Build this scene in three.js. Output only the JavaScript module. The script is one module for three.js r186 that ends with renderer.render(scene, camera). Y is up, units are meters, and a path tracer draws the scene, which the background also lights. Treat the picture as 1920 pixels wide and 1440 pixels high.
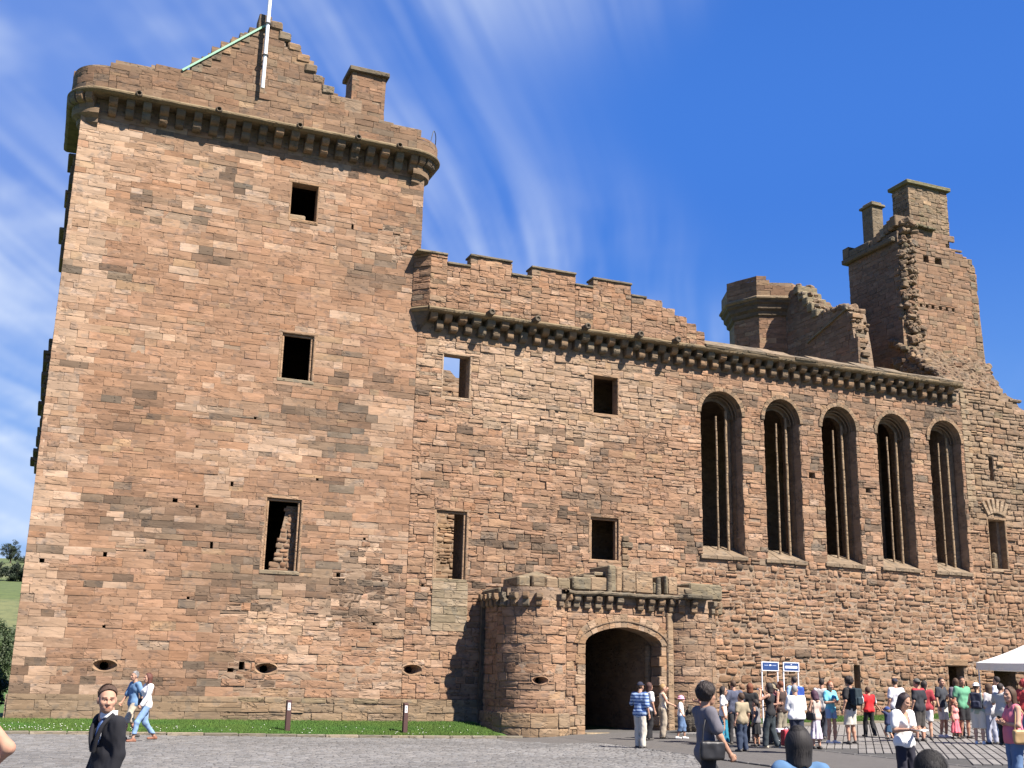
import * as THREE from 'three';
import { mergeGeometries } from 'three/addons/utils/BufferGeometryUtils.js';

// ---------------------------------------------------------------- camera, sky, sun, exposure
const scene = new THREE.Scene();
const R = (d) => d * Math.PI / 180;
const camera = new THREE.PerspectiveCamera(37.2, 4 / 3, 0.1, 6000);
camera.rotation.order = 'YXZ';
camera.position.set(0, 1.85, 39);
camera.rotation.set(R(14.376), R(-22.1), R(1.307));
const renderer = new THREE.WebGLRenderer({ antialias: true });
renderer.toneMapping = THREE.LinearToneMapping;
renderer.toneMappingExposure = 2.62;
renderer.shadowMap.enabled = true;

function rngOf(seed) { let a = seed >>> 0; return () => { a = (a + 0x6D2B79F5) | 0; let t = Math.imul(a ^ (a >>> 15), 1 | a); t = (t + Math.imul(t ^ (t >>> 7), 61 | t)) ^ t; return ((t ^ (t >>> 14)) >>> 0) / 4294967296; }; }
const lerp = (a, b, t) => a + (b - a) * t, clamp = (v, a = 0, b = 1) => Math.min(b, Math.max(a, v));
const smooth = (a, b, v) => { const t = clamp((v - a) / (b - a)); return t * t * (3 - 2 * t); };
const hash2 = (x, y, s) => { let h = Math.imul(x | 0, 374761393) ^ Math.imul(y | 0, 668265263) ^ Math.imul(s | 0, 2147483647); h = Math.imul(h ^ (h >>> 13), 1274126177); return ((h ^ (h >>> 16)) >>> 0) / 4294967296; };
// value noise; px, py: period of the lattice (0: none)
function vnoise(x, y, seed, px = 0, py = 0) {
  let x0 = Math.floor(x), y0 = Math.floor(y); const fx = x - x0, fy = y - y0;
  let x1 = x0 + 1, y1 = y0 + 1;
  if (px) { x0 = ((x0 % px) + px) % px; x1 = ((x1 % px) + px) % px; }
  if (py) { y0 = ((y0 % py) + py) % py; y1 = ((y1 % py) + py) % py; }
  const u = fx * fx * (3 - 2 * fx), v = fy * fy * (3 - 2 * fy);
  return lerp(lerp(hash2(x0, y0, seed), hash2(x1, y0, seed), u), lerp(hash2(x0, y1, seed), hash2(x1, y1, seed), u), v);
}
function fbm(x, y, seed, oct, px = 0, py = 0, gain = 0.5) {
  let s = 0, a = 1, n = 0;
  for (let i = 0; i < oct; i++) { s += a * vnoise(x, y, seed + i * 17, px, py); n += a; a *= gain; x *= 2; y *= 2; px *= 2; py *= 2; }
  return s / n;
}
const toSrgb = (v) => Math.round(255 * clamp(v <= 0.0031308 ? 12.92 * v : 1.055 * Math.pow(v, 1 / 2.4) - 0.055));

{ // sky: clear summer blue with thin high cirrus, thicker to the west
  const W = 2048, Hh = 1024, d = new Float32Array(W * Hh * 4);
  const mix3 = (a, b, t) => [lerp(a[0], b[0], t), lerp(a[1], b[1], t), lerp(a[2], b[2], t)];
  const ZEN = [0.0085, 0.037, 0.165], MID = [0.024, 0.084, 0.285], LOW = [0.068, 0.155, 0.345], HOR = [0.15, 0.235, 0.36], CLOUD = [0.33, 0.365, 0.42];
  for (let j = 0; j < Hh; j++) {
    const el = ((j + 0.5) / Hh - 0.5) * Math.PI, e = Math.max(el, 0);
    let base = e < 0.16 ? mix3(HOR, LOW, smooth(0, 0.16, e)) : e < 0.42 ? mix3(LOW, MID, smooth(0.1, 0.42, e)) : mix3(MID, ZEN, smooth(0.42, 1.0, e));
    const sy = Math.max(Math.sin(el), 0.02), cy = Math.cos(el);
    for (let i = 0; i < W; i++) {
      const az = ((i + 0.5) / W - 0.5) * 2 * Math.PI, x = cy * Math.cos(az), z = cy * Math.sin(az);
      const o = (j * W + i) * 4; let c = base;
      if (el > 0.0) {
        const yaw = Math.atan2(x, -z); // 0 straight at the front of the palace, positive to the right
        const px = x / (sy + 0.18), pz = z / (sy + 0.18);
        // streaks run up and to the right, bent by a slow warp
        const wx = px + 0.15 * (fbm(px * 0.9 + 3, pz * 0.9, 41, 3) - 0.5), wz = pz + 0.15 * (fbm(px * 0.9, pz * 0.9 + 9, 43, 3) - 0.5);
        const a = wx * 0.59 - wz * 0.81, b = wx * 0.81 + wz * 0.59; // the streaks run away to the right
        const patch = fbm(px * 0.9 + 7.3, pz * 0.9 + 2.1, 51, 3) - 0.5, side = smooth(0.92, 0.16, yaw) * smooth(-1.5, -0.6, yaw), cover = patch - 0.12 + 0.36 * side;
        const st = fbm(a * 0.9 + 5, b * 8.5, 61, 5, 0, 0, 0.6), fl = fbm(wx * 3.4, wz * 3.4, 71, 5, 0, 0, 0.6), fine = fbm(a * 1.5, b * 34, 67, 4, 0, 0, 0.65);
        let den = smooth(-0.06, 0.34, cover) * smooth(0.33, 0.84, st * 0.46 + fl * 0.24 + fine * 0.32) * lerp(0.95, 0.5, smooth(0.3, 0.0, yaw));
        den += smooth(0.34, -0.05, yaw) * smooth(-1.7, -0.7, yaw) * (0.12 + 0.34 * smooth(0.35, 0.7, fl)) + smooth(0.34, 0.0, e) * smooth(0.1, 0.35, cover) * 0.5 * smooth(0.35, 0.62, fbm(yaw * 6, e * 26, 77, 4));
        c = mix3(base, CLOUD, clamp(den * 0.9, 0, 0.92));
      }
      d[o] = c[0]; d[o + 1] = c[1]; d[o + 2] = c[2]; d[o + 3] = 1;
    }
  }
  const t = new THREE.DataTexture(d, W, Hh, THREE.RGBAFormat, THREE.FloatType);
  t.mapping = THREE.EquirectangularReflectionMapping; t.magFilter = t.minFilter = THREE.LinearFilter; t.needsUpdate = true;
  scene.background = t; scene.environment = t;
}
const SUN = new THREE.Vector3(0.54, 1.38, 1.0).normalize();
const sun = new THREE.DirectionalLight(0xfff5ea, 5.0);
sun.position.copy(SUN).multiplyScalar(120).add(new THREE.Vector3(18, 0, 0)); sun.target.position.set(18, 0, 0);
sun.castShadow = true; sun.shadow.mapSize.set(4096, 4096);
Object.assign(sun.shadow.camera, { left: -45, right: 45, top: 45, bottom: -45, near: 10, far: 260 });
scene.add(sun, sun.target);

// ---------------------------------------------------------------- names, things, parts
const taken = {};
function numbered(n) { const k = taken[n] = (taken[n] ?? -1) + 1; return k ? `${n}_${String(k).padStart(3, '0')}` : n; }
const ORIGIN = new WeakMap();
function thing(name, label, category, at = [0, 0, 0], group) {
  const o = new THREE.Group(); o.name = numbered(name); o.position.set(...at); o.userData = { label, category };
  if (group) o.userData.group = group;
  ORIGIN.set(o, at); scene.add(o); return o;
}
// geometry is given in scene metres and moved to the thing's own origin
function part(parent, name, geo, mat) {
  const at = ORIGIN.get(parent) ?? [0, 0, 0]; geo.translate(-at[0], -at[1], -at[2]);
  const m = new THREE.Mesh(geo, mat); m.name = name; m.castShadow = m.receiveShadow = true; parent.add(m); ORIGIN.set(m, at); return m;
}
function pieceGroup(parent, name) { const o = new THREE.Group(); o.name = name; parent.add(o); ORIGIN.set(o, ORIGIN.get(parent) ?? [0, 0, 0]); return o; }
function structure(name, geo, mat) { const m = new THREE.Mesh(geo, mat); m.name = name; m.userData.kind = 'structure'; m.castShadow = m.receiveShadow = true; scene.add(m); return m; }

// ---------------------------------------------------------------- textures and materials
function texture(n, f, srgb, m = n) {
  const d = new Uint8Array(n * m * 4);
  for (let j = 0; j < m; j++) for (let i = 0; i < n; i++) { const c = f(i / n, j / m), o = (j * n + i) * 4; for (let k = 0; k < 3; k++) { const v = c.length ? c[k] : c; d[o + k] = srgb ? toSrgb(v) : Math.round(255 * clamp(v)); } d[o + 3] = 255; }
  const t = new THREE.DataTexture(d, n, m); t.wrapS = t.wrapT = THREE.RepeatWrapping; t.magFilter = THREE.LinearFilter; t.minFilter = THREE.LinearMipmapLinearFilter; t.generateMipmaps = true;
  if (srgb) t.colorSpace = THREE.SRGBColorSpace; t.needsUpdate = true; return t;
}
const TILE = 2.4; // metres covered by one repeat of the stone maps
const crease = (n) => 1 - smooth(0.0, 0.10, Math.abs(n - 0.5));
const stoneH = (u, v) => {
  const bed = fbm(u * 3, v * 26, 3, 4, 3, 26), lump = fbm(u * 12, v * 20, 7, 4, 12, 20), cr = crease(fbm(u * 3, v * 16, 37, 3, 3, 16)) * smooth(0.45, 0.6, fbm(u * 4, v * 7, 39, 2, 4, 7));
  const pit = smooth(0.64, 0.74, fbm(u * 24, v * 30, 11, 2, 24, 30)) * smooth(0.45, 0.6, fbm(u * 3, v * 4, 13, 2, 3, 4)), flake = smooth(0.50, 0.54, fbm(u * 5, v * 15, 19, 3, 5, 15));
  return clamp(0.30 * bed + 0.34 * lump + 0.20 * flake - 0.5 * pit - 0.34 * cr + 0.26);
};
const stoneMap = texture(1024, (u, v) => {
  const b = fbm(u * 3, v * 20, 23, 4, 3, 20), g = hash2(Math.round(u * 1024), Math.round(v * 1024), 5), bl = fbm(u * 6, v * 9, 29, 4, 6, 9), crust = smooth(0.58, 0.70, fbm(u * 9, v * 16, 31, 4, 9, 16));
  const pit = smooth(0.64, 0.74, fbm(u * 24, v * 30, 11, 2, 24, 30)) * smooth(0.45, 0.6, fbm(u * 3, v * 4, 13, 2, 3, 4)), cr = crease(fbm(u * 3, v * 16, 37, 3, 3, 16)) * smooth(0.45, 0.6, fbm(u * 4, v * 7, 39, 2, 4, 7)), worn0 = smooth(0.56, 0.66, fbm(u * 5, v * 12, 43, 4, 5, 12));
  const k = 0.52 + 0.34 * b + 0.24 * bl + 0.12 * (g - 0.5) + 0.16 * worn0, d = (1 - 0.25 * pit) * (1 - 0.16 * cr);
  return [clamp(k * d * (1 - 0.22 * crust)), clamp(k * d * (0.985 - 0.17 * crust + 0.02 * worn0)), clamp(k * d * (0.96 - 0.10 * crust + 0.06 * worn0))];
}, true);
const stoneBump = texture(1024, stoneH, false);
const plainMap = texture(512, (u, v) => { const k = 0.74 + 0.22 * fbm(u * 10, v * 10, 91, 5, 10, 10); return [k, k, k]; }, true);
const clothBump = texture(256, (u, v) => 0.5 + 0.25 * Math.sin(u * Math.PI * 256) * Math.sin(v * Math.PI * 256) + 0.25 * fbm(u * 16, v * 16, 97, 3, 16, 16), false);
const M = {};
M.stone = new THREE.MeshStandardMaterial({ vertexColors: true, map: stoneMap, bumpMap: stoneBump, bumpScale: 0.015, roughness: 0.96 });
M.rough = new THREE.MeshStandardMaterial({ vertexColors: true, map: stoneMap, bumpMap: stoneBump, bumpScale: 0.045, roughness: 0.96 });
const tints = {};
function tinted(r, g, b) { const k = [r, g, b].join(); if (!tints[k]) { tints[k] = new THREE.MeshStandardMaterial({ map: stoneMap, bumpMap: stoneBump, bumpScale: 0.035, roughness: 0.96 }); tints[k].color.setRGB(r * 0.585, g * 0.58, b * 0.55); } return tints[k]; }
const plains = {};
function plain(r, g, b, rough = 0.85, o = {}) { const k = [r, g, b, rough, JSON.stringify(o)].join(); if (!plains[k]) { plains[k] = new THREE.MeshStandardMaterial({ roughness: rough, ...o }); plains[k].color.setRGB(r, g, b); } return plains[k]; }
// uv in metres from position and the way each face points
function uvBox(g0, tile = TILE, off = 0) {
  const g = g0.index ? g0.toNonIndexed() : g0, p = g.attributes.position, n = p.count, uv = new Float32Array(n * 2);
  const a = new THREE.Vector3(), b = new THREE.Vector3(), c = new THREE.Vector3();
  for (let i = 0; i < n; i += 3) {
    a.fromBufferAttribute(p, i); b.fromBufferAttribute(p, i + 1).sub(a); c.fromBufferAttribute(p, i + 2).sub(a); b.cross(c);
    const ax = Math.abs(b.x), ay = Math.abs(b.y), az = Math.abs(b.z);
    for (let k = i; k < i + 3; k++) { const X = p.getX(k), Y = p.getY(k), Z = p.getZ(k); const [u, v] = ay >= ax && ay >= az ? [X, Z] : ax > az ? [Z, Y] : [X, Y]; uv[2 * k] = (u + off) / tile; uv[2 * k + 1] = (v + off * 0.7) / tile; }
  }
  g.setAttribute('uv', new THREE.BufferAttribute(uv, 2)); return g;
}
const box = (x0, x1, y0, y1, z0, z1) => { const g = new THREE.BoxGeometry(x1 - x0, y1 - y0, z1 - z0); g.translate((x0 + x1) / 2, (y0 + y1) / 2, (z0 + z1) / 2); return g; };
// a block with small uneven chamfers, 44 triangles: worn stone, copings, lumps
function worn(x0, x1, y0, y1, z0, z1, bev, rng, jit = 0.4) {
  const P = [], add = (a, b, c) => P.push(...a, ...b, ...c);
  const j = () => (rng() - 0.5) * 2 * bev * jit, X = [x0, x1], Y = [y0, y1], Z = [z0, z1], v = {};
  for (let a = 0; a < 2; a++) for (let b = 0; b < 2; b++) for (let c = 0; c < 2; c++) {
    const sx = a ? -1 : 1, sy = b ? -1 : 1, sz = c ? -1 : 1, be = bev * (0.6 + 0.8 * rng());
    v[`x${a}${b}${c}`] = [X[a] + j() * 0.5, Y[b] + sy * be, Z[c] + sz * be]; v[`y${a}${b}${c}`] = [X[a] + sx * be, Y[b] + j() * 0.5, Z[c] + sz * be]; v[`z${a}${b}${c}`] = [X[a] + sx * be, Y[b] + sy * be, Z[c] + j() * 0.5];
  }
  const quad = (a, b, c, d) => { add(v[a], v[b], v[c]); add(v[a], v[c], v[d]); };
  quad('x000', 'x001', 'x011', 'x010'); quad('x100', 'x110', 'x111', 'x101'); quad('y000', 'y100', 'y101', 'y001'); quad('y010', 'y011', 'y111', 'y110'); quad('z000', 'z010', 'z110', 'z100'); quad('z001', 'z101', 'z111', 'z011');
  for (const [b, c] of [[0, 0], [0, 1], [1, 0], [1, 1]]) { (b ^ c ? quad : (p, q, r, s) => quad(s, r, q, p))(`y0${b}${c}`, `z0${b}${c}`, `z1${b}${c}`, `y1${b}${c}`); }
  for (const [a, c] of [[0, 0], [0, 1], [1, 0], [1, 1]]) { (a ^ c ? (p, q, r, s) => quad(s, r, q, p) : quad)(`x${a}0${c}`, `z${a}0${c}`, `z${a}1${c}`, `x${a}1${c}`); }
  for (const [a, b] of [[0, 0], [0, 1], [1, 0], [1, 1]]) { (a ^ b ? quad : (p, q, r, s) => quad(s, r, q, p))(`x${a}${b}0`, `y${a}${b}0`, `y${a}${b}1`, `x${a}${b}1`); }
  for (let a = 0; a < 2; a++) for (let b = 0; b < 2; b++) for (let c = 0; c < 2; c++) { const t = [v[`x${a}${b}${c}`], v[`y${a}${b}${c}`], v[`z${a}${b}${c}`]]; (a ^ b ^ c) ? add(...t) : add(t[0], t[2], t[1]); }
  const g = new THREE.BufferGeometry(); g.setAttribute('position', new THREE.BufferAttribute(new Float32Array(P), 3)); g.computeVertexNormals(); return g;
}
const bare = (g) => { const r = g.index ? g.toNonIndexed() : g.clone(); for (const k of Object.keys(r.attributes)) if (!['position', 'normal'].includes(k)) r.deleteAttribute(k); return r; };
const joined = (list) => mergeGeometries(list.map(bare));
// move by a matrix; a mirrored shape gets its faces turned round again
function moved(g, m) { g.applyMatrix4(m); if (m.determinant() < 0) { if (g.index) { const a = g.index.array; for (let i = 0; i < a.length; i += 3) [a[i], a[i + 1]] = [a[i + 1], a[i]]; } else for (const k of Object.keys(g.attributes)) { const t = g.attributes[k], n = t.itemSize, a = t.array; for (let i = 0; i < t.count; i += 3) for (let j = 0; j < n; j++) { const x = a[i * n + j]; a[i * n + j] = a[(i + 1) * n + j]; a[(i + 1) * n + j] = x; } } } return g; }
// ---------------------------------------------------------------- masonry: every stone has its own edges and depth
// a wall follows a path seen from above: straight runs and arcs, outward side on the left of the way it runs
class Path {
  constructor(x, z) { this.segs = []; this.x = x; this.z = z; this.len = 0; }
  to(x, z) { const dx = x - this.x, dz = z - this.z, l = Math.hypot(dx, dz); this.segs.push({ s: this.len, l, x: this.x, z: this.z, dx: dx / l, dz: dz / l }); this.len += l; this.x = x; this.z = z; return this; }
  arc(cx, cz, r, t0, t1) { const l = r * Math.abs(t1 - t0); this.segs.push({ s: this.len, l, cx, cz, r, t0, t1 }); this.len += l; this.x = cx + r * Math.cos(t1); this.z = cz + r * Math.sin(t1); return this; }
  at(s, hint) {
    let g = hint; if (!g) { g = this.segs[0]; for (const k of this.segs) if (s >= k.s - 1e-9) g = k; }
    const u = s - g.s;
    if (g.r === undefined) return [g.x + g.dx * u, g.z + g.dz * u, -g.dz, g.dx];
    const t = g.t0 + (g.t1 - g.t0) * u / g.l, c = Math.cos(t), n = Math.sin(t); return [g.cx + g.r * c, g.cz + g.r * n, c, n];
  }
  point(s, y, out) { const [x, z, nx, nz] = this.at(s); return [x + nx * out, y, z + nz * out]; }
  corners() { return this.segs.map((g) => g.s).concat(this.len); }
}
const straight = (x0, x1, z) => new Path(x0, z).to(x1, z);
function stoneGeo(data) { const g = new THREE.BufferGeometry(); g.setAttribute('position', new THREE.BufferAttribute(new Float32Array(data.p), 3)); g.setAttribute('uv', new THREE.BufferAttribute(new Float32Array(data.u), 2)); g.setAttribute('color', new THREE.BufferAttribute(new Float32Array(data.c), 3)); g.setIndex(data.i); g.computeVertexNormals(); return g; }
function stoneMerge(list) { const d = { p: [], u: [], c: [], i: [] }; for (const s of list) { const o = d.p.length / 3; for (const v of s.p) d.p.push(v); for (const v of s.u) d.u.push(v); for (const v of s.c) d.c.push(v); for (const v of s.i) d.i.push(v + o); } return stoneGeo(d); }
// one stone: a front of 3 x 4 cells with worn edges, and four sides that run back into the wall
function stone(path, s0, s1, y0, y1, o, rng) {
  const w = s1 - s0, h = y1 - y0, bev = Math.min(o.bev * (0.6 + rng() * 0.9), w * 0.3, h * 0.3), jit = o.jit * Math.min(1, Math.min(w, h) / 0.2), out = o.out, seg = o.seg;
  const d = { p: [], u: [], c: [], i: [] }, ou = rng() * 7, ov = rng() * 7, col = o.col, tone = 0.94 + 0.12 * rng();
  const S = [0, bev, lerp(bev, w - bev, 0.35 + 0.3 * rng()), w - bev, w], Y = [0, bev, h - bev, h];
  const tilt = (rng() - 0.5) * o.tilt, tiltY = (rng() - 0.5) * o.tilt, cj = [0, 1, 2, 3].map(() => [(rng() - 0.5) * jit, (rng() - 0.5) * jit]);
  const put = (s, y, dep) => { const [x, z, nx, nz] = path.at(clamp(s, 0, path.len), seg); d.p.push(x + nx * dep, y, z + nz * dep); d.u.push((s + ou) / TILE, (y + ov) / TILE); d.c.push(col[0] * tone, col[1] * tone, col[2] * tone); };
  for (let j = 0; j < 4; j++) for (let i = 0; i < 5; i++) {
    const edge = i === 0 || i === 4 || j === 0 || j === 3, corner = (i === 0 || i === 4) && (j === 0 || j === 3);
    const fu = S[i] / w, fv = Y[j] / h; let js = lerp(lerp(cj[0][0], cj[1][0], fu), lerp(cj[2][0], cj[3][0], fu), fv), jy = lerp(lerp(cj[0][1], cj[1][1], fu), lerp(cj[2][1], cj[3][1], fu), fv);
    if (edge) { js += (rng() - 0.5) * jit * 0.5; jy += (rng() - 0.5) * jit * 0.5; }
    if (corner) { js += (i ? -1 : 1) * bev * 0.35; jy += (j ? -1 : 1) * bev * 0.35; }
    put(s0 + S[i] + js, y0 + Y[j] + jy, out + tilt * (fu - 0.5) * w + tiltY * (fv - 0.5) * h * 2 + (edge ? -bev * (corner ? 1.1 : 0.75) : (rng() - 0.5) * o.rough));
  }
  for (let j = 0; j < 3; j++) for (let i = 0; i < 4; i++) { const a = j * 5 + i; d.i.push(a, a + 1, a + 6, a, a + 6, a + 5); }
  const side = (a, b) => { const k = d.p.length / 3, n = [a, b]; for (const q of n) { d.p.push(d.p[3 * q], d.p[3 * q + 1], d.p[3 * q + 2]); d.u.push(d.u[2 * q], d.u[2 * q + 1]); d.c.push(...col); }
    for (const q of n) { const s = s0 + (q % 5 === 0 ? 0 : w), y = q < 5 ? y0 : y1; put(s, y, o.back); } d.i.push(k, k + 2, k + 3, k, k + 3, k + 1); };
  side(0, 4); side(15, 19); side(0, 15); side(4, 19);
  d.area = w * h; d.mat = o.mat ?? 'stone'; return d;
}
// openings: {x0,x1,y0,y1} or arches {x0,x1,y0,spring,apex}; the clear width at height y
function clear(op, y) {
  if (op.spring === undefined) return y > op.y0 && y < op.y1 ? [op.x0, op.x1] : null;
  if (y <= op.y0 || y >= op.apex) return null; if (y <= op.spring) return [op.x0, op.x1];
  const t = (y - op.spring) / (op.apex - op.spring), m = (op.x0 + op.x1) / 2, h = (op.x1 - op.x0) / 2, k = op.flat ? Math.pow(1 - t * t, 0.62) : Math.sqrt(1 - t * t); return [m - h * k, m + h * k];
}
// lay courses over s0..s1, y0..y1; o.style(s, y) gives the make of the wall there
function lay(path, s0, s1, y0, y1, o, rng, list) {
  const cuts = (o.corners === false ? [] : path.corners()).filter((c) => c > s0 + 0.02 && c < s1 - 0.02), runs = []; let a = s0; for (const c of cuts) { runs.push([a, c]); a = c; } runs.push([a, s1]);
  const openings = o.openings ?? [];
  for (const [r0, r1] of runs) {
    const seg = path.segs.find((g) => r0 >= g.s - 1e-6 && r1 <= g.s + g.l + 1e-6);
    let y = y0;
    while (y < y1 - 0.03) {
      const st0 = o.style((r0 + r1) / 2, y); let h = lerp(st0.h[0], st0.h[1], rng()); if (y + h > y1 - st0.h[0] * 0.5) h = y1 - y;
      let s = r0 + 0; let first = true;
      while (s < r1 - 1e-6) {
        const st = o.style(s, y + h / 2); let w = lerp(st.w[0], st.w[1], Math.pow(rng(), 1.3)) * (h > 0.3 ? 1.1 : 0.9); if (first) { w *= 0.4 + 0.7 * rng(); first = false; } if (s + w > r1 - st.w[0] * 0.6) w = r1 - s;
        let pieces = [[s, s + w, y, y + h]];
        const q = rng(); // a course is broken here and there by thin or short stones
        if (q < st.split && h > 0.2) { const m = y + h * lerp(0.35, 0.65, rng()); pieces = [[s, s + w, y, m], [s, s + w, m, y + h]]; if (rng() < 0.5 && w > 0.5) { const e = s + w * lerp(0.35, 0.65, rng()), t = pieces.splice(rng() < 0.5 ? 0 : 1, 1)[0]; pieces.push([t[0], e, t[2], t[3]], [e, t[1], t[2], t[3]]); } }
        for (const op of openings) {
          const oy1 = op.y1 ?? op.apex, next = [];
          for (const p of pieces) {
            if (p[1] <= op.x0 || p[0] >= op.x1 || p[3] <= op.y0 || p[2] >= oy1) { next.push(p); continue; }
            let [, , lo, hi] = p;
            if (lo < op.y0 - 0.04) next.push([p[0], p[1], lo, op.y0]); if (lo < op.y0) lo = op.y0;
            if (op.spring === undefined && hi > oy1) { if (hi > oy1 + 0.04) next.push([p[0], p[1], oy1, hi]); hi = oy1; }
            let A = Infinity, B = -Infinity; for (let k = 0; k <= 6; k++) { const c = clear(op, lerp(lo + 1e-4, hi - 1e-4, k / 6)); if (c) { A = Math.min(A, c[0]); B = Math.max(B, c[1]); } }
            if (A === Infinity) { next.push([p[0], p[1], lo, hi]); continue; }
            if (p[0] < A - 0.05) next.push([p[0], Math.min(p[1], A), lo, hi]); if (p[1] > B + 0.05) next.push([Math.max(p[0], B), p[1], lo, hi]);
          }
          pieces = next;
        }
        for (const [a0, a1, b0, b1] of pieces) {
          const ms = (a0 + a1) / 2, my = (b0 + b1) / 2; if (o.keep && !o.keep(ms, my, a0, a1, b0, b1)) continue;
          const z = o.style(ms, my), g = z.gap * (0.6 + 0.8 * rng()) / 2; if (a1 - a0 < 3 * g + 0.02 || b1 - b0 < 3 * g + 0.02) continue;
          const rg = 0.74 + 0.52 * fbm(ms * 0.5 + 11, my * 0.9 + 5, 57, 4), cz = z.col(rng).map((v) => v * rg), gone = rng() < z.lost ? -lerp(0.01, 0.03, rng()) : 0;
          list.push(stone(path, a0 + g, a1 - g, b0 + g, b1 - g, { out: (o.out ?? 0) + (rng() - 0.5) * z.proud + gone, bev: z.bev, jit: z.jit, rough: z.rough, tilt: z.tilt, back: (o.out ?? 0) - 0.14, col: cz, mat: z.mat, seg: o.corners === false ? undefined : seg }, rng));
        }
        s += w;
      }
      y += h;
    }
  }
}
// the 300 largest stones of a building are meshes of their own, the others one mesh
function setStones(wall, list, most = 300, seen = () => true) {
  const order = list.map((s, i) => [seen(s) ? s.area : 0, i]).sort((a, b) => b[0] - a[0]), own = new Set(order.slice(0, most).filter((e) => e[0] > 0).map((e) => e[1]));
  for (const i of own) part(wall, 'stone', stoneGeo(list[i]), M[list[i].mat]);
  const rest = list.filter((_, i) => !own.has(i));
  for (const k of ['stone', 'rough']) { const r = rest.filter((s) => s.mat === k); if (r.length) { const m = part(wall, k === 'stone' ? 'remaining_stones' : 'remaining_rough_stones', stoneMerge(r), M[k]); m.userData.kind = 'stuff'; } }
}
// sandstone tones (linear base colours)
const TONES = { tan: [0.50, 0.312, 0.205], pink: [0.54, 0.345, 0.245], orange: [0.46, 0.262, 0.155], cream: [0.68, 0.52, 0.40], pale: [0.60, 0.44, 0.325], brown: [0.37, 0.222, 0.14], umber: [0.25, 0.165, 0.112], grey: [0.36, 0.285, 0.205], slate: [0.235, 0.205, 0.165], soot: [0.105, 0.085, 0.066], green: [0.27, 0.235, 0.15], buff: [0.55, 0.40, 0.255] };
const means = new WeakMap();
// most stones of a stretch of wall are near its common tone, some stand out
function pick(rng, weights, common = 0.74) {
  let t = 0; const m = [0, 0, 0]; for (const k in weights) { t += weights[k]; for (let i = 0; i < 3; i++) m[i] += weights[k] * TONES[k][i]; }
  let r = rng() * t, c = TONES.tan; for (const k in weights) { r -= weights[k]; if (r <= 0) { c = TONES[k]; break; } }
  const own = rng() < common ? 0.14 + 0.14 * rng() : 0.68, v = 0.57 * (0.93 + 0.14 * rng()), h = (rng() - 0.5) * 0.05;
  return [lerp(m[0] / t, c[0], own) * v * (1 + h) * 1.02, lerp(m[1] / t, c[1], own) * v * 0.94, lerp(m[2] / t, c[2], own) * v * (1 - h) * 0.84];
}
const ashlar = { h: [0.18, 0.31], w: [0.36, 1.15], split: 0.08, gap: 0.005, proud: 0.016, bev: 0.007, jit: 0.020, rough: 0.012, tilt: 0.025, lost: 0.03 };
const weathered = { h: [0.17, 0.32], w: [0.26, 0.85], split: 0.24, mat: 'rough', gap: 0.009, proud: 0.034, bev: 0.016, jit: 0.045, rough: 0.035, tilt: 0.06, lost: 0.12 };
const rubble = { h: [0.19, 0.34], w: [0.24, 0.68], split: 0.22, mat: 'rough', gap: 0.026, proud: 0.075, bev: 0.046, jit: 0.075, rough: 0.05, tilt: 0.10, lost: 0.06 };
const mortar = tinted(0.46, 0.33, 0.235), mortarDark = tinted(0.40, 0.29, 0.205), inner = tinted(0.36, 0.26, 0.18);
function wallBody(x0, x1, y0, y1, z, thick, openings, outline) {
  const sh = new THREE.Shape(); if (outline) outline.forEach(([x, y], i) => i ? sh.lineTo(x, y) : sh.moveTo(x, y)); else sh.moveTo(x0, y0).lineTo(x1, y0).lineTo(x1, y1).lineTo(x0, y1);
  for (const op of openings) {
    const h = new THREE.Path(); h.moveTo(op.x0, op.y0).lineTo(op.x1, op.y0);
    if (op.spring === undefined) h.lineTo(op.x1, op.y1).lineTo(op.x0, op.y1);
    else { for (let k = 0; k < 20; k++) { const t = Math.sin(k / 20 * Math.PI / 2), y = op.spring + (op.apex - op.spring) * t * 0.9999, c = clear(op, Math.max(y, op.spring - 1e-3)); h.lineTo(c[1], y); } h.lineTo((op.x0 + op.x1) / 2, op.apex); for (let k = 19; k >= 0; k--) { const t = Math.sin(k / 20 * Math.PI / 2), y = op.spring + (op.apex - op.spring) * t * 0.9999, c = clear(op, y); h.lineTo(c[0], y); } }
    sh.holes.push(h);
  }
  const g = new THREE.ExtrudeGeometry(sh, { depth: thick, bevelEnabled: false, curveSegments: 4 }); g.translate(0, 0, z - thick); return uvBox(g);
}
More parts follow.
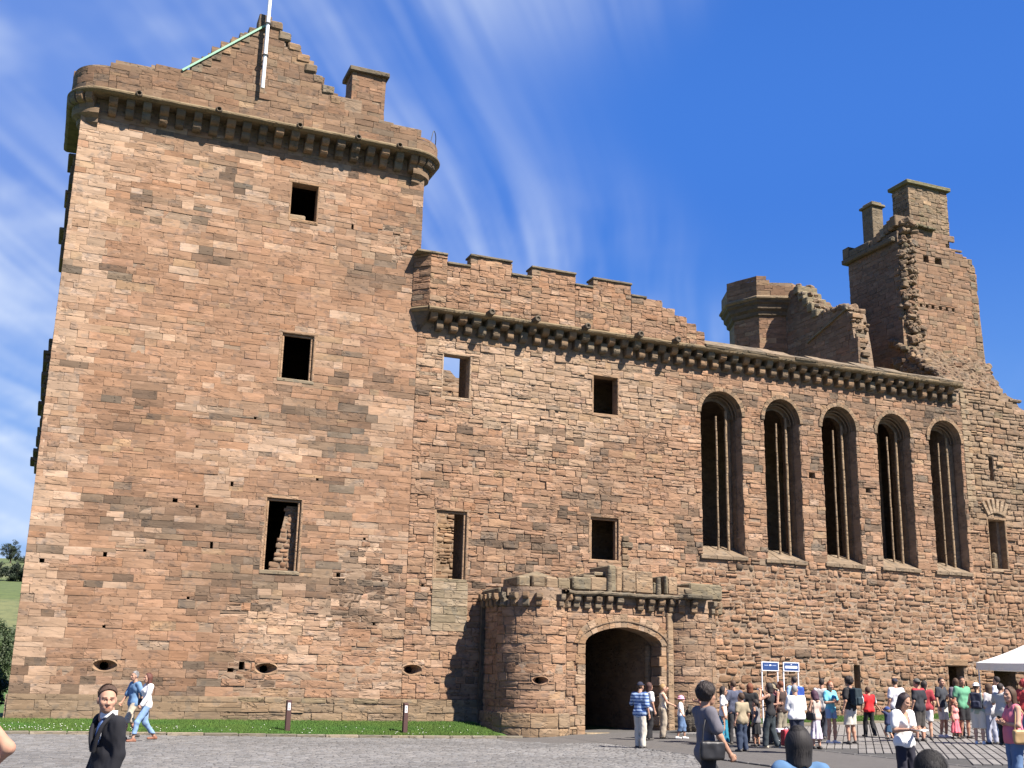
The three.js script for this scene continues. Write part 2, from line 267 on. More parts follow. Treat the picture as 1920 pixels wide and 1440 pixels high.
// a strip that follows a path: from y0 to y1, between two distances from it
function band(path, s0, s1, y0, y1, in_, out, n = 60) {
  const top = typeof y1 === 'function' ? y1 : () => y1, P = [], q = (a, b, c, d) => P.push(...a, ...b, ...c, ...a, ...c, ...d);
  const cuts = new Set([s0, s1, ...path.corners().filter((c) => c > s0 && c < s1)]); for (let i = 1; i < n; i++) cuts.add(lerp(s0, s1, i / n));
  const S = [...cuts].sort((a, b) => a - b);
  for (let i = 0; i < S.length - 1; i++) {
    const m = (S[i] + S[i + 1]) / 2, seg = path.segs.find((g) => m >= g.s && m <= g.s + g.l), pt = (s, y, d) => { const [x, z, nx, nz] = path.at(s, seg); return [x + nx * d, y, z + nz * d]; }, t = top(m), [a, b] = [S[i], S[i + 1]];
    q(pt(a, y0, out), pt(b, y0, out), pt(b, t, out), pt(a, t, out)); q(pt(a, t, out), pt(b, t, out), pt(b, t, in_), pt(a, t, in_)); q(pt(a, y0, in_), pt(b, y0, in_), pt(b, y0, out), pt(a, y0, out)); q(pt(b, y0, in_), pt(a, y0, in_), pt(a, t, in_), pt(b, t, in_));
    for (const [e, f] of [[a, 1], [b, -1]]) if (e === s0 || e === s1 || typeof y1 === 'function') f > 0 ? q(pt(e, y0, in_), pt(e, y0, out), pt(e, t, out), pt(e, t, in_)) : q(pt(e, y0, out), pt(e, y0, in_), pt(e, t, in_), pt(e, t, out));
  }
  const g = new THREE.BufferGeometry(); g.setAttribute('position', new THREE.BufferAttribute(new Float32Array(P), 3)); g.computeVertexNormals(); return uvBox(g);
}
// a profile [[out, y], ...] swept along a path
function sweep(path, s0, s1, prof, n = 80, wob) {
  const P = [], S = new Set([s0, s1, ...path.corners().filter((c) => c > s0 && c < s1)]); for (let i = 1; i < n; i++) S.add(lerp(s0, s1, i / n));
  const A = [...S].sort((a, b) => a - b);
  for (let i = 0; i < A.length - 1; i++) { const m = (A[i] + A[i + 1]) / 2, seg = path.segs.find((g) => m >= g.s && m <= g.s + g.l); const pt = (s, k) => { const [x, z, nx, nz] = path.at(s, seg), d = prof[k][0] + (wob ? wob(s) : 0); return [x + nx * d, prof[k][1] + (wob ? wob(s + 31) : 0), z + nz * d]; };
    for (let k = 0; k < prof.length - 1; k++) { const a = pt(A[i], k), b = pt(A[i + 1], k), c = pt(A[i + 1], k + 1), d = pt(A[i], k + 1); P.push(...a, ...b, ...c, ...a, ...c, ...d); } }
  const g = new THREE.BufferGeometry(); g.setAttribute('position', new THREE.BufferAttribute(new Float32Array(P), 3)); g.computeVertexNormals(); return uvBox(g);
}
// a stepped, round-nosed corbel at s: steps [[out, yLow, yHigh], ...]
function corbel(path, s, wide, steps, rng) {
  const [x, z, nx, nz] = path.at(s), list = [];
  for (const [out, lo, hi] of steps) {
    const sh = new THREE.Shape(), r = Math.min(hi - lo, out) * 0.55, w = wide * (0.92 + 0.16 * rng()), o = out * (0.94 + 0.1 * rng());
    sh.moveTo(-0.1, lo).lineTo(o - r, lo).quadraticCurveTo(o - r * 0.1, lo + r * 0.1, o, lo + r).lineTo(o, hi).lineTo(-0.1, hi);
    const g = new THREE.ExtrudeGeometry(sh, { depth: w - 0.04, bevelEnabled: true, bevelSize: 0.018, bevelThickness: 0.02, bevelSegments: 1, curveSegments: 4 }); g.translate(0, 0, -w / 2 + 0.02);
    moved(g, new THREE.Matrix4().set(nx, 0, -nz, x, 0, 1, 0, 0, nz, 0, nx, z, 0, 0, 0, 1)); list.push(g);
  }
  return uvBox(joined(list), TILE, rng() * 9);
}
const corbelTones = [[0.36, 0.24, 0.145], [0.28, 0.20, 0.13], [0.42, 0.27, 0.16], [0.30, 0.24, 0.17], [0.24, 0.175, 0.115]].map((c) => tinted(...c));
// voussoirs round an arch in the plane of a wall
function voussoirs(parent, op, z, deep, n, tones, rng, proud = 0.03, back = 0.3) {
  const m = (op.x0 + op.x1) / 2, pts = []; // sample the curve
  for (let k = 0; k <= 60; k++) { const t = k / 60, a = Math.PI * (1 - t), y = op.spring + (op.apex - op.spring) * Math.sin(a) * 0.9999, c = clear(op, Math.max(y, op.spring)); pts.push([a > Math.PI / 2 ? c[0] : c[1], y]); }
  const L = [0]; for (let i = 1; i < pts.length; i++) L.push(L[i - 1] + Math.hypot(pts[i][0] - pts[i - 1][0], pts[i][1] - pts[i - 1][1]));
  const at = (l) => { let i = 1; while (i < L.length - 1 && L[i] < l) i++; const f = (l - L[i - 1]) / (L[i] - L[i - 1] || 1), x = lerp(pts[i - 1][0], pts[i][0], f), y = lerp(pts[i - 1][1], pts[i][1], f); let nx = -(pts[i][1] - pts[i - 1][1]), ny = pts[i][0] - pts[i - 1][0]; const q = Math.hypot(nx, ny) || 1; return [x, y, nx / q, ny / q]; };
  for (let k = 0; k < n; k++) {
    const l0 = L[60] * k / n + 0.006, l1 = L[60] * (k + 1) / n - 0.006, A = at(l0), B = at(l1), Cn = at((l0 + l1) / 2), d = deep * (0.85 + 0.3 * rng()), sh = new THREE.Shape();
    sh.moveTo(A[0], A[1]).lineTo(Cn[0], Cn[1]).lineTo(B[0], B[1]).lineTo(B[0] + B[2] * d, B[1] + B[3] * d).lineTo(A[0] + A[2] * d, A[1] + A[3] * d);
    const g = new THREE.ExtrudeGeometry(sh, { depth: back + proud + rng() * 0.02, bevelEnabled: true, bevelSize: 0.008, bevelThickness: 0.012, bevelSegments: 1 }); g.translate(0, 0, z - back);
    part(parent, 'voussoir', uvBox(g, TILE, rng() * 9), tones[Math.floor(rng() * tones.length)]);
  }
}
// worked surround of a rectangular window: jambs, lintel, sill
function windowSurround(parent, op, z, mat, rng, o = {}) {
  const w = pieceGroup(parent, 'window'), f = (o.face ?? 0.11) * 0.7, pr = 0.008, d = 0.42;
  const chamfer = (x0, x1, y0, y1) => worn(x0, x1, y0, y1, z - d, z + pr, 0.02, rng);
  part(w, 'jamb', uvBox(chamfer(op.x0 - f, op.x0 + 0.02, op.y0, op.y1), TILE, rng() * 5), mat); part(w, 'jamb', uvBox(chamfer(op.x1 - 0.02, op.x1 + f, op.y0, op.y1), TILE, rng() * 5), mat);
  part(w, 'lintel', uvBox(chamfer(op.x0 - f - 0.06, op.x1 + f + 0.06, op.y1 - 0.02, op.y1 + f + 0.03), TILE, rng() * 5), mat);
  part(w, 'sill', uvBox(worn(op.x0 - f, op.x1 + f, op.y0 - 0.12, op.y0 + 0.02, z - d, z + pr + 0.01, 0.025, rng), TILE, rng() * 5), o.sill ?? mat);
  if (o.roll) { const g = []; for (const [a, b, c, e] of [[op.x0 + 0.07, op.y0, op.x0 + 0.07, op.y1], [op.x1 - 0.07, op.y0, op.x1 - 0.07, op.y1], [op.x0, op.y1 - 0.06, op.x1, op.y1 - 0.06]]) { const L = Math.hypot(c - a, e - b), cy = new THREE.CylinderGeometry(0.045, 0.045, L, 8); if (a !== c) cy.rotateZ(Math.PI / 2); cy.translate((a + c) / 2, (b + e) / 2, z - 0.12); g.push(cy); } part(w, 'roll_moulding', uvBox(joined(g)), mat); }
  return w;
}
// a horizontal oval gun loop: a splayed mouth that narrows to a dark hole; place() maps (u, v, depth) to the wall
function gunLoop(parent, place, a, b, r, mat) {
  const P = [], n = 28, ring = [[1.12, 1.3, -0.012], [1.0, 1.0, 0.004], [0.60, 0.86, -0.20], [0.34, 0.62, -0.44]];
  const pt = (k, i) => { const t = i / n * 2 * Math.PI, c = Math.cos(t), s = Math.sin(t), q = ring[k]; const u = q[0] ? c * a * q[0] : c * r, v = q[1] ? s * b * q[1] : s * r; return place(Math.sign(u) * Math.min(Math.abs(u), 9), v, q[2]); };
  for (let k = 0; k < 3; k++) for (let i = 0; i < n; i++) { const A = pt(k, i), B = pt(k, i + 1), Cc = pt(k + 1, i + 1), D = pt(k + 1, i); P.push(...A, ...B, ...Cc, ...A, ...Cc, ...D); }
  const g = new THREE.BufferGeometry(); g.setAttribute('position', new THREE.BufferAttribute(new Float32Array(P), 3)); g.computeVertexNormals(); part(parent, 'gun_loop', uvBox(g), mat);
}
function joinUv(list) { const g = joined(list), n = g.attributes.position.count, uv = new Float32Array(n * 2); let o = 0; for (const q of list) { uv.set(q.attributes.uv.array, o); o += q.attributes.uv.array.length; } g.setAttribute('uv', new THREE.BufferAttribute(uv, 2)); return g; }
// patches of weathering: where the wall is sooted and where it has been scoured pale
const sooty = (x, y) => 3.4 * smooth(0.53, 0.70, fbm(x * 0.42 + 3, y * 0.75 + 8, 83, 4)), scoured = (x, y) => 2.8 * smooth(0.53, 0.70, fbm(x * 0.38 + 31, y * 0.62 + 17, 87, 4));
// ---------------------------------------------------------------- ground height
const groundY = (x, z) => 0.03 * Math.max(0, Math.min(x, 42) - 15) - 0.11 * smooth(-1, 13, x) * smooth(24, 15, x);

// ---------------------------------------------------------------- corner tower
const near = (x, y, cx, cy, rx, ry) => Math.max(0, 1 - Math.hypot((x - cx) / rx, (y - cy) / ry));
const putlogs = (list) => list.map(([x, y, w = 0.09, h = 0.09]) => ({ x0: x - w / 2, x1: x + w / 2, y0: y - h / 2, y1: y + h / 2 }));
{
  const rng = rngOf(11), T = thing('corner_tower', 'tall square tower of tan sandstone with stepped gable, chimney and rounded parapet corners', 'tower', [5.8, 0, -5]);
  const wins = [{ x0: 6.95, x1: 7.95, y0: 17.82, y1: 19.25 }, { x0: 7.0, x1: 8.17, y0: 11.82, y1: 13.5 }, { x0: 6.9, x1: 8.12, y0: 5.13, y1: 7.6 }];
  const loops = [[2.25, 1.9], [7.3, 1.92]].map(([x, y]) => ({ x0: x - 0.36, x1: x + 0.36, y0: y - 0.17, y1: y + 0.17, cx: x, cy: y }));
  const holes = putlogs([[3.9, 7.25, 0.16, 0.13], [4.62, 7.1], [5.7, 7.95, 0.09, 0.16], [0.05, 5.05, 0.14, 0.13], [1.9, 5.35, 0.12, 0.16], [3.1, 5.55], [5.2, 5.85, 0.1, 0.22], [9.55, 5.1, 0.15, 0.14], [10.4, 6.4], [11.1, 5.0], [2.1, 3.1], [6.5, 2.0, 0.18, 0.26], [6.15, 1.85, 0.2, 0.14], [10.9, 3.5], [8.6, 8.35], [6.3, 10.3], [9.3, 17.9, 0.08, 0.22], [4.6, 4.1]]);
  const ops = [...wins, ...loops, ...holes];
  const front = straight(-0.45, 12.0, 0);
  const wall = part(T, 'wall', wallBody(-0.43, 11.98, -0.6, 21.1, -0.018, 0.45, [...wins, ...loops, ...holes]), mortar);
  const style = (s, y) => {
    const x = s - 0.45, d = near(x, y, 10.7, 4.6, 2.4, 1.5) * 4 + near(x, y, 4.2, 6.6, 3.4, 1.6) * 0.75 + near(x, y, 11.2, 17.5, 1.8, 2.4) + near(x, y, 5.2, 9.2, 4.2, 1.6) * 0.5 + near(x, y, 1.8, 3.7, 2.5, 1.2) * 0.4 + 0.55 * sooty(x, y), p = 0.5 * scoured(x, y) + near(x, y, 7.4, 3.4, 2.2, 1.6) * 3 + near(x, y, 12.0, 3.2, 1.3, 4) * 1.0 + near(x, y, 4, 17.3, 7, 2.6) * 0.5 + near(x, y, 4, 19.6, 5, 1.2) + (x < 0.8 ? 1.1 : 0), g = near(x, y, 7.6, 10.6, 1.3, 1.6) * 1.3 + near(x, y, 3, 19.5, 2.6, 1.2);
    const base = y < 1.05, low = y < 4.2 ? smooth(3.5, 8, x) : 0;
    const kind = low + near(x, y, 10.5, 5, 3, 3) + near(x, y, 11, 17.5, 2, 2.5) * 0.8 > 0.55 ? weathered : ashlar;
    return { ...kind, ...(base ? { h: [0.24, 0.36], w: [0.7, 1.6] } : {}), ...(y < 3 && !base ? { w: [0.4, 1.0], h: [0.24, 0.34] } : {}), col: (r) => pick(r, base ? { grey: 3, buff: 2, green: 1.5, slate: 0.6, pale: 0.6 } : x < 0.75 && y > 1 && r() < 0.42 ? { cream: 3, pale: 2, buff: 0.6 } : r() < Math.min(0.42, 0.16 * d) ? { umber: 2, slate: 2, grey: 1, soot: 0.9 * Math.min(1, d), brown: 0.8 } : r() < Math.min(0.4, 0.2 * p) ? { cream: 2, pale: 3, grey: 0.4 } : { tan: Math.max(1, 5 - 2 * p), pink: 2.2, orange: 2.0, brown: 1.1 + d * 1.5, buff: 0.8 + p, pale: 0.8 + 3 * p, cream: 0.35 + 2.4 * p, umber: 0.12 + d * 2.2, slate: 0.12 + d * 2.2 + g, grey: 0.35 + d + 4 * g, soot: 0.02 + d * 0.6 }) };
  };
  const list = []; lay(front, 0, 12.45, 1.02, 20.55, { style, openings: ops.map((o) => ({ ...o, x0: o.x0 + 0.45, x1: o.x1 + 0.45 })) }, rng, list);
  lay(front, 0, 12.45, -0.3, 1.02, { style, out: 0.1 }, rng, list);
  lay(new Path(-0.45, -6).to(-0.45, 0), 0, 6, 8, 20.5, { style: (s, y) => style(0, y) }, rng, list);
  part(T, 'plinth', uvBox(box(-0.5, 12.0, -0.6, 1.0, -0.2, 0.06)), mortar);
  // closed body behind the front: side walls, back wall, roof and floors added to darken the windows
  part(T, 'side_wall', uvBox(box(-0.42, 0.9, -0.6, 21.1, -9.6, -0.55)), mortar); part(T, 'side_wall', uvBox(box(10.9, 12.0, -0.6, 21.1, -9.6, -0.55)), mortar);
  part(T, 'back_wall', uvBox(box(-0.42, 12.0, -0.6, 21.1, -10.8, -9.62)), mortar); part(T, 'unseen_roof_slab', uvBox(box(-0.3, 11.9, 20.7, 21.05, -10.7, -0.3)), inner); part(T, 'floor', uvBox(box(0.92, 10.88, 9.2, 9.5, -9.6, -0.55)), inner); part(T, 'floor', uvBox(box(0.92, 10.88, 15.6, 15.9, -9.6, -0.55)), inner);
  for (const l of loops) gunLoop(T, (u, v, d) => [l.cx + u, l.cy + v, d], 0.38, 0.18, 0.13, tinted(0.50, 0.33, 0.21));
  const frame = tinted(0.52, 0.34, 0.215);
  windowSurround(T, wins[0], 0, tinted(0.46, 0.29, 0.17), rng, { face: 0.08 }); windowSurround(T, wins[1], 0, frame, rng, { roll: true, sill: tinted(0.33, 0.27, 0.19) }); windowSurround(T, wins[2], 0, frame, rng, { roll: true, sill: tinted(0.36, 0.29, 0.2) });
  { // wall added behind the lowest window; its leaning edge stands in for a shadow line
    const blk = [], p2 = straight(7.2, 9.4, -0.36); lay(p2, 0, 0.91, 5.14, 7.35, { style: () => ({ ...rubble, h: [0.12, 0.22], w: [0.18, 0.4], jit: 0.03, proud: 0.04, col: (r) => pick(r, { brown: 3, umber: 1.4, grey: 2, tan: 2 }) }), keep: (s, y) => 7.2 + s > 7.34 + (y - 5.1) * 0.16 }, rng, blk);
    const b = part(T, 'added_blocking_wall', wallBody(0, 0, 0, 0, -0.40, 0.06, [], [[7.32, 5.14], [8.11, 5.14], [8.11, 7.4], [7.69, 7.4]]), mortarDark); for (const s of blk) part(b, 'stone', stoneGeo(s), M.stone);
  }
  part(T, 'broken_stone', uvBox(worn(7.0, 7.62, 17.82, 18.2, -0.9, -0.45, 0.06, rng)), tinted(0.42, 0.32, 0.22));
  // parapet walk on corbels, rounded at both corners
  const rr = 1.15, par = new Path(-0.86, -7).to(-0.86, 0.6 - rr).arc(-0.86 + rr, 0.6 - rr, rr, Math.PI, Math.PI / 2).to(12.6 - rr, 0.6).arc(12.6 - rr, 0.6 - rr, rr, Math.PI / 2, 0).to(12.6, -7), PL = par.len;
  const sFront = (x) => par.segs[2].s + x - (-0.86 + rr), parapet = pieceGroup(T, 'parapet');
  const topY = (s) => { const x = s - sFront(0); return x < 0.45 ? 22.12 : x < 1.6 ? 22.4 : x < 8.5 ? 22.5 : x < 10.1 ? 22.22 : x < 11.6 ? 22.12 : 21.72; };
  part(parapet, 'parapet_core', band(par, 2, PL - 2, 21.05, (s) => topY(s) - 0.05, -0.55, -0.035, 240), mortarDark);
  const pst = (s, y) => ({ ...ashlar, h: [0.2, 0.3], w: [0.35, 1.0], col: (r) => pick(r, { brown: 3, tan: 0.8, grey: 2.4, umber: 3, buff: 0.8, slate: 1.4, orange: 0.5 }) });
  lay(par, 2, PL - 2, 21.22, 22.5, { style: pst, keep: (s, y, a, b, c, d) => d < topY((a + b) / 2) + 0.09 }, rng, list);
  part(parapet, 'string_moulding', sweep(par, 2, PL - 2, [[-0.7, 21.03], [0.0, 21.03], [0.06, 21.06], [0.11, 21.1], [0.12, 21.15], [0.09, 21.2], [0.02, 21.24], [-0.2, 21.24]], 300, (s) => 0.012 * (vnoise(s * 3, 1, 5) - 0.5)), tinted(0.33, 0.25, 0.15));
    // the rounded corners are corbelled out below the parapet in three rings
  for (const [cx, t0, t1] of [[0.1, Math.PI, Math.PI / 2], [11.45, Math.PI / 2, 0]]) { const a = new Path(0, 0); a.arc(cx, -0.55, 0.55, t0, t1); part(parapet, 'corner_corbelling', sweep(a, 0, a.len, [[0.0, 19.95], [0.12, 20.1], [0.14, 20.25], [0.3, 20.38], [0.32, 20.55], [0.0, 20.9]], 24), tinted(0.34, 0.235, 0.15)); }
  const step = [[0.30, 20.45, 20.76], [0.52, 20.74, 21.05]], cw = 0.29;
  for (let k = 0; k < 20; k++) part(parapet, 'corbel', corbel(front, 0.45 + 0.52 + k * 0.575 + 0.05 * (rng() - 0.5), cw, step.map(([o, a, b]) => [o * (0.85 + 0.18 * rng()), a + 0.05 * (rng() - 0.5), b]), rng), corbelTones[Math.floor(rng() * 5)]);
  for (const [cx, t0, t1] of [[0.1, Math.PI * 0.98, Math.PI * 0.56], [11.45, Math.PI * 0.44, Math.PI * 0.02]]) { const a = new Path(0, 0); a.arc(cx, -0.55, 0.55, t0, t1); for (let k = 0; k < 4; k++) part(parapet, 'corbel', corbel(a, a.len * (k + 0.4) / 4, 0.27, step, rng), corbelTones[Math.floor(rng() * 5)]); }
  for (const x of [1.32, 4.05, 6.95, 9.15, 10.75]) { const g = new THREE.LatheGeometry([[0.05, -0.3], [0.12, -0.3], [0.125, 0.14], [0.1, 0.2], [0.065, 0.2], [0.06, -0.1]].map(([a, b]) => new THREE.Vector2(a, b)), 12); g.rotateX(Math.PI / 2); g.translate(x, 21.17, 0.58); part(parapet, 'water_spout', uvBox(g), tinted(0.22, 0.17, 0.12)); }
  // stepped gable rising from the parapet
  const gab = pieceGroup(T, 'gable'), apex = [5.42, 25.3];
  const gtop = (x) => x < apex[0] ? 22.5 + Math.ceil((x - 2.65) / 0.315) * 0.318 : 25.25 - Math.max(0, Math.floor((x - 5.95) / 0.36)) * 0.36 - (x > 5.7 ? 0.1 : 0);
  const gp = straight(2.65, 8.6, 0.56); lay(gp, 0, 5.95, 22.0, 25.4, { style: () => ({ ...ashlar, h: [0.24, 0.32], w: [0.35, 0.95], lost: 0.02, col: (r) => pick(r, { brown: 3, tan: 0.8, grey: 2, umber: 3, buff: 0.6, orange: 0.6, slate: 1 }) }), keep: (s, y, a, b, c, d) => { const x = 2.65 + s; return d < Math.min(gtop(x - (b - a) * 0.35), gtop(x + (b - a) * 0.35)) + 0.02; } }, rng, list);
  { const o = [[2.7, 22.0]]; for (let k = 0; k < 9; k++) { const x = 2.7 + k * 0.315; o.push([x, 22.5 + k * 0.318 - 0.02], [x + 0.315, 22.5 + k * 0.318 - 0.02]); } o.push([5.75, 25.1]); for (let k = 0; k < 8; k++) { const x = 5.9 + k * 0.34; o.push([x, 25.05 - k * 0.36], [x, 25.05 - (k + 1) * 0.36]); } o.push([8.6, 22.0]); part(gab, 'gable_core', wallBody(0, 0, 0, 0, 0.525, 0.6, [], o), mortarDark); }
  for (let k = 0; k < 9; k++) { const x = 2.66 + k * 0.315; part(gab, 'crow_step', uvBox(worn(x, x + 0.37, 22.5 + k * 0.318 - 0.3, 22.5 + k * 0.318 + 0.045, -0.18, 0.6, 0.02, rng), TILE, rng() * 9), corbelTones[(k * 3) % 5]); }
  for (let k = 0; k < 8; k++) { const x = 5.62 + k * 0.345 + (rng() - 0.5) * 0.06, y = 25.22 - k * 0.36; part(gab, 'crow_step', uvBox(worn(x, x + 0.4 + 0.12 * rng(), y - 0.32, y + 0.03, -0.16, 0.58 + 0.05 * rng(), 0.05, rng), TILE, rng() * 9), corbelTones[(k * 2 + 1) % 5]); }
  part(gab, 'cap_stone', uvBox(worn(5.2, 5.66, 25.02, 25.42, -0.15, 0.58, 0.04, rng)), corbelTones[1]);
  { const L = Math.hypot(2.85, 2.5), g = new THREE.BoxGeometry(L, 0.07, 0.05); g.rotateZ(Math.atan2(2.55, 2.82)); g.translate(4.08, 23.72, 0.63); part(gab, 'copper_flashing', g, plain(0.20, 0.40, 0.27, 0.6)); }
  // chimney
  const ch = pieceGroup(T, 'chimney'), cp = new Path(9.25, -2.4).to(9.25, -1.35).to(10.62, -1.35).to(10.62, -2.4), cl = [];
  part(ch, 'shaft', uvBox(box(9.28, 10.59, 20.9, 25.0, -2.4, -1.38)), mortarDark);
  lay(cp, 0, cp.len, 22.0, 25.02, { style: () => ({ ...ashlar, h: [0.24, 0.32], w: [0.35, 0.8], col: (r) => pick(r, { brown: 3, umber: 1.5, grey: 1.5, tan: 1.5, pale: 0.3 }) }) }, rng, list);
  part(ch, 'cap', uvBox(worn(9.12, 10.75, 25.0, 25.2, -2.55, -1.22, 0.03, rng)), tinted(0.22, 0.18, 0.125));
  part(T, 'parapet_wall_behind', uvBox(box(8.3, 9.3, 21.1, 22.9, -0.4, 0.3)), mortarDark);
  { const pts = [[12.1, 21.75, 0.25], [12.25, 22.35, 0.15], [12.45, 22.3, -0.2], [12.55, 21.9, -0.6], [12.57, 21.7, -0.8]].map((p) => new THREE.Vector3(...p)); part(T, 'handrail', new THREE.TubeGeometry(new THREE.CatmullRomCurve3(pts), 20, 0.018, 6), plain(0.05, 0.06, 0.07, 0.5)); }
  // toothing left where a wall once joined the west side
  for (let k = 0; k < 30; k++) { const y = 8.4 + k * 0.15 + 0.03 * rng(), l = 0.05 + 0.22 * Math.pow(rng(), 3) + (k > 22 ? 0.06 : 0); part(T, 'toothing_stone', uvBox(worn(-0.45 - l, -0.3, y, y + 0.13, -3.6 - rng(), -2.4, 0.02, rng), TILE, rng() * 9), corbelTones[k % 5]); }
  for (let k = 0; k < 12; k++) { const y = 15.9 + k * 0.36; part(T, 'toothing_stone', uvBox(worn(-0.56 - 0.06 * rng() - (k % 4 === 3 ? 0.12 : 0), -0.3, y, y + (k % 4 === 3 ? 0.12 : 0.37), -4.2, -2.6, 0.03, rng), TILE, rng() * 9), corbelTones[k % 5]); }
  setStones(wall, list, 300, (s) => s.p[2] > -0.3);
}

// ---------------------------------------------------------------- flagpole
{
  const F = thing('flagpole', 'white flagpole fixed to the stepped gable of the corner tower', 'flagpole', [5.48, 22.2, 0.85]);
  const pts = [[0.001, 22.28], [0.07, 22.28], [0.07, 27.2], [0.06, 27.2], [0.055, 33], [0.001, 33]].map(([a, b]) => new THREE.Vector2(a, b)), g = new THREE.LatheGeometry(pts, 16); g.translate(5.48, 0, 0.85); part(F, 'pole', g, plain(0.80, 0.80, 0.80, 0.35));
  for (const y of [23.6, 24.9, 26.2]) { const c = new THREE.TorusGeometry(0.1, 0.025, 6, 16); c.rotateX(Math.PI / 2); c.translate(5.48, y, 0.85); const a = new THREE.CylinderGeometry(0.02, 0.02, 0.3, 6); a.rotateX(Math.PI / 2); a.translate(5.48, y, 0.7); part(F, 'bracket', joined([c, a]), plain(0.12, 0.12, 0.12, 0.6)); }
}

// ---------------------------------------------------------------- main range with the tall hall windows
const ARCHES = [[24.15, 26.1], [27.2, 28.98], [30.12, 31.9], [33.02, 34.84], [35.9, 37.7]].map(([x0, x1]) => ({ x0, x1, y0: 6.85, spring: 12.45, apex: 13.42 }));
{
  const rng = rngOf(23), T = thing('palace_range', 'long sandstone range with battlements and five tall round-headed windows', 'building', [25, 0, -5]);
  const wins = [{ x0: 13.0, x1: 14.2, y0: 5.17, y1: 7.63 }, { x0: 13.05, x1: 14.13, y0: 11.85, y1: 13.5 }, { x0: 19.28, x1: 20.37, y0: 11.88, y1: 13.42 }, { x0: 19.18, x1: 20.4, y0: 6.2, y1: 7.83 }];
  const slits = [{ x0: 31.18, x1: 31.5, y0: 1.25, y1: 2.62 }, { x0: 36.1, x1: 36.95, y0: 1.3, y1: 2.68 }], gate = { x0: 17.5, x1: 21.0, y0: -0.2, y1: 3.75 }, loop = { x0: 12.0, x1: 12.7, y0: 1.83, y1: 2.17, cx: 12.35, cy: 2.0 };
  const holes = putlogs([[12.6, 4.9], [13.3, 4.6], [16.2, 9.0], [22.0, 9.6], [28.0, 6.2], [32.4, 9.9, 0.22, 0.2], [32.35, 6.4], [29.5, 10.3, 0.3, 0.25], [35.35, 9.4], [21.6, 4.6]]);
  const all = [...wins, ...ARCHES.map((a) => ({ ...a, y0: 6.58 })), ...slits, gate];
  const wall = part(T, 'wall', wallBody(12.02, 37.9, -0.6, 14.9, -0.04, 0.45, [...all, ...holes, { ...loop, x0: 12.06 }]), mortar);
  const front = straight(12.0, 37.9, 0);
  const style = (s, y) => {
    const x = 12 + s, rub = smooth(22.6, 24.2, x) * smooth(6.9, 6.2, y), top = near(x, y, 17.6, 13.0, 7.5, 2.6) * 3.2 + near(x, y, 17.5, 10.4, 5, 2.0) * 1.2, d = Math.max(0, near(x, y, 33, 13.2, 6, 1.5) * 1.6 + near(x, y, 17.5, 7.6, 5, 1.3) * 0.55 + near(x, y, 36.5, 9, 2.2, 5) * 0.6 + near(x, y, 30, 8, 5, 3) * 0.35 + near(x, y, 13.4, 4.3, 1.6, 1.0) * 0.7 + 0.5 * sooty(x, y)), p = 0.7 * scoured(x, y) + near(x, y, 12.7, 9, 1, 6) * 0.5 + near(x, y, 13.2, 2.8, 1.6, 1.8) * 0.8;
    const base = y < 1.05 && x < 15, mid = near(x, y, 22, 10, 5, 4) + near(x, y, 17, 7, 5, 3);
    const k = rub > rngAt(x, y) ? rubble : mid > 0.35 || rub > 0.2 ? weathered : { ...weathered, split: 0.16, jit: 0.03, bev: 0.02, proud: 0.04 };
    return { ...k, ...(base ? { ...ashlar, w: [0.6, 1.3] } : {}), col: (r) => pick(r, base ? { grey: 3, buff: 2, green: 1.2, slate: 0.6 } : top > 0.75 && r() < top * 0.55 ? { pale: 4, cream: 3, grey: 3.2, buff: 2, slate: 0.8, pink: 0.8 } : r() < Math.min(0.4, 0.2 * d) ? { umber: 2, slate: 2, grey: 1, soot: Math.min(1.4, d), brown: 0.8 } : rub > 0.5 ? { brown: 2.6, tan: 2.6, orange: 2.4, umber: 0.9, buff: 1.8, grey: 1.7, slate: 0.7, pink: 1.4, pale: 0.8 } : { tan: 4, pink: 2, orange: 1.6, brown: 1.5 + d * 1.5, buff: 1.1 + top * 0.6, pale: 0.9 + p + top * 2.2, cream: 0.3 + top * 1.4 + p * 0.7, umber: 0.3 + 1.6 * d, slate: 0.25 + 2.0 * d + 0.4 * top, grey: 0.8 + d + 1.8 * top, soot: 0.05 + 1.1 * d * (y > 11 ? 1.6 : 0.3) }) };
  };
  const ops = [...all, loop, ...holes].map((o) => ({ ...o, x0: o.x0 - 12, x1: o.x1 - 12 })), list = [];
  lay(front, 0, 25.9, 1.02, 14.25, { style, openings: ops }, rng, list); lay(front, 0, 3.0, -0.3, 1.02, { style, out: 0.1 }, rng, list); lay(front, 3.0, 25.9, -0.3, 1.02, { style, openings: ops }, rng, list);
  part(T, 'plinth', uvBox(box(12.02, 14.95, -0.6, 1.0, -0.2, 0.06)), mortar);
  part(T, 'hall_inner_wall', wallBody(23.52, 37.28, 5.0, 14.5, -0.52, 0.75, ARCHES.map((a) => ({ ...a, y0: 6.6 }))), inner); part(T, 'embrasure', uvBox(box(14.22, 14.9, 4.0, 14.4, -1.5, -0.52)), inner);
  // inside: the west bay stands open to the sky, the hall gets an added cover to stay dark
  const bk = part(T, 'back_wall', wallBody(0, 0, 0, 0, -9.0, 1.2, [], [[12, -0.6], [17.1, -0.6], [17.1, 4.45], [21.4, 4.45], [21.4, -0.6], [38, -0.6], [38, 14.9], [19.2, 14.9], [18.0, 14.8], [17.3, 15.1], [16.7, 15.1], [16.4, 15.4], [12, 15.4]]), mortarDark);
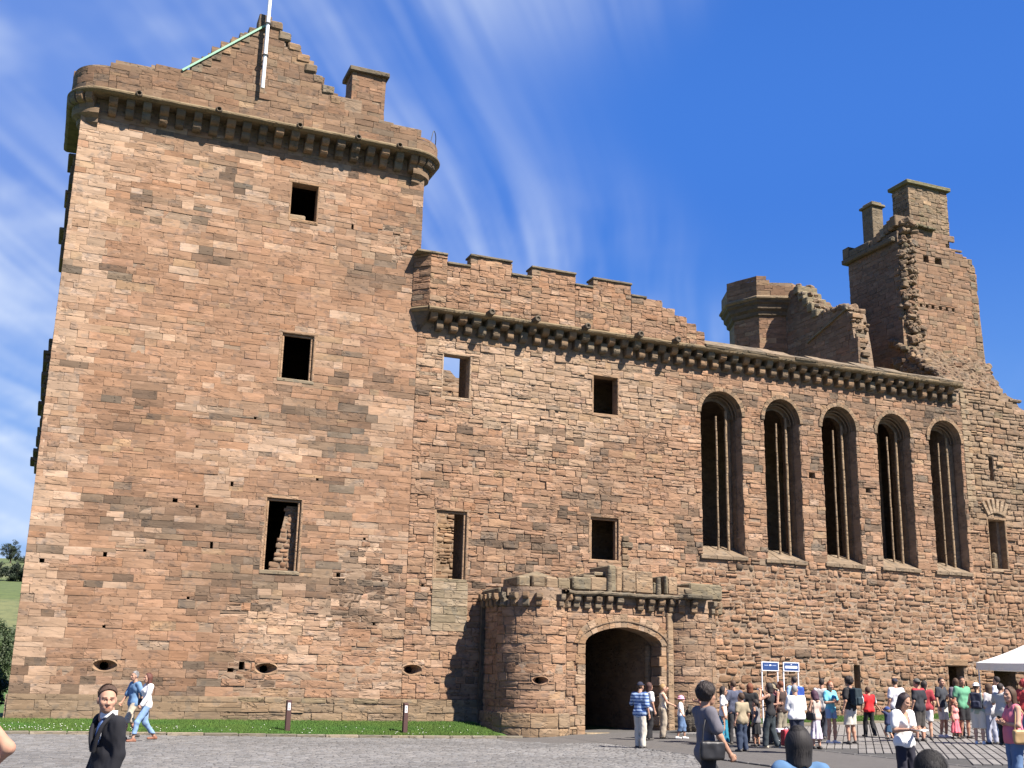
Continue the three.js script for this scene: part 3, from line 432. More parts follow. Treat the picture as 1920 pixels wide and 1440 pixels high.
  { const bl = [], bp = straight(12.2, 19.6, -8.95); lay(bp, 0, 7.4, 4, 17, { style: () => ({ ...rubble, h: [0.14, 0.28], w: [0.3, 0.8], col: (r) => pick(r, { tan: 2, grey: 3, pale: 2, brown: 2, buff: 2 }) }), keep: (s, y) => y < 14.95 }, rng, bl); const m = part(T, 'back_wall_masonry', stoneMerge(bl), M.stone); m.userData.kind = 'stuff'; }
  part(T, 'added_room_side', uvBox(box(19.0, 19.1, 3.9, 13.95, -2.2, -0.55)), inner); part(T, 'added_room_back', uvBox(box(19.0, 23.0, 3.9, 13.95, -2.5, -2.22)), inner); part(T, 'unseen_room_roof', uvBox(box(19.12, 23.0, 13.65, 13.94, -2.2, -0.55)), inner); part(T, 'added_upper_floor', uvBox(box(19.12, 23.0, 10.4, 10.7, -2.2, -0.55)), inner); part(T, 'added_room_floor', uvBox(box(19.12, 23.0, 4.6, 4.9, -2.2, -0.55)), inner);  // closed boxes added behind the windows over the gate to keep them dark
  part(T, 'hall_partition', uvBox(box(23.02, 23.5, 3.9, 14.85, -8.95, -0.55)), inner); part(T, 'added_hall_cover', uvBox(box(23.52, 37.9, 14.55, 14.88, -8.98, -0.55)), inner); part(T, 'end_wall', uvBox(box(37.3, 37.88, -0.6, 14.5, -8.95, -0.55)), inner); part(T, 'darkened_hall_floor', uvBox(box(23.52, 37.28, 4.6, 4.9, -8.95, -0.55)), plain(0.075, 0.062, 0.045, 1));  // added cover keeps the sun out; floor colour darkened to cut bounced light
  gunLoop(T, (u, v, d) => [loop.cx + u, loop.cy + v, d], 0.37, 0.175, 0.13, tinted(0.50, 0.33, 0.21));
  const frame = tinted(0.50, 0.33, 0.21), pale = tinted(0.58, 0.42, 0.29);
  windowSurround(T, wins[0], 0, frame, rng, { roll: true, sill: tinted(0.33, 0.27, 0.18) }); windowSurround(T, wins[1], 0, pale, rng, { face: 0.08 }); windowSurround(T, wins[2], 0, frame, rng, { face: 0.08 }); windowSurround(T, wins[3], 0, frame, rng, { roll: true });
  for (let r = 0, y = 3.35; y < 5.0; r++, y += 0.285) for (let k = 0; k < 2; k++) { const xm = 13.6 + (r % 2 ? 0.25 : -0.2); part(T, 'apron_stone', uvBox(worn(k ? xm : 12.95, k ? 14.3 : xm, y + 0.005, y + 0.28, -0.1, 0.025 + 0.012 * rng(), 0.012, rng), TILE, rng() * 9), [tinted(0.42, 0.335, 0.235), tinted(0.37, 0.30, 0.205), tinted(0.46, 0.36, 0.25)][(r + 2 * k) % 3]); }
  for (const op of ARCHES) { // tall lights
    const w = pieceGroup(T, 'hall_window'), st = [[0.44, 0.30, 0.19], [0.38, 0.26, 0.165], [0.32, 0.23, 0.15], [0.48, 0.32, 0.2]].map((c) => tinted(...c)), m = (op.x0 + op.x1) / 2, hw = (op.x1 - op.x0) / 2;
    voussoirs(w, op, 0, 0.16, 17, st, rng, 0.025, 0.2);
    // mullions and inner orders of the jambs
    const bar = (x, z, r, y1) => { const g = []; for (let k = 0; k < 9; k++) { const y0 = op.y0 + (y1 - op.y0) * k / 9 + 0.01, ye = op.y0 + (y1 - op.y0) * (k + 1) / 9 - 0.01, c = new THREE.CylinderGeometry(r * (0.95 + 0.1 * rng()), r, ye - y0, 8); c.translate(x + (rng() - 0.5) * 0.02, (y0 + ye) / 2, z); g.push(c); } return uvBox(joined(g), TILE, rng() * 5); };
    part(w, 'mullion', bar(m + 0.08, -0.55, 0.045, 12.5), tinted(0.40, 0.29, 0.19)); part(w, 'mullion', bar(m + 0.52, -0.5, 0.06, 12.75), tinted(0.46, 0.33, 0.21));
    part(w, 'jamb_shaft', bar(op.x1 - 0.06, -0.9, 0.09, 12.6), tinted(0.42, 0.30, 0.2)); part(w, 'jamb_shaft', bar(op.x0 + 0.06, -0.3, 0.06, 12.5), tinted(0.44, 0.29, 0.18));
    for (const rr of [0.05, 0.13]) { const g = new THREE.TorusGeometry(hw - rr, 0.035, 6, 24, Math.PI); g.translate(m, op.spring, -0.25 - rr * 1.6); part(w, 'head_moulding', uvBox(g), st[1]); }
    { const g = new THREE.RingGeometry(hw * 0.72, hw * 1.02, 24, 1, 0, Math.PI); g.translate(m, op.spring - 0.02, -0.62); part(w, 'head_tracery', uvBox(g), tinted(0.40, 0.29, 0.2)); }
    // sloping sill of three slabs
    const sh = new THREE.Shape(); sh.moveTo(-1.0, op.y0 - 0.3).lineTo(0.06, op.y0 - 0.3).lineTo(0.06, op.y0 - 0.19).lineTo(-0.9, op.y0 + 0.28).lineTo(-1.0, op.y0 + 0.28);
    for (let k = 0; k < 3; k++) { const a = op.x0 - 0.12 + (op.x1 - op.x0 + 0.24) * k / 3, g = new THREE.ExtrudeGeometry(sh, { depth: (op.x1 - op.x0 + 0.24) / 3 - 0.03, bevelEnabled: true, bevelSize: 0.012, bevelThickness: 0.012, bevelSegments: 1 }); moved(g, new THREE.Matrix4().set(0, 0, 1, a, 0, 1, 0, (rng() - 0.5) * 0.03, 1, 0, 0, 0, 0, 0, 0, 1)); part(w, 'sill_slab', uvBox(g, TILE, rng() * 5), tinted(0.34, 0.255, 0.175)); }
  }
  { const p = []; for (const [x, y] of [[36.15, 2.68]]) p.push([x, y]); part(T, 'lintel', uvBox(worn(35.9, 37.15, 2.68, 2.98, -0.4, 0.05, 0.04, rng)), tinted(0.38, 0.25, 0.15)); }
  // chequered corbels in two rows, string course, battlements
  const parapet = pieceGroup(T, 'parapet'), cs = straight(12.2, 37.6, 0), n = 44, dx = 25.1 / n;
  for (let k = 0; k < n; k++) { part(parapet, 'corbel', corbel(cs, 0.3 + k * dx, 0.3, [[0.42, 14.66, 14.96]], rng), corbelTones[Math.floor(rng() * 5)]); part(parapet, 'corbel', corbel(cs, 0.3 + (k + 0.5) * dx, 0.28, [[0.24, 14.32, 14.66]], rng), corbelTones[Math.floor(rng() * 5)]); }
  const pp = new Path(11.72, 0.02).to(12.24, 0.52).to(37.55, 0.52), k0 = pp.segs[1].s, sx = (x) => k0 + x - 12.24;
  part(parapet, 'string_moulding', sweep(pp, 0, pp.len, [[-0.62, 14.93], [-0.02, 14.93], [0.05, 14.97], [0.08, 15.04], [0.05, 15.1], [-0.2, 15.12]], 220, (s) => 0.02 * (vnoise(s * 2.4, 3, 9) - 0.5)), tinted(0.38, 0.285, 0.175));
  part(parapet, 'corner_bracket', (() => { const g = new THREE.BufferGeometry(); const v = [[11.75, 14.93, 0.0], [12.24, 14.93, 0.5], [12.05, 14.25, 0.0], [12.6, 14.93, 0.0]]; const f = [[0, 2, 1], [0, 1, 3], [1, 2, 3], [0, 3, 2]]; g.setAttribute('position', new THREE.BufferAttribute(new Float32Array(f.flat().flatMap((i) => v[i])), 3)); g.computeVertexNormals(); return uvBox(g); })(), tinted(0.24, 0.18, 0.12));
  const btop = (x) => x < 12.9 ? 17.2 : x < 13.83 ? 16.88 : x < 15.5 ? 17.34 : x < 16.36 ? 16.84 : x < 18.22 ? 17.27 : x < 19.0 ? 16.84 : x < 20.7 ? 17.22 : x < 22.1 ? 16.76 : x < 22.7 ? 16.5 : x < 23.25 ? 16.25 : x < 23.7 ? 16.0 : x < 24.1 ? 15.72 : 15.3;
  part(parapet, 'parapet_core', band(pp, 0, sx(24.1), 15.0, (s) => btop(11.5 + Math.max(0, s)) - 0.06, -0.48, -0.04, 200), mortarDark);
  const bst = () => ({ ...weathered, h: [0.18, 0.27], w: [0.3, 0.85], split: 0.12, lost: 0.04, proud: 0.035, jit: 0.03, col: (r) => pick(r, { tan: 3, orange: 2.6, pink: 1.3, brown: 1.8, grey: 1.3, buff: 1.2, pale: 0.8, slate: 0.5 }) });
  for (const [a, b] of [[11.5, 12.24], [12.24, 12.9], [12.9, 13.83], [13.83, 15.5], [15.5, 16.36], [16.36, 18.22], [18.22, 19.0], [19.0, 20.7], [20.7, 22.1], [22.1, 22.7], [22.7, 23.25], [23.25, 23.7], [23.7, 24.1]]) lay(pp, Math.max(0, a < 12 ? 0 : sx(a)), sx(b), 15.12, btop((a + b) / 2) - 0.02, { style: bst }, rng, list);
  for (const [a, b] of [[12.26, 12.9], [12.9, 13.83], [13.8, 15.53], [15.5, 16.36], [16.33, 18.25], [18.22, 19.0], [18.97, 20.73], [20.7, 21.4]]) part(parapet, 'coping', uvBox(worn(a, b, btop((a + b) / 2) - 0.03, btop((a + b) / 2) + 0.055, -0.05, 0.575, 0.015, rng), TILE, rng() * 9), tinted(0.26, 0.215, 0.15));
  part(parapet, 'coping', uvBox(worn(11.7, 12.28, 17.17, 17.26, -0.02, 0.56, 0.015, rng)), tinted(0.28, 0.23, 0.155));
  for (const x of [14.62, 16.5, 18.62, 20.95, 22.65]) { const g = worn(x - 0.12, x + 0.12, 14.98, 15.2, 0.3, 0.86, 0.05, rng), h = new THREE.TorusGeometry(0.09, 0.045, 6, 12); h.translate(x, 15.1, 0.86); part(parapet, 'water_spout', uvBox(joined([g, h])), tinted(0.2, 0.16, 0.115)); }
  for (let x = 24.1; x < 37.4;) { const w = 0.55 + 0.7 * rng(); const sh = new THREE.Shape(), hh = 0.34 + 0.13 * rng(); sh.moveTo(-0.75, 15.08).lineTo(0.6, 15.08).lineTo(0.62, 15.15).lineTo(-0.2, 15.12 + hh).lineTo(-0.75, 15.12 + hh); const g = new THREE.ExtrudeGeometry(sh, { depth: Math.min(w, 37.55 - x) - 0.03, bevelEnabled: true, bevelSize: 0.01, bevelThickness: 0.012, bevelSegments: 1 }); moved(g, new THREE.Matrix4().set(0, 0, 1, x, 0, 1, 0, 0, 1, 0, 0, (rng() - 0.5) * 0.06, 0, 0, 0, 1)); part(parapet, 'coping_slab', uvBox(g, TILE, rng() * 9), [tinted(0.30, 0.235, 0.16), tinted(0.25, 0.2, 0.14), tinted(0.36, 0.27, 0.18)][Math.floor(rng() * 3)]); x += w; }
  part(T, 'wall_head', uvBox(box(12.1, 37.85, 14.9, 15.05, -1.6, 0.02)), mortarDark);
  // toothing beside the lower window over the gate
  for (let k = 0; k < 5; k++) { const y = 6.0 + k * 0.24; part(T, 'broken_stone', uvBox(worn(20.52, 20.75 + 0.25 * rng(), y, y + 0.22, -0.1, 0.05 + 0.04 * rng(), 0.03, rng), TILE, rng() * 5), corbelTones[k]); }
  setStones(wall, list, 300, (s) => s.p[2] > -0.3);
}
function rngAt(x, y) { return hash2(Math.floor(x * 3), Math.floor(y * 5), 99) * 0.9 + 0.05; }

// ---------------------------------------------------------------- end wall at the far right, and the ruins that rise behind the range
{
  const rng = rngOf(37), T = thing('end_tower_wall', 'grey weathered wall at the right end of the palace, broken off at the top', 'wall', [43, 0, -1]);
  const win = { x0: 39.08, x1: 40.08, y0: 6.95, y1: 9.17 }, slit = { x0: 39.45, x1: 39.72, y0: 10.95, y1: 12.05 }, door = { x0: 38.75, x1: 40.0, y0: 0.3, y1: 2.55 };
  const out = [[37.92, -0.6], [50, -0.6], [50, 11.5], [46, 12.6], [43.5, 13.9], [41.6, 14.6], [41.4, 14.95], [40.6, 15.2], [38.2, 15.25], [37.92, 15.1]], top = (x) => x < 40.6 ? 15.2 : x < 41.5 ? 14.95 : x < 43.5 ? lerp(14.6, 13.9, (x - 41.5) / 2) : x < 46 ? lerp(13.9, 12.6, (x - 43.5) / 2.5) : lerp(12.6, 11.5, (x - 46) / 4);
  const wall = part(T, 'wall', wallBody(0, 0, 0, 0, -0.21, 1.6, [win, slit, door], out), mortarDark), list = [];
  const style = (s, y) => ({ ...(y > 6.5 ? { ...rubble, h: [0.2, 0.32], w: [0.35, 0.85], gap: 0.03, jit: 0.04, bev: 0.03 } : rubble), col: (r) => pick(r, y > 9 ? { grey: 4, buff: 2, slate: 1.4, brown: 1.5, pale: 1.6, umber: 0.8, green: 0.5 } : { brown: 2.4, tan: 2.2, orange: 1.8, umber: 1, buff: 1.6, grey: 1.8, slate: 0.7, pale: 0.8 }) });
  lay(straight(37.92, 47, -0.15), 0, 9.08, -0.3, 15.25, { style, openings: [win, slit, door].map((o) => ({ ...o, x0: o.x0 - 37.92, x1: o.x1 - 37.92 })), keep: (s, y, a, b, c, d) => d < top(37.92 + s) + 0.12 }, rng, list);
  for (let k = 0; k < 22; k++) { const y = 9.6 + k * 0.25; if (y > 14.6) break; part(wall, 'quoin', uvBox(worn(37.86, 38.16 + (k % 2) * 0.2, y + 0.01, y + 0.24, -0.3, 0.02, 0.02, rng), TILE, rng() * 9), tinted(0.46, 0.345, 0.23)); }
  const w = windowSurround(T, win, -0.15, tinted(0.46, 0.31, 0.19), rng, { face: 0.1, sill: tinted(0.5, 0.37, 0.25) });
  for (let k = 0; k < 6; k++) { const a = R(118 - k * 11.2), cx = 39.55, cy = 8.6, g = worn(-0.09, 0.09, 0.85, 1.5, -0.3, -0.08, 0.02, rng); g.rotateZ(a - Math.PI / 2); g.translate(cx, cy, 0); part(w, 'relieving_stone', uvBox(g), tinted(0.5, 0.37, 0.25)); }
  part(w, 'broken_tracery', uvBox(worn(39.62, 39.95, 7.0, 7.75, -0.75, -0.55, 0.07, rng)), tinted(0.3, 0.23, 0.15));
  part(T, 'room_back', uvBox(box(37.95, 46, -0.6, 12.0, -4.2, -3.6)), inner); part(T, 'unseen_room_roof', uvBox(box(37.95, 46, 12.3, 12.6, -3.6, -1.85)), inner);
  setStones(wall, list, 300, (s) => s.p[0] < 42.5);
}
function rubbleHeap(parent, n, place, rng, size = [0.1, 0.32]) { // rough core of broken masonry, each lump a worn block
  const g = []; for (let k = 0; k < n; k++) { const [x, y, z] = place(rng), a = lerp(size[0], size[1], rng()), b = a * (0.4 + 0.5 * rng()), w = worn(-a, a * (0.5 + rng()), -b, b, -a, a, a * 0.3, rng); w.rotateX((rng() - 0.5) * 0.9); w.rotateY(rng() * 6); w.rotateZ((rng() - 0.5) * 0.7); w.translate(x, y, z); const u = uvBox(w, TILE, rng() * 9), c = pick(rng, { grey: 2, slate: 1.5, umber: 2, green: 1.2, brown: 1.2, buff: 0.8 }), cc = new Float32Array(u.attributes.position.count * 3); for (let i = 0; i < cc.length; i += 3) { cc[i] = c[0]; cc[i + 1] = c[1]; cc[i + 2] = c[2]; } u.setAttribute('color', new THREE.BufferAttribute(cc, 3)); g.push(u); }
  const m = part(parent, 'broken_rubble', mergeGeometries(g), M.stone); m.userData.kind = 'stuff'; return m;
}
{
  const rng = rngOf(41), T = thing('ruined_tower', 'tall roofless ruin with two chimneys and a jagged broken edge behind the range', 'ruin', [42, 0, -8]);
  const list = [], dark = { brown: 2, umber: 2, grey: 3, slate: 1.2, tan: 1.6, orange: 0.8, buff: 0.8, pink: 0.5 };
  // west wall, seen along its shaded flank
  const wp = new Path(39.85, -9.6).to(39.85, -5.6).to(40.75, -5.5);
  const wall = part(T, 'west_wall', uvBox(box(39.89, 40.95, 3, 25.1, -9.6, -5.75)), mortarDark);
  lay(wp, 0, 4.0, 12, 25.15, { style: () => ({ ...ashlar, w: [0.35, 0.9], col: (r) => pick(r, { umber: 2, slate: 2, grey: 2, brown: 1.5 }) }) }, rng, list);
  lay(wp, 4.0, wp.len, 12, 20.2, { style: () => ({ ...ashlar, w: [0.35, 0.9], col: (r) => pick(r, { buff: 2, grey: 3, brown: 1.5, green: 1 }) }), keep: (s, y) => s < 4.45 + 0.25 * rng() }, rng, list);
  rubbleHeap(T, 420, (r) => { const y = lerp(16.5, 25.0, r()); return [39.95 + 0.9 * r() + (y > 20 ? 0 : 0.2), y, -5.75 + 0.35 * r() - 0.1 * vnoise(y * 2, 3, 4)]; }, rng, [0.08, 0.2]);
  part(T, 'string_moulding', uvBox(worn(39.6, 40.9, 24.55, 24.85, -9.9, -5.7, 0.06, rng)), tinted(0.22, 0.18, 0.125)); part(T, 'parapet', uvBox(worn(39.66, 40.3, 24.85, 25.5, -9.85, -9.3, 0.04, rng)), tinted(0.24, 0.19, 0.13)); part(T, 'parapet', uvBox(worn(39.68, 40.2, 24.85, 25.25, -9.3, -7.6, 0.04, rng)), tinted(0.24, 0.19, 0.13));
  for (let k = 0; k < 7; k++) part(T, 'broken_step', uvBox(worn(39.75 + 0.05 * rng(), 40.5, 24.8 + 0.1 * k, 25.25 + 0.13 * k, -7.7 + k * 0.28, -7.35 + k * 0.3, 0.04, rng), TILE, rng() * 5), corbelTones[k % 5]);
  rubbleHeap(T, 60, (r) => [40.2 + 0.7 * r(), 25.1 + 0.7 * r(), -5.9 + 0.5 * r()], rng, [0.1, 0.24]);
  // south wall
  const rows = [...[41.35, 41.75, 42.2].map((x) => [x, 25.0, 0.2, 0.2]), [42.65, 24.35, 0.36, 0.42], [43.5, 24.35, 0.46, 0.4], ...[41.6, 42.1, 42.5, 42.9, 43.4, 43.85, 44.3].map((x) => [x, 21.62 + 0.02 * x - 0.85, 0.19, 0.2])], holes = putlogs(rows);
  const z = -6.6, top = (x) => x < 44.4 ? 26.0 : x < 45.0 ? 25.3 : x < 45.5 ? 25.0 : 24.6, sp = straight(40.9, 46.15, z);
  const sw = part(T, 'south_wall', wallBody(0, 0, 0, 0, z - 0.04, 1.0, holes, [[40.95, 3], [46.4, 3], [46.3, 19], [46.05, 24.5], [45.4, 24.8], [44.4, 25.2], [44.4, 25.9], [40.95, 25.9]]), mortarDark);
  const ss = (s, y) => { const x = 40.9 + s, p = near(x, y, 41.4, 20, 1.6, 3) * 2; return { ...ashlar, h: [0.2, 0.3], w: [0.3, 0.9], proud: 0.04, jit: 0.03, bev: 0.02, split: 0.15, col: (r) => pick(r, { ...dark, tan: 2.6, orange: y < 24 ? 1.6 : 0.3, pink: 1 + p, pale: 0.4 + 2 * p, cream: p, grey: y > 24 ? 5 : 2 }) }; };
  lay(sp, 0, 5.25, 15, 26.0, { style: ss, openings: holes.map((o) => ({ ...o, x0: o.x0 - 40.9, x1: o.x1 - 40.9 })), keep: (s, y, a, b, c, d) => d < top(40.9 + s) + 0.05 && 40.9 + b < 46.35 - 0.03 * (y - 15) + 0.1 * rng() }, rng, list);
  for (let k = 0; k < 22; k++) { const y = 15.2 + k * 0.44, x = 46.05 - 0.03 * (y - 15); part(sw, 'broken_stone', uvBox(worn(x - 0.2, x + 0.12 + 0.22 * rng(), y, y + 0.4, z - 0.9, z + 0.02, 0.05, rng), TILE, rng() * 5), corbelTones[k % 5]); }
  // two chimneys
  const c2 = pieceGroup(T, 'chimney'), cp = new Path(41.72, z - 1.3).to(41.72, z).to(44.45, z).to(44.45, z - 1.3);
  part(c2, 'shaft', uvBox(box(41.76, 44.41, 25.0, 28.6, z - 1.3, z - 0.04)), mortarDark);
  lay(cp, 0, cp.len, 26.0, 28.6, { style: () => ({ ...weathered, h: [0.2, 0.3], w: [0.3, 0.7], col: (r) => pick(r, { green: 2, grey: 3, buff: 1.6, umber: 1.4, slate: 1.4, pale: 0.3 }) }) }, rng, list);
  part(c2, 'cap', uvBox(worn(41.55, 44.62, 28.58, 28.8, z - 1.45, z + 0.16, 0.03, rng)), tinted(0.27, 0.25, 0.14));
  for (let k = 0; k < 5; k++) part(c2, 'ledge_stone', uvBox(worn(41.8 + k * 0.3, 42.1 + k * 0.3, 26.1 - 0.03 * k + 0.05 * rng(), 26.25 - 0.03 * k, z - 0.1, z + 0.22 + 0.06 * rng(), 0.03, rng), TILE, rng() * 5), tinted(0.22, 0.2, 0.12));
  const c1 = pieceGroup(T, 'chimney'); part(c1, 'shaft', uvBox(worn(39.98, 40.72, 25.0, 27.35, -8.4, -7.55, 0.02, rng)), tinted(0.27, 0.215, 0.145)); part(c1, 'cap', uvBox(worn(39.88, 40.84, 27.35, 27.5, -8.52, -7.43, 0.03, rng)), tinted(0.3, 0.25, 0.16)); part(c1, 'cap', uvBox(worn(40.02, 40.7, 27.5, 27.66, -8.38, -7.57, 0.03, rng)), tinted(0.3, 0.25, 0.16));
  // sloping mass of bare core masonry between the ruin and the end wall
  const slopeY = (z) => z > -1.6 ? lerp(15.2, 14.75, (z + 1.6) / 1.1) : z > -3.4 ? lerp(16.6, 15.2, (z + 3.4) / 1.8) : z > -5.4 ? lerp(18.4, 16.6, (z + 5.4) / 2) : lerp(19.2, 18.4, (z + 6.6) / 1.2), edgeX = (z) => lerp(46.0, 41.6, (z + 6.6) / 6.1);
  { const Pq = [], q = (a, b, c, d) => Pq.push(...a, ...b, ...c, ...a, ...c, ...d), N = 18; for (let j = 0; j < N; j++) { const za = lerp(-6.6, -0.5, j / N), zb = lerp(-6.6, -0.5, (j + 1) / N), ya = slopeY(za) - 0.05, yb = slopeY(zb) - 0.05, xa = edgeX(za), xb = edgeX(zb); q([39.9, ya, za], [39.9, yb, zb], [xb, yb - 0.5, zb], [xa, ya - 0.5, za]); q([xa, ya - 0.5, za], [xb, yb - 0.5, zb], [xb, 3, zb], [xa, 3, za]); q([39.9, 3, za], [39.9, 3, zb], [39.9, yb, zb], [39.9, ya, za]); } q([39.9, 3, -0.5], [edgeX(-0.5), 3, -0.5], [edgeX(-0.5), slopeY(-0.5) - 0.55, -0.5], [39.9, slopeY(-0.5) - 0.05, -0.5]); const g = new THREE.BufferGeometry(); g.setAttribute('position', new THREE.BufferAttribute(new Float32Array(Pq), 3)); g.computeVertexNormals(); part(T, 'core_masonry', uvBox(g), mortarDark); }
  rubbleHeap(T, 1500, (r) => { const zz = lerp(-6.5, -0.6, r()), u = r(), x = lerp(39.8, edgeX(zz) + 0.1, u); return [x, slopeY(zz) - 0.5 * u + 0.04 + 0.12 * r(), zz]; }, rng, [0.09, 0.24]);
  rubbleHeap(T, 260, (r) => { const y = lerp(13.5, 18.4, r()), zz = y > 16.6 ? lerp(-3.4, -6, (y - 16.6) / 1.9) : lerp(-1.0, -3.4, (y - 14.8) / 1.8); return [39.8 + 0.25 * r(), y - 0.5 * r(), Math.min(-0.7, zz - 0.7 * r())]; }, rng, [0.09, 0.24]);
  setStones(wall, list, 300);
}
{
  const rng = rngOf(43), T = thing('stair_turret', 'squat polygonal stair turret with an overhanging cap behind the battlements', 'turret', [35.85, 0, -11.9]);
  const c = [35.85, -11.9], rO = 2.1, ring = (r) => { const p = new Path(c[0] - r, c[1]); for (let k = 1; k <= 4; k++) { const a = R(180 - 45 * k); p.to(c[0] + r * Math.cos(a), c[1] + r * Math.sin(a)); } return p; }, lathe = (prof) => { const g = new THREE.LatheGeometry(prof.map(([a, b]) => new THREE.Vector2(a, b)), 8).toNonIndexed(); g.computeVertexNormals(); g.translate(c[0], 0, c[1]); return uvBox(g); };
  const wall = part(T, 'wall', lathe([[rO - 0.045, 3], [rO - 0.045, 21.5]]), mortarDark), list = [], tones = { brown: 3, tan: 1.4, umber: 2.4, grey: 1.5, orange: 0.8, buff: 0.7 };
  const p1 = ring(rO), p2 = ring(rO + 0.42), capTop = (s) => s < p2.len * 0.3 ? 23.1 : 22.85; lay(p1, 0, p1.len, 15, 21.45, { style: () => ({ ...ashlar, h: [0.22, 0.3], col: (r) => pick(r, tones) }) }, rng, list);
  lay(p2, 0, p2.len, 22.05, 23.15, { style: () => ({ ...ashlar, h: [0.25, 0.32], col: (r) => pick(r, tones) }), keep: (s, y, a, b, cc, d) => d < capTop(s) + 0.05 }, rng, list);
  part(T, 'cap_core', lathe([[rO - 0.2, 21.9], [rO + 0.37, 21.9], [rO + 0.37, 22.8], [rO - 0.2, 22.8]]), mortarDark); part(T, 'string_moulding', lathe([[rO, 21.82], [rO + 0.44, 21.82], [rO + 0.52, 21.9], [rO + 0.52, 21.98], [rO + 0.42, 22.06], [rO, 22.06]]), tinted(0.36, 0.27, 0.17)); part(T, 'corbelling', lathe([[rO - 0.1, 20.9], [rO + 0.1, 21.05], [rO + 0.12, 21.25], [rO + 0.26, 21.38], [rO + 0.28, 21.6], [rO + 0.4, 21.7], [rO + 0.42, 21.84]]), tinted(0.2, 0.15, 0.1));
  setStones(wall, list, 300);
}
{
  const rng = rngOf(47), T = thing('ruined_cross_wall', 'shaded cross wall with a stepped top and broken toothed end behind the battlements', 'wall', [36.2, 0, -7]);
  const prof = [[-11, 3], [-11, 22.3], [-8.7, 22.35], [-8.7, 21.75], [-8.2, 21.7], [-8.15, 21.3], [-7.8, 21.25], [-7.75, 20.85], [-7.4, 20.8], [-7.35, 20.4], [-6.9, 20.3], [-5.1, 20.1], [-4.65, 19.7], [-4.5, 18.7], [-4.35, 17.8], [-4.2, 16.5], [-4.1, 3]];
  const sh = new THREE.Shape(); prof.forEach(([a, b], i) => i ? sh.lineTo(a, b) : sh.moveTo(a, b)); const cg = new THREE.ExtrudeGeometry(sh, { depth: 0.95, bevelEnabled: false }); moved(cg, new THREE.Matrix4().set(0, 0, 1, 35.74, 0, 1, 0, 0, 1, 0, 0, 0, 0, 0, 0, 1)); const wall = part(T, 'wall', uvBox(cg), mortarDark), list = [];
  const top = (z) => { for (let i = 1; i < prof.length - 1; i++) if (z <= prof[i + 1][0]) return lerp(prof[i][1], prof[i + 1][1], clamp((z - prof[i][0]) / (prof[i + 1][0] - prof[i][0] || 1))); return 15; };
  const wp = new Path(35.7, -11).to(35.7, -4.15); lay(wp, 0, wp.len, 14.6, 22.4, { style: () => ({ ...ashlar, col: (r) => pick(r, { umber: 2, slate: 2, grey: 2, brown: 2 }) }), keep: (s, y, a, b, c, d) => d < top(-11 + s) + 0.04 }, rng, list);
  for (let k = 0; k < 18; k++) { const y = 15.0 + k * 0.26, z = y < 16.5 ? -4.2 : lerp(-4.2, -4.7, (y - 16.5) / 3); part(wall, 'toothing_stone', uvBox(worn(35.66 + 0.3 * rng(), 36.1 + 0.7 * rng(), y, y + 0.23, z - 0.4, z + 0.05 + 0.3 * rng(), 0.03, rng), TILE, rng() * 5), corbelTones[k % 5]); }
  part(T, 'raggle', uvBox((() => { const g = new THREE.BoxGeometry(0.12, 0.1, 3.4); g.rotateX(-0.28); g.translate(35.66, 19.5, -6.4); return g; })()), tinted(0.3, 0.25, 0.17));
  for (let k = 0; k < 5; k++) part(T, 'crow_step', uvBox(worn(35.6, 36.85, 21.95 - k * 0.43, 22.38 - k * 0.43, -9.0 + k * 0.36, -8.55 + k * 0.36, 0.04, rng), TILE, rng() * 5), tinted(0.33, 0.27, 0.175));
  rubbleHeap(T, 120, (r) => { const z = lerp(-8.8, -4.5, r()); return [35.75 + 0.9 * r(), top(z) + 0.02 + 0.12 * r(), z]; }, rng, [0.07, 0.2]);
  rubbleHeap(T, 90, (r) => { const t = r(); return [36.9 + 0.8 * r(), lerp(22.0, 20.0, t) + 0.3 * r(), lerp(-10, -7.5, t)]; }, rng, [0.14, 0.34]);
  setStones(wall, list, 300);
}

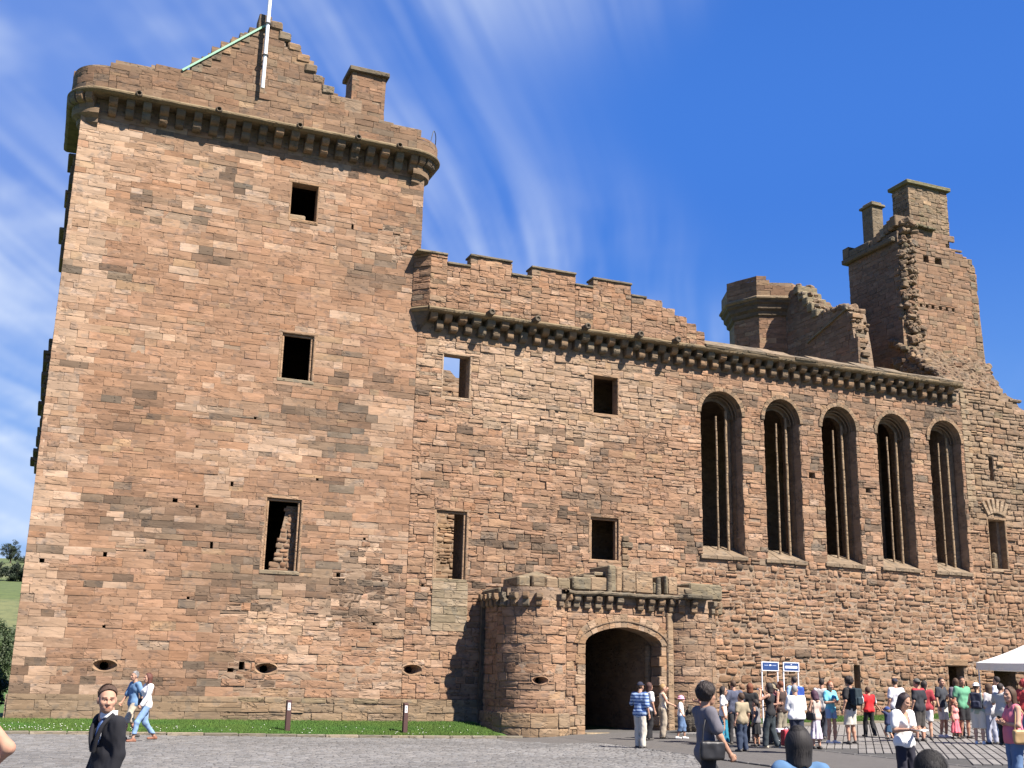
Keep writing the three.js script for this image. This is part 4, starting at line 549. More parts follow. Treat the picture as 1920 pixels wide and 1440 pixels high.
// ---------------------------------------------------------------- entrance porch with round corner turrets
{
  const rng = rngOf(53), T = thing('entrance_porch', 'projecting gatehouse porch with a wide dark archway and two round corner turrets', 'gatehouse', [19.2, 0, 1.3]);
  const zf = 2.45, L = [16.15, 1.55, 1.3], Q = [22.15, 1.5, 1.3], aL = Math.asin((zf - L[1]) / L[2]), aQ = Math.PI - Math.asin((zf - Q[1]) / Q[2]);
  const path = (e) => { const p = new Path(L[0] - L[2] - e, 0).to(L[0] - L[2] - e, L[1]).arc(L[0], L[1], L[2] + e, Math.PI, aL); p.to(Q[0] + (Q[2] + e) * Math.cos(aQ), Q[1] + (Q[2] + e) * Math.sin(aQ)).arc(Q[0], Q[1], Q[2] + e, aQ, 0).to(Q[0] + Q[2] + e, 0); return p; };
  const P = path(0), fs = P.segs[2], sx = (x) => fs.s + (x - fs.x) / fs.dx;
  const arch = { x0: 17.78, x1: 20.82, y0: -0.3, spring: 3.0, apex: 3.62, flat: true }, sArch = { ...arch, x0: sx(arch.x0), x1: sx(arch.x1) };
  const loopS = P.segs[1].s + P.segs[1].l * 0.60, loop = { x0: loopS - 0.27, x1: loopS + 0.27, y0: 1.62, y1: 1.86, cy: 1.74 };
  const list = [], style = (s, y) => { const onQ = s > P.segs[3].s, x = P.at(s)[0], d = onQ ? 1.3 : near(x, y, 15.2, 1.5, 0.9, 1.4) * 1.2, wet = y > 3.5 && x > 17; return { ...weathered, h: [0.22, 0.34], w: [0.4, 0.95], split: 0.07, proud: 0.035, jit: 0.028, bev: 0.02, lost: 0.03, gap: 0.02, col: (r) => pick(r, y < 0.62 ? { grey: 3, buff: 2.4, green: 1, slate: 0.8, brown: 0.6 } : { tan: 3.6 - d, orange: 1.6, brown: 1.8 + d, buff: 1.4, pale: 1.5 + (wet ? 1 : 0), cream: 0.5, grey: 1 + 3 * d, slate: 0.3 + 1.6 * d, soot: 0.7 * d * (y < 3 ? 1 : 0), pink: 1 }) }; };
  lay(P, 0, P.len, 0.62, 4.42, { style, openings: [sArch, loop] }, rng, list);
  const base = path(0.13), bfs = base.segs[2]; lay(base, 0, base.segs[2].s, -0.4, 0.7, { style: (s, y) => ({ ...style(s, 0.3), h: [0.28, 0.38], w: [0.5, 1.1], bev: 0.04 }) }, rng, list); lay(P, fs.s, P.len, -0.35, 0.62, { style, openings: [sArch] }, rng, list);
  const wall = part(T, 'wall', joinUv([band(P, 0, loop.x0, -0.6, 4.85, -0.7, -0.04, 24), band(P, loop.x0, loop.x1, -0.6, loop.y0, -0.7, -0.04, 4), band(P, loop.x0, loop.x1, loop.y1, 4.85, -0.7, -0.04, 4), band(P, loop.x1, sx(17.05), -0.6, 4.85, -0.7, -0.04, 16)]), mortar); part(T, 'turret_wall', band(P, sx(21.25), P.len, -0.6, 4.85, -0.7, -0.04, 40), mortar);
  part(T, 'arch_wall', wallBody(0, 0, 0, 0, zf - 0.04, 0.8, [arch], [[17.0, -0.6], [21.3, -0.6], [21.3, 4.85], [17.0, 4.85]]), mortar);
  part(T, 'plinth_core', band(base, 0.3, base.segs[2].s + 0.05, -0.6, 0.66, -0.5, -0.05, 30), mortarDark); part(T, 'unseen_roof_slab', uvBox(box(14.95, 23.3, 4.55, 4.8, 0.0, 2.2)), inner);
  const vt = [[0.52, 0.34, 0.21], [0.58, 0.41, 0.28], [0.42, 0.30, 0.2], [0.50, 0.31, 0.18]].map((c) => tinted(...c)); const ar = pieceGroup(T, 'archway'); voussoirs(ar, arch, zf, 0.4, 15, vt, rng, 0.02, 0.5); { const hood = { ...arch, x0: arch.x0 - 0.24, x1: arch.x1 + 0.24, apex: arch.apex + 0.2 }; voussoirs(ar, hood, zf, 0.035, 14, [tinted(0.36, 0.25, 0.165)], rng, 0.05, 0.1); }
  for (const [x0, x1] of [[arch.x0 - 0.28, arch.x0 + 0.03], [arch.x1 - 0.03, arch.x1 + 0.2]]) for (let k = 0; k < 9; k++) part(ar, 'jamb_stone', uvBox(worn(x0 - (k % 2 ? 0.08 : 0), x1, -0.05 + k * 0.338, -0.06 + (k + 1) * 0.338, zf - 0.6, zf + 0.025, 0.018, rng), TILE, rng() * 9), vt[k % 4]);
  { const g = []; for (let k = 0; k < 8; k++) { const c = new THREE.CylinderGeometry(0.13, 0.135, 0.37, 10); c.translate(20.74, 0.2 + k * 0.38, zf - 0.85); g.push(c); } part(ar, 'jamb_shaft', uvBox(joined(g)), tinted(0.4, 0.28, 0.17)); }
  part(T, 'pilaster', uvBox(worn(21.02, 21.28, -0.2, 4.2, zf - 0.2, zf + 0.09, 0.03, rng)), tinted(0.48, 0.34, 0.22));
  gunLoop(T, (u, v, d) => P.point(loopS + u, loop.cy + v, d), 0.29, 0.13, 0.1, tinted(0.52, 0.32, 0.2));
  part(T, 'turret_inner', (() => { const g = new THREE.CylinderGeometry(0.55, 0.55, 4.6, 12); g.translate(16.15, 2.2, 1.1); return uvBox(g); })(), inner);
  // passage behind the arch, lengthened and closed off so it stays dark
  part(T, 'passage_wall', uvBox(box(17.2, 17.85, -0.3, 4.4, -17.0, 1.6)), inner); part(T, 'passage_wall', uvBox(box(20.7, 21.3, -0.3, 4.4, -17.0, 1.6)), inner); part(T, 'passage_vault', uvBox(box(17.2, 21.3, 3.7, 4.4, -17.0, 1.58)), inner); part(T, 'added_passage_end', uvBox(box(17.3, 21.2, -0.3, 3.7, -17.0, -16.6)), inner); part(T, 'threshold', uvBox(worn(17.8, 20.8, -0.3, 0.05, zf - 0.35, zf + 0.15, 0.03, rng)), tinted(0.42, 0.33, 0.22)); part(T, 'passage_floor', uvBox(box(17.86, 20.69, -0.3, 0.02, -16.5, zf - 0.36)), plain(0.075, 0.07, 0.065, 0.95));  // end wall added; floor colour set dark so less light bounces inside
  // corbel table, string course and the broken remains of the parapet
  const top = pieceGroup(T, 'parapet'), step = (o) => [[0.16 + o, 4.34, 4.5], [0.3 + o, 4.5, 4.66]];
  for (let s = 0.35; s < P.len - 0.3; s += 0.42) { if (rng() < 0.1) continue; const odd = Math.round(s / 0.42) % 2; part(top, 'corbel', corbel(P, s, 0.24, odd ? [[0.12, 4.2, 4.42]] : [[0.20, 4.42, 4.62]], rng), corbelTones[Math.floor(rng() * 5)]); part(top, 'corbel', corbel(P, s + 0.0, 0.22, odd ? [[0.22, 4.44, 4.64]] : [[0.1, 4.22, 4.4]], rng), corbelTones[Math.floor(rng() * 5)]); }
  part(top, 'string_moulding', sweep(P, P.segs[2].s - 0.35, P.segs[3].s + 0.5, [[-0.4, 4.66], [0.2, 4.66], [0.28, 4.71], [0.28, 4.77], [0.2, 4.81], [-0.5, 4.84]], 90, (s) => 0.10 * (fbm(s * 2.2, 3, 7, 3) - 0.5)), tinted(0.25, 0.205, 0.145));
  part(top, 'cap_slab', uvBox(worn(14.8, 16.0, 4.62, 4.84, 0.1, 1.75, 0.05, rng)), tinted(0.29, 0.235, 0.16)); part(top, 'cap_slab', uvBox(worn(21.5, 22.6, 4.68, 4.86, 1.2, 3.15, 0.04, rng)), tinted(0.2, 0.17, 0.12)); part(top, 'cap_slab', uvBox(worn(22.0, 23.4, 4.7, 5.3, 0.2, 2.5, 0.06, rng)), tinted(0.3, 0.25, 0.165)); part(top, 'cap_slab', uvBox(worn(22.5, 23.6, 4.2, 4.72, 0.2, 2.2, 0.06, rng)), tinted(0.3, 0.24, 0.16));
  for (let k = 0; k < 4; k++) part(top, 'turret_cap_stone', uvBox(worn(15.25 + k * 0.5, 15.73 + k * 0.5, 4.84, 5.22 + 0.04 * rng(), 1.0, 2.55 - 0.1 * Math.abs(k - 1.5), 0.05, rng), TILE, rng() * 9), [tinted(0.34, 0.27, 0.18), tinted(0.29, 0.22, 0.145), tinted(0.40, 0.29, 0.19)][k % 3]);
  { const g = new THREE.ConeGeometry(1.15, 0.34, 8); g.scale(1, 1, 0.7); g.translate(16.35, 5.33, 1.45); part(top, 'turret_cap', uvBox(g), tinted(0.31, 0.25, 0.17)); }
  for (let k = 0; k < 6; k++) part(top, 'raking_coping', uvBox(worn(17.0 + k * 0.42, 17.5 + k * 0.42, 5.05 + k * 0.115, 5.18 + k * 0.115, 1.0, 2.2, 0.03, rng), TILE, rng() * 9), tinted(0.36, 0.29, 0.2));
  for (const [x0, x1, y1, t] of [[17.3, 18.0, 5.25, 0], [18.0, 18.7, 5.3, 1], [18.7, 19.0, 5.75, 0], [19.0, 19.25, 5.7, 2], [19.25, 19.8, 5.62, 1], [19.8, 20.5, 5.6, 2], [20.5, 20.62, 5.2, 0], [20.98, 21.1, 5.5, 0], [21.1, 21.5, 5.45, 2], [21.5, 22.2, 5.1, 1]]) part(top, 'parapet_stone', uvBox(worn(x0, x1, 4.84, y1 + 0.04 * rng(), 0.9, zf + 0.08 * rng(), 0.04, rng), TILE, rng() * 9), [tinted(0.30, 0.25, 0.17), tinted(0.40, 0.29, 0.19), tinted(0.47, 0.33, 0.21)][t]);
  for (const [x, h] of [[18.72, 0.8], [20.7, 0.62]]) { const g = new THREE.CylinderGeometry(0.09, 0.11, h, 8); g.translate(x, 4.8 + h / 2, zf + 0.02); part(top, 'shaft', uvBox(g), tinted(0.22, 0.18, 0.125)); }
  for (let k = 0; k < 12; k++) part(top, 'broken_stone', uvBox(worn(-0.15, 0.2, -0.1, 0.1, -0.2, 0.15, 0.05, rng).translate(lerp(15.3, 22.8, rng()), 4.95 + 0.1 * rng(), 1.6 + 0.8 * rng()), TILE, rng() * 9), corbelTones[k % 5]);
  part(T, 'dark_side_strip', uvBox(box(14.72, 14.84, 0.0, 4.4, 0.25, 0.4)), tinted(0.14, 0.11, 0.08));  // narrow dark upright strip on the porch side wall
  setStones(wall, list, 300, (s) => s.p[2] > 0.5);
}
// ---------------------------------------------------------------- ground
const KERB = (x) => 3.12 - 0.012 * x, grassY = (x, z) => lerp(0.30, groundY(x, z) + 0.07, clamp(z / KERB(x)));
function sheet(x0, x1, z0, z1, nx, nz, f, tile) { // a sheet whose points are f(u, v) -> [x, y, z]
  const p = [], u = [], ix = []; for (let j = 0; j <= nz; j++) for (let i = 0; i <= nx; i++) { const [x, y, z] = f(lerp(x0, x1, i / nx), lerp(z0, z1, j / nz)); p.push(x, y, z); u.push(x / tile, -z / tile); }
  for (let j = 0; j < nz; j++) for (let i = 0; i < nx; i++) { const a = j * (nx + 1) + i; ix.push(a, a + nx + 1, a + 1, a + 1, a + nx + 1, a + nx + 2); }
  const g = new THREE.BufferGeometry(); g.setAttribute('position', new THREE.BufferAttribute(new Float32Array(p), 3)); g.setAttribute('uv', new THREE.BufferAttribute(new Float32Array(u), 2)); g.setIndex(ix); g.computeVertexNormals(); return g;
}
const gritMap = texture(1024, (u, v) => { const g = hash2(Math.floor(u * 512), Math.floor(v * 512), 8), k = 0.56 + 0.22 * fbm(u * 8, v * 8, 101, 5, 8, 8) + 0.3 * (g - 0.5) * 0.7 + 0.12 * fbm(u * 60, v * 60, 103, 2, 60, 60); return [k, k * 0.985, k * 0.965]; }, true);
const gritBump = texture(512, (u, v) => 0.6 * hash2(Math.floor(u * 512), Math.floor(v * 512), 18) + 0.4 * fbm(u * 40, v * 40, 107, 3, 40, 40), false);
const turfMap = texture(1024, (u, v) => { const a = fbm(u * 14, v * 14, 111, 5, 14, 14), b = fbm(u * 90, v * 90, 113, 2, 90, 90), k = 0.55 + 0.5 * a + 0.35 * (b - 0.5); return [clamp(k * (0.9 + 0.3 * a)), clamp(k), clamp(k * 0.8)]; }, true);
const grit = (r, g, b) => { const m = new THREE.MeshStandardMaterial({ map: gritMap, bumpMap: gritBump, bumpScale: 0.008, roughness: 0.95 }); m.color.setRGB(r, g, b); return m; };
M.turf = new THREE.MeshStandardMaterial({ map: turfMap, roughness: 1 }); M.turf.color.setRGB(0.054, 0.12, 0.02);
M.field = new THREE.MeshStandardMaterial({ map: turfMap, roughness: 1, vertexColors: true });
structure('ground', sheet(-1, 1, -1, 1, 60, 60, (u, v) => { const s = (t) => Math.sign(t) * (40 * Math.abs(t) + 2600 * Math.abs(t) ** 6), x = 15 + s(u), z = 10 + s(v); return [x, (z < -11 ? -0.5 : -0.06) + groundY(x, z) * (Math.abs(z) < 60 ? 1 : 0), z]; }, 6), M.turf);
structure('esplanade', sheet(-46, 62, 0.2, 60, 108, 40, (x, z) => [x, groundY(x, z) - 0.02, z], 1.6), grit(0.100, 0.097, 0.093));
// granite setts laid in rows; the near ones are real stones
{
  const rng = rngOf(61), g = worn(-0.5, 0.5, -0.5, 0.5, -0.5, 0.5, 0.10, rng, 0.3), spots = [];
  const inSetts = (x, z) => z > KERB(x) + 0.17 && x < 16.5 && !(x > 14.2 && z < 4.4 + 0.9 * (x - 14)) && Math.hypot(x - 16.15, z - 1.55) > 1.7;
  for (let z = 3.0, r = 0; z < 22; z += 0.118, r++) for (let x = -4 + (r % 2) * 0.09; x < 16.45;) { const w = 0.15 + 0.11 * rng(); if (inSetts(x + w / 2, z) && x > -2.6 + (z - 3) * -0.05 && x < 3 + (39 - z) * 0.5) spots.push([x + w / 2, z + (rng() - 0.5) * 0.014, w - 0.014, 0.098 + 0.012 * rng()]); x += w; }
  const m = new THREE.InstancedMesh(g, new THREE.MeshStandardMaterial({ map: null, roughness: 0.85 }), spots.length), d = new THREE.Object3D(), c = new THREE.Color();
  spots.forEach(([x, z, w, e], i) => { d.position.set(x, groundY(x, z) - 0.047 + 0.012 * rng(), z); d.scale.set(w, 0.1, e); d.rotation.set((rng() - 0.5) * 0.07, (rng() - 0.5) * 0.05, (rng() - 0.5) * 0.06); d.updateMatrix(); m.setMatrixAt(i, d.matrix); const k = (0.082 + 0.066 * fbm(x * 0.35, z * 0.5, 121, 3)) * (0.72 + 0.56 * rng()), b = rng() - 0.5; m.setColorAt(i, c.setRGB(k * (1 + 0.05 * b), k * 0.985, k * (0.955 - 0.06 * b))); });
  m.name = 'granite_setts'; m.userData = { kind: 'stuff', label: 'grey granite setts paving the forecourt before the tower', category: 'paving' }; m.castShadow = m.receiveShadow = true; scene.add(m);
}
// path from the archway
{ const pg = sheet(16.55, 19.9, 2.3, 40, 8, 90, (x, z) => [x, groundY(x, z) + 0.006, z], 1.6); structure('path', pg, grit(0.112, 0.108, 0.104)); structure('porch_apron', sheet(14.0, 16.55, 2.0, 7.2, 8, 12, (x, z) => [x, groundY(x, z) + 0.003, z], 1.6), grit(0.116, 0.112, 0.108)); }
{ // edging setts along the path
  const rng = rngOf(63), K = new THREE.Group(); K.name = 'path_edging'; K.userData.kind = 'structure'; scene.add(K); ORIGIN.set(K, [0, 0, 0]);
  for (let z = 7.4; z < 19; z += 0.46) part(K, 'edging_stone', worn(16.44, 16.56, -0.08, groundY(16.5, z) + 0.02, z, z + 0.44, 0.015, rng), plain(0.10, 0.097, 0.093, 0.9));
  for (let z = 11.0; z < 19.5; z += 0.6) part(K, 'edging_stone', worn(19.86, 20.0, -0.08, groundY(19.9, z) + 0.022, z, z + 0.58, 0.015, rng), plain(0.09, 0.088, 0.085, 0.9));
}
{ // long narrow paving slabs to the right of the path, laid askew
  const rng = rngOf(67), t = R(38.7), a = [Math.sin(t), -Math.cos(t)], b = [Math.cos(t), Math.sin(t)], PV = new THREE.Group(); PV.name = 'slab_paving'; PV.userData.kind = 'structure'; scene.add(PV); ORIGIN.set(PV, [0, 0, 0]);
  const mats = [0.21, 0.235, 0.19, 0.25].map((k) => grit(k, k * 0.97, k * 0.93)), list = [];
  for (let i = -90; i < 90; i++) for (let j = -14; j < 16; j++) { const u = i * 0.21, v = j * 1.46, x = 26 + b[0] * u + a[0] * v, z = 10 + b[1] * u + a[1] * v; if (x < 20.7 || x > 40 || z < 3.2 || z > 19) continue; list.push([x, z, Math.hypot(x, 39 - z)]); }
  list.sort((p, q) => p[2] - q[2]); const rest = [];
  list.forEach(([x, z], k) => { const g = worn(-0.091, 0.091, -0.05, 0.0, -0.70, 0.70, 0.008, rng); g.rotateY(-t); g.rotateZ(0.03); g.translate(x, groundY(x, z) + 0.012 + 0.004 * rng(), z); const u = uvBox(g, 1.6, rng() * 5); if (k < 300) part(PV, 'paving_slab', u, mats[k % 4]); else rest.push(u); });
  const m = part(PV, 'far_paving_slabs', mergeGeometries(rest.map((g) => { const r = bare(g); r.setAttribute('uv', g.attributes.uv); return r; })), mats[1]); m.userData.kind = 'stuff';
  structure('paving_bed', sheet(19.95, 41, 2.2, 20, 21, 18, (x, z) => [x, groundY(x, z) - 0.012, z], 1.6), grit(0.075, 0.075, 0.073));
}
// grass strip and kerb
structure('grass_verge', sheet(-40, 14.9, 0, 1, 60, 10, (x, v) => [x, grassY(x, v * KERB(x)) - 0.035, v * (KERB(x) - 0.05)], 2.0), M.turf);
structure('grass_patch', sheet(24.5, 37.8, -0.1, 2.6, 20, 4, (x, z) => [x, groundY(x, z) + 0.06 + 0.05 * (2.6 - z) / 2.6, z], 2.0), M.turf);
{
  const rng = rngOf(71), K = new THREE.Group(); K.name = 'kerb'; K.userData.kind = 'structure'; scene.add(K); ORIGIN.set(K, [0, 0, 0]);
  for (let x = -8; x < 14.5;) { const w = 0.75 + 0.35 * rng(), z = KERB(x), g = worn(-0.0, w - 0.015, -0.2, 0.085, -0.07, 0.08, 0.018, rng); g.rotateY(0.012); g.translate(x, groundY(x, z), z); part(K, 'kerb_stone', uvBox(g, TILE, rng() * 9), [tinted(0.34, 0.30, 0.24), tinted(0.28, 0.25, 0.2), tinted(0.4, 0.34, 0.26)][Math.floor(rng() * 3)]); x += w; }
  for (let x = 24.6; x < 37.8;) { const w = 0.8 + 0.3 * rng(); part(K, 'kerb_stone', uvBox(worn(x, x + w - 0.015, groundY(x, 0) - 0.1, groundY(x, 0) + 0.1, 2.55, 2.7, 0.018, rng), TILE, rng() * 9), tinted(0.34, 0.3, 0.24)); x += w; }
}
{ // grass blades and daisies
  const rng = rngOf(73), P = []; for (let k = 0; k < 6; k++) { const a = rng() * 6.28, r = 0.03 * rng(), x = r * Math.cos(a), z = r * Math.sin(a), l = 0.6 + 0.5 * rng(), b = rng() * 6.28, w = 0.007; P.push(x - w * Math.cos(b), 0, z - w * Math.sin(b), x + w * Math.cos(b), 0, z + w * Math.sin(b), x + 0.02 * Math.cos(a) * l, 0.07 * l, z + 0.02 * Math.sin(a) * l); }
  const g = new THREE.BufferGeometry(); g.setAttribute('position', new THREE.BufferAttribute(new Float32Array(P), 3)); g.computeVertexNormals();
  const spots = []; for (let k = 0; k < 46000; k++) { const x = lerp(-4, 14.6, rng()), z = rng() * (KERB(x) - 0.12); if (Math.hypot(x - 16.15, z - 1.55) < 1.48 || (x > 14.7 && z < 1.6) || z < 0.12) continue; spots.push([x, grassY(x, z) - 0.035, z]); } for (let k = 0; k < 9000; k++) { const x = lerp(24.6, 37.6, rng()), z = lerp(0.05, 2.5, rng()); spots.push([x, groundY(x, z) + 0.06 + 0.05 * (2.6 - z) / 2.6, z]); }
  const m = new THREE.InstancedMesh(g, new THREE.MeshStandardMaterial({ roughness: 0.8, side: THREE.DoubleSide }), spots.length), d = new THREE.Object3D(), c = new THREE.Color();
  spots.forEach(([x, y, z], i) => { d.position.set(x, y, z); d.rotation.set(0, rng() * 6.28, 0); const k = 0.6 + 0.8 * rng(); d.scale.set(1.3, k, 1.3); d.updateMatrix(); m.setMatrixAt(i, d.matrix); const dry = fbm(x * 0.8, z * 1.2, 131, 3), v = 0.84 * (0.72 + 0.6 * rng()); m.setColorAt(i, c.setRGB((0.058 + 0.045 * dry) * v, 0.165 * v, 0.022 * v)); });
  m.name = 'grass_blades'; m.userData = { kind: 'stuff', label: 'short green grass of the verges below the walls', category: 'grass' }; m.castShadow = m.receiveShadow = true; scene.add(m);
  const f = new THREE.InstancedMesh(new THREE.SphereGeometry(1, 6, 4), plain(0.8, 0.8, 0.76, 0.8), 150); for (let i = 0; i < 150; i++) { let x = lerp(-1.5, 14, rng()); if (rng() < 0.45) x = lerp(-0.8, 3.2, rng()); const z = KERB(x) * Math.sqrt(lerp(0.15, 0.9, rng())); d.position.set(x, grassY(x, z) + 0.03, z); d.rotation.set(0, 0, 0); d.scale.set(0.016, 0.008, 0.016); d.updateMatrix(); f.setMatrixAt(i, d.matrix); }
  f.name = 'daisies'; f.userData = { kind: 'stuff', label: 'small white daisies scattered in the grass verge', category: 'flowers' }; scene.add(f);
}

// ---------------------------------------------------------------- hillside and trees to the left
const hillY = (x, z) => { const d = 39 - z; return d < 110 ? -0.6 : -0.6 + 0.094 * Math.max(0, d - 150) * smooth(150, 420, d) * (1 + 0.10 * Math.sin(x * 0.006 + 1)) * smooth(2400, 900, d) + 3 * (fbm(x * 0.01, z * 0.01, 141, 3) - 0.5) * smooth(150, 400, d); };
{
  const g = sheet(-900, 500, -60, -1500, 100, 140, (x, z) => [x, hillY(x, z), z], 30), p = g.attributes.position, c = new Float32Array(p.count * 3), tone = [[0.075, 0.11, 0.034], [0.10, 0.125, 0.05], [0.055, 0.092, 0.026], [0.115, 0.135, 0.062]];
  for (let i = 0; i < p.count; i++) { const d = 39 - p.getZ(i), f = Math.floor((d + 40 * vnoise(p.getX(i) * 0.01, 3, 4)) / 130), q = Math.floor((p.getX(i) + 60 * f) / 190), t = tone[Math.floor(hash2(f, q, 7) * 4)]; c.set(t, 3 * i); }
  g.setAttribute('color', new THREE.BufferAttribute(c, 3)); structure('hillside', g, M.field);
}
function tree(name, label, x, y, z, h, rad, o, seed, group) {
  const rng = rngOf(seed), T = thing(name, label, 'tree', [x, y, z], group), th = h * (o.trunk ?? 0.35), tr = h * 0.03 + 0.05;
  const limb = (a, b, r0, r1) => { const A = new THREE.Vector3(...a), B = new THREE.Vector3(...b), L = A.distanceTo(B), g = new THREE.CylinderGeometry(r1, r0, L, 7, 1); g.translate(0, L / 2, 0); g.applyQuaternion(new THREE.Quaternion().setFromUnitVectors(new THREE.Vector3(0, 1, 0), B.sub(A).normalize())); g.translate(...a); return g; };
  const bits = [limb([x, y - 0.3, z], [x + 0.1, y + th, z], tr * 1.3, tr)]; for (let k = 0; k < 7; k++) { const a = k * 0.9 + rng(), e = rad * (0.4 + 0.3 * rng()); bits.push(limb([x, y + th * (0.7 + 0.3 * rng()), z], [x + e * Math.cos(a), y + h * (0.45 + 0.35 * rng()), z + e * Math.sin(a)], tr * 0.55, tr * 0.15)); }
  part(T, 'trunk', joined(bits), plain(0.08, 0.06, 0.045, 0.95));
  const P = [], C = [], n = o.clumps ?? 90, leaf = o.leaf ?? 0.12;
  for (let k = 0; k < n; k++) {
    const a = rng() * 6.283, v = Math.acos(2 * rng() - 1), q = Math.pow(rng(), 0.45) * (0.82 + 0.36 * vnoise(a * 1.4, v * 2, seed)), cx = x + rad * q * Math.sin(v) * Math.cos(a), cy = y + h * 0.58 + h * 0.42 * q * Math.cos(v), cz = z + rad * q * Math.sin(v) * Math.sin(a), cr = rad * (0.16 + 0.14 * rng()), tone = 0.75 + 0.5 * rng();
    for (let i = 0; i < (o.leaves ?? 60); i++) { const b = rng() * 6.283, w = Math.acos(2 * rng() - 1), e = cr * Math.cbrt(rng()), lx = cx + e * Math.sin(w) * Math.cos(b), ly = cy + 0.8 * e * Math.cos(w), lz = cz + e * Math.sin(w) * Math.sin(b), u = new THREE.Vector3(rng() - 0.5, rng() - 0.5, rng() - 0.5).normalize().multiplyScalar(leaf), t = new THREE.Vector3(rng() - 0.5, rng() - 0.5, rng() - 0.5).cross(u).normalize().multiplyScalar(leaf * 0.6), s = tone * (0.8 + 0.4 * rng());
      P.push(lx - u.x, ly - u.y, lz - u.z, lx + t.x, ly + t.y, lz + t.z, lx + u.x, ly + u.y, lz + u.z); for (let m = 0; m < 3; m++) C.push(o.col[0] * s, o.col[1] * s, o.col[2] * s); }
  }
  const g = new THREE.BufferGeometry(); g.setAttribute('position', new THREE.BufferAttribute(new Float32Array(P), 3)); g.setAttribute('color', new THREE.BufferAttribute(new Float32Array(C), 3)); g.computeVertexNormals(); part(T, 'crown', g, M.leaf);
  return T;
}
M.leaf = new THREE.MeshStandardMaterial({ vertexColors: true, roughness: 0.7, side: THREE.DoubleSide });
tree('broadleaf_tree', 'dark green bushy tree close beside the left edge of the tower', -2.5, -0.9, -32, 5.2, 2.0, { col: [0.03, 0.05, 0.014], clumps: 170, leaf: 0.13, trunk: 0.25 }, 201);
tree('broadleaf_tree', 'taller dark tree filling the left edge behind the bushy one', -6.4, -0.6, -44, 9.2, 2.9, { col: [0.028, 0.046, 0.013], clumps: 170, leaf: 0.16, trunk: 0.25 }, 202);
tree('broadleaf_shrub', 'low dark shrub at the foot of the tower by the left edge', -1.75, -0.6, -12, 2.5, 1.15, { col: [0.026, 0.045, 0.014], clumps: 150, leaf: 0.1, trunk: 0.2 }, 204);
tree('broadleaf_tree', 'round dark tree low between the hill fields and tower foot', -3.4, -0.9, -62, 6.4, 3.0, { col: [0.03, 0.05, 0.016], clumps: 90, leaf: 0.18, trunk: 0.25 }, 203);
for (const [x, z, h, r, s, l] of [[-8, -452, 7, 5, 1, 'hedgerow tree in the field boundary, nearest the tower edge'], [-16, -456, 8, 5, 2, 'hedgerow tree in the field boundary, second from the tower edge'], [-24, -460, 7, 5, 3, 'hedgerow tree in the field boundary, at the picture edge'], [-17, -740, 14, 6.5, 4, 'lone dark tree standing on the hilltop skyline'], [-6, -760, 5, 9, 5, 'low bush on the hilltop skyline beside the lone tree']]) tree('field_tree', l, x, hillY(x, z) - 0.5, z, h, r, { col: [0.018, 0.03, 0.014], clumps: 70, leaves: 40, leaf: 0.55, trunk: 0.2 }, 300 + s, 'trees on the hillside');
{ const z = -330, x = -15.6, y = hillY(x, z), B = thing('farmhouse', 'tiny white farmhouse in the fields at the left edge', 'house', [x, y, z]); part(B, 'wall', box(x - 4, x + 4, y - 1, y + 2.8, z - 3, z + 3), plain(0.75, 0.74, 0.72)); const sh = new THREE.Shape(); sh.moveTo(-3.3, 0).lineTo(3.3, 0).lineTo(0, 2.4); const g = new THREE.ExtrudeGeometry(sh, { depth: 8.4, bevelEnabled: false }); g.rotateY(Math.PI / 2); g.translate(x - 4.2, y + 2.8, z); part(B, 'roof', g, plain(0.16, 0.16, 0.17)); for (const dx of [-2.2, 0, 2.2]) part(B, 'window', box(x + dx - 0.4, x + dx + 0.4, y + 0.8, y + 2, z + 2.9, z + 3.02), plain(0.05, 0.06, 0.07, 0.2)); part(B, 'chimney', box(x + 3, x + 3.8, y + 4, y + 6, z - 0.4, z + 0.4), plain(0.6, 0.58, 0.55)); }
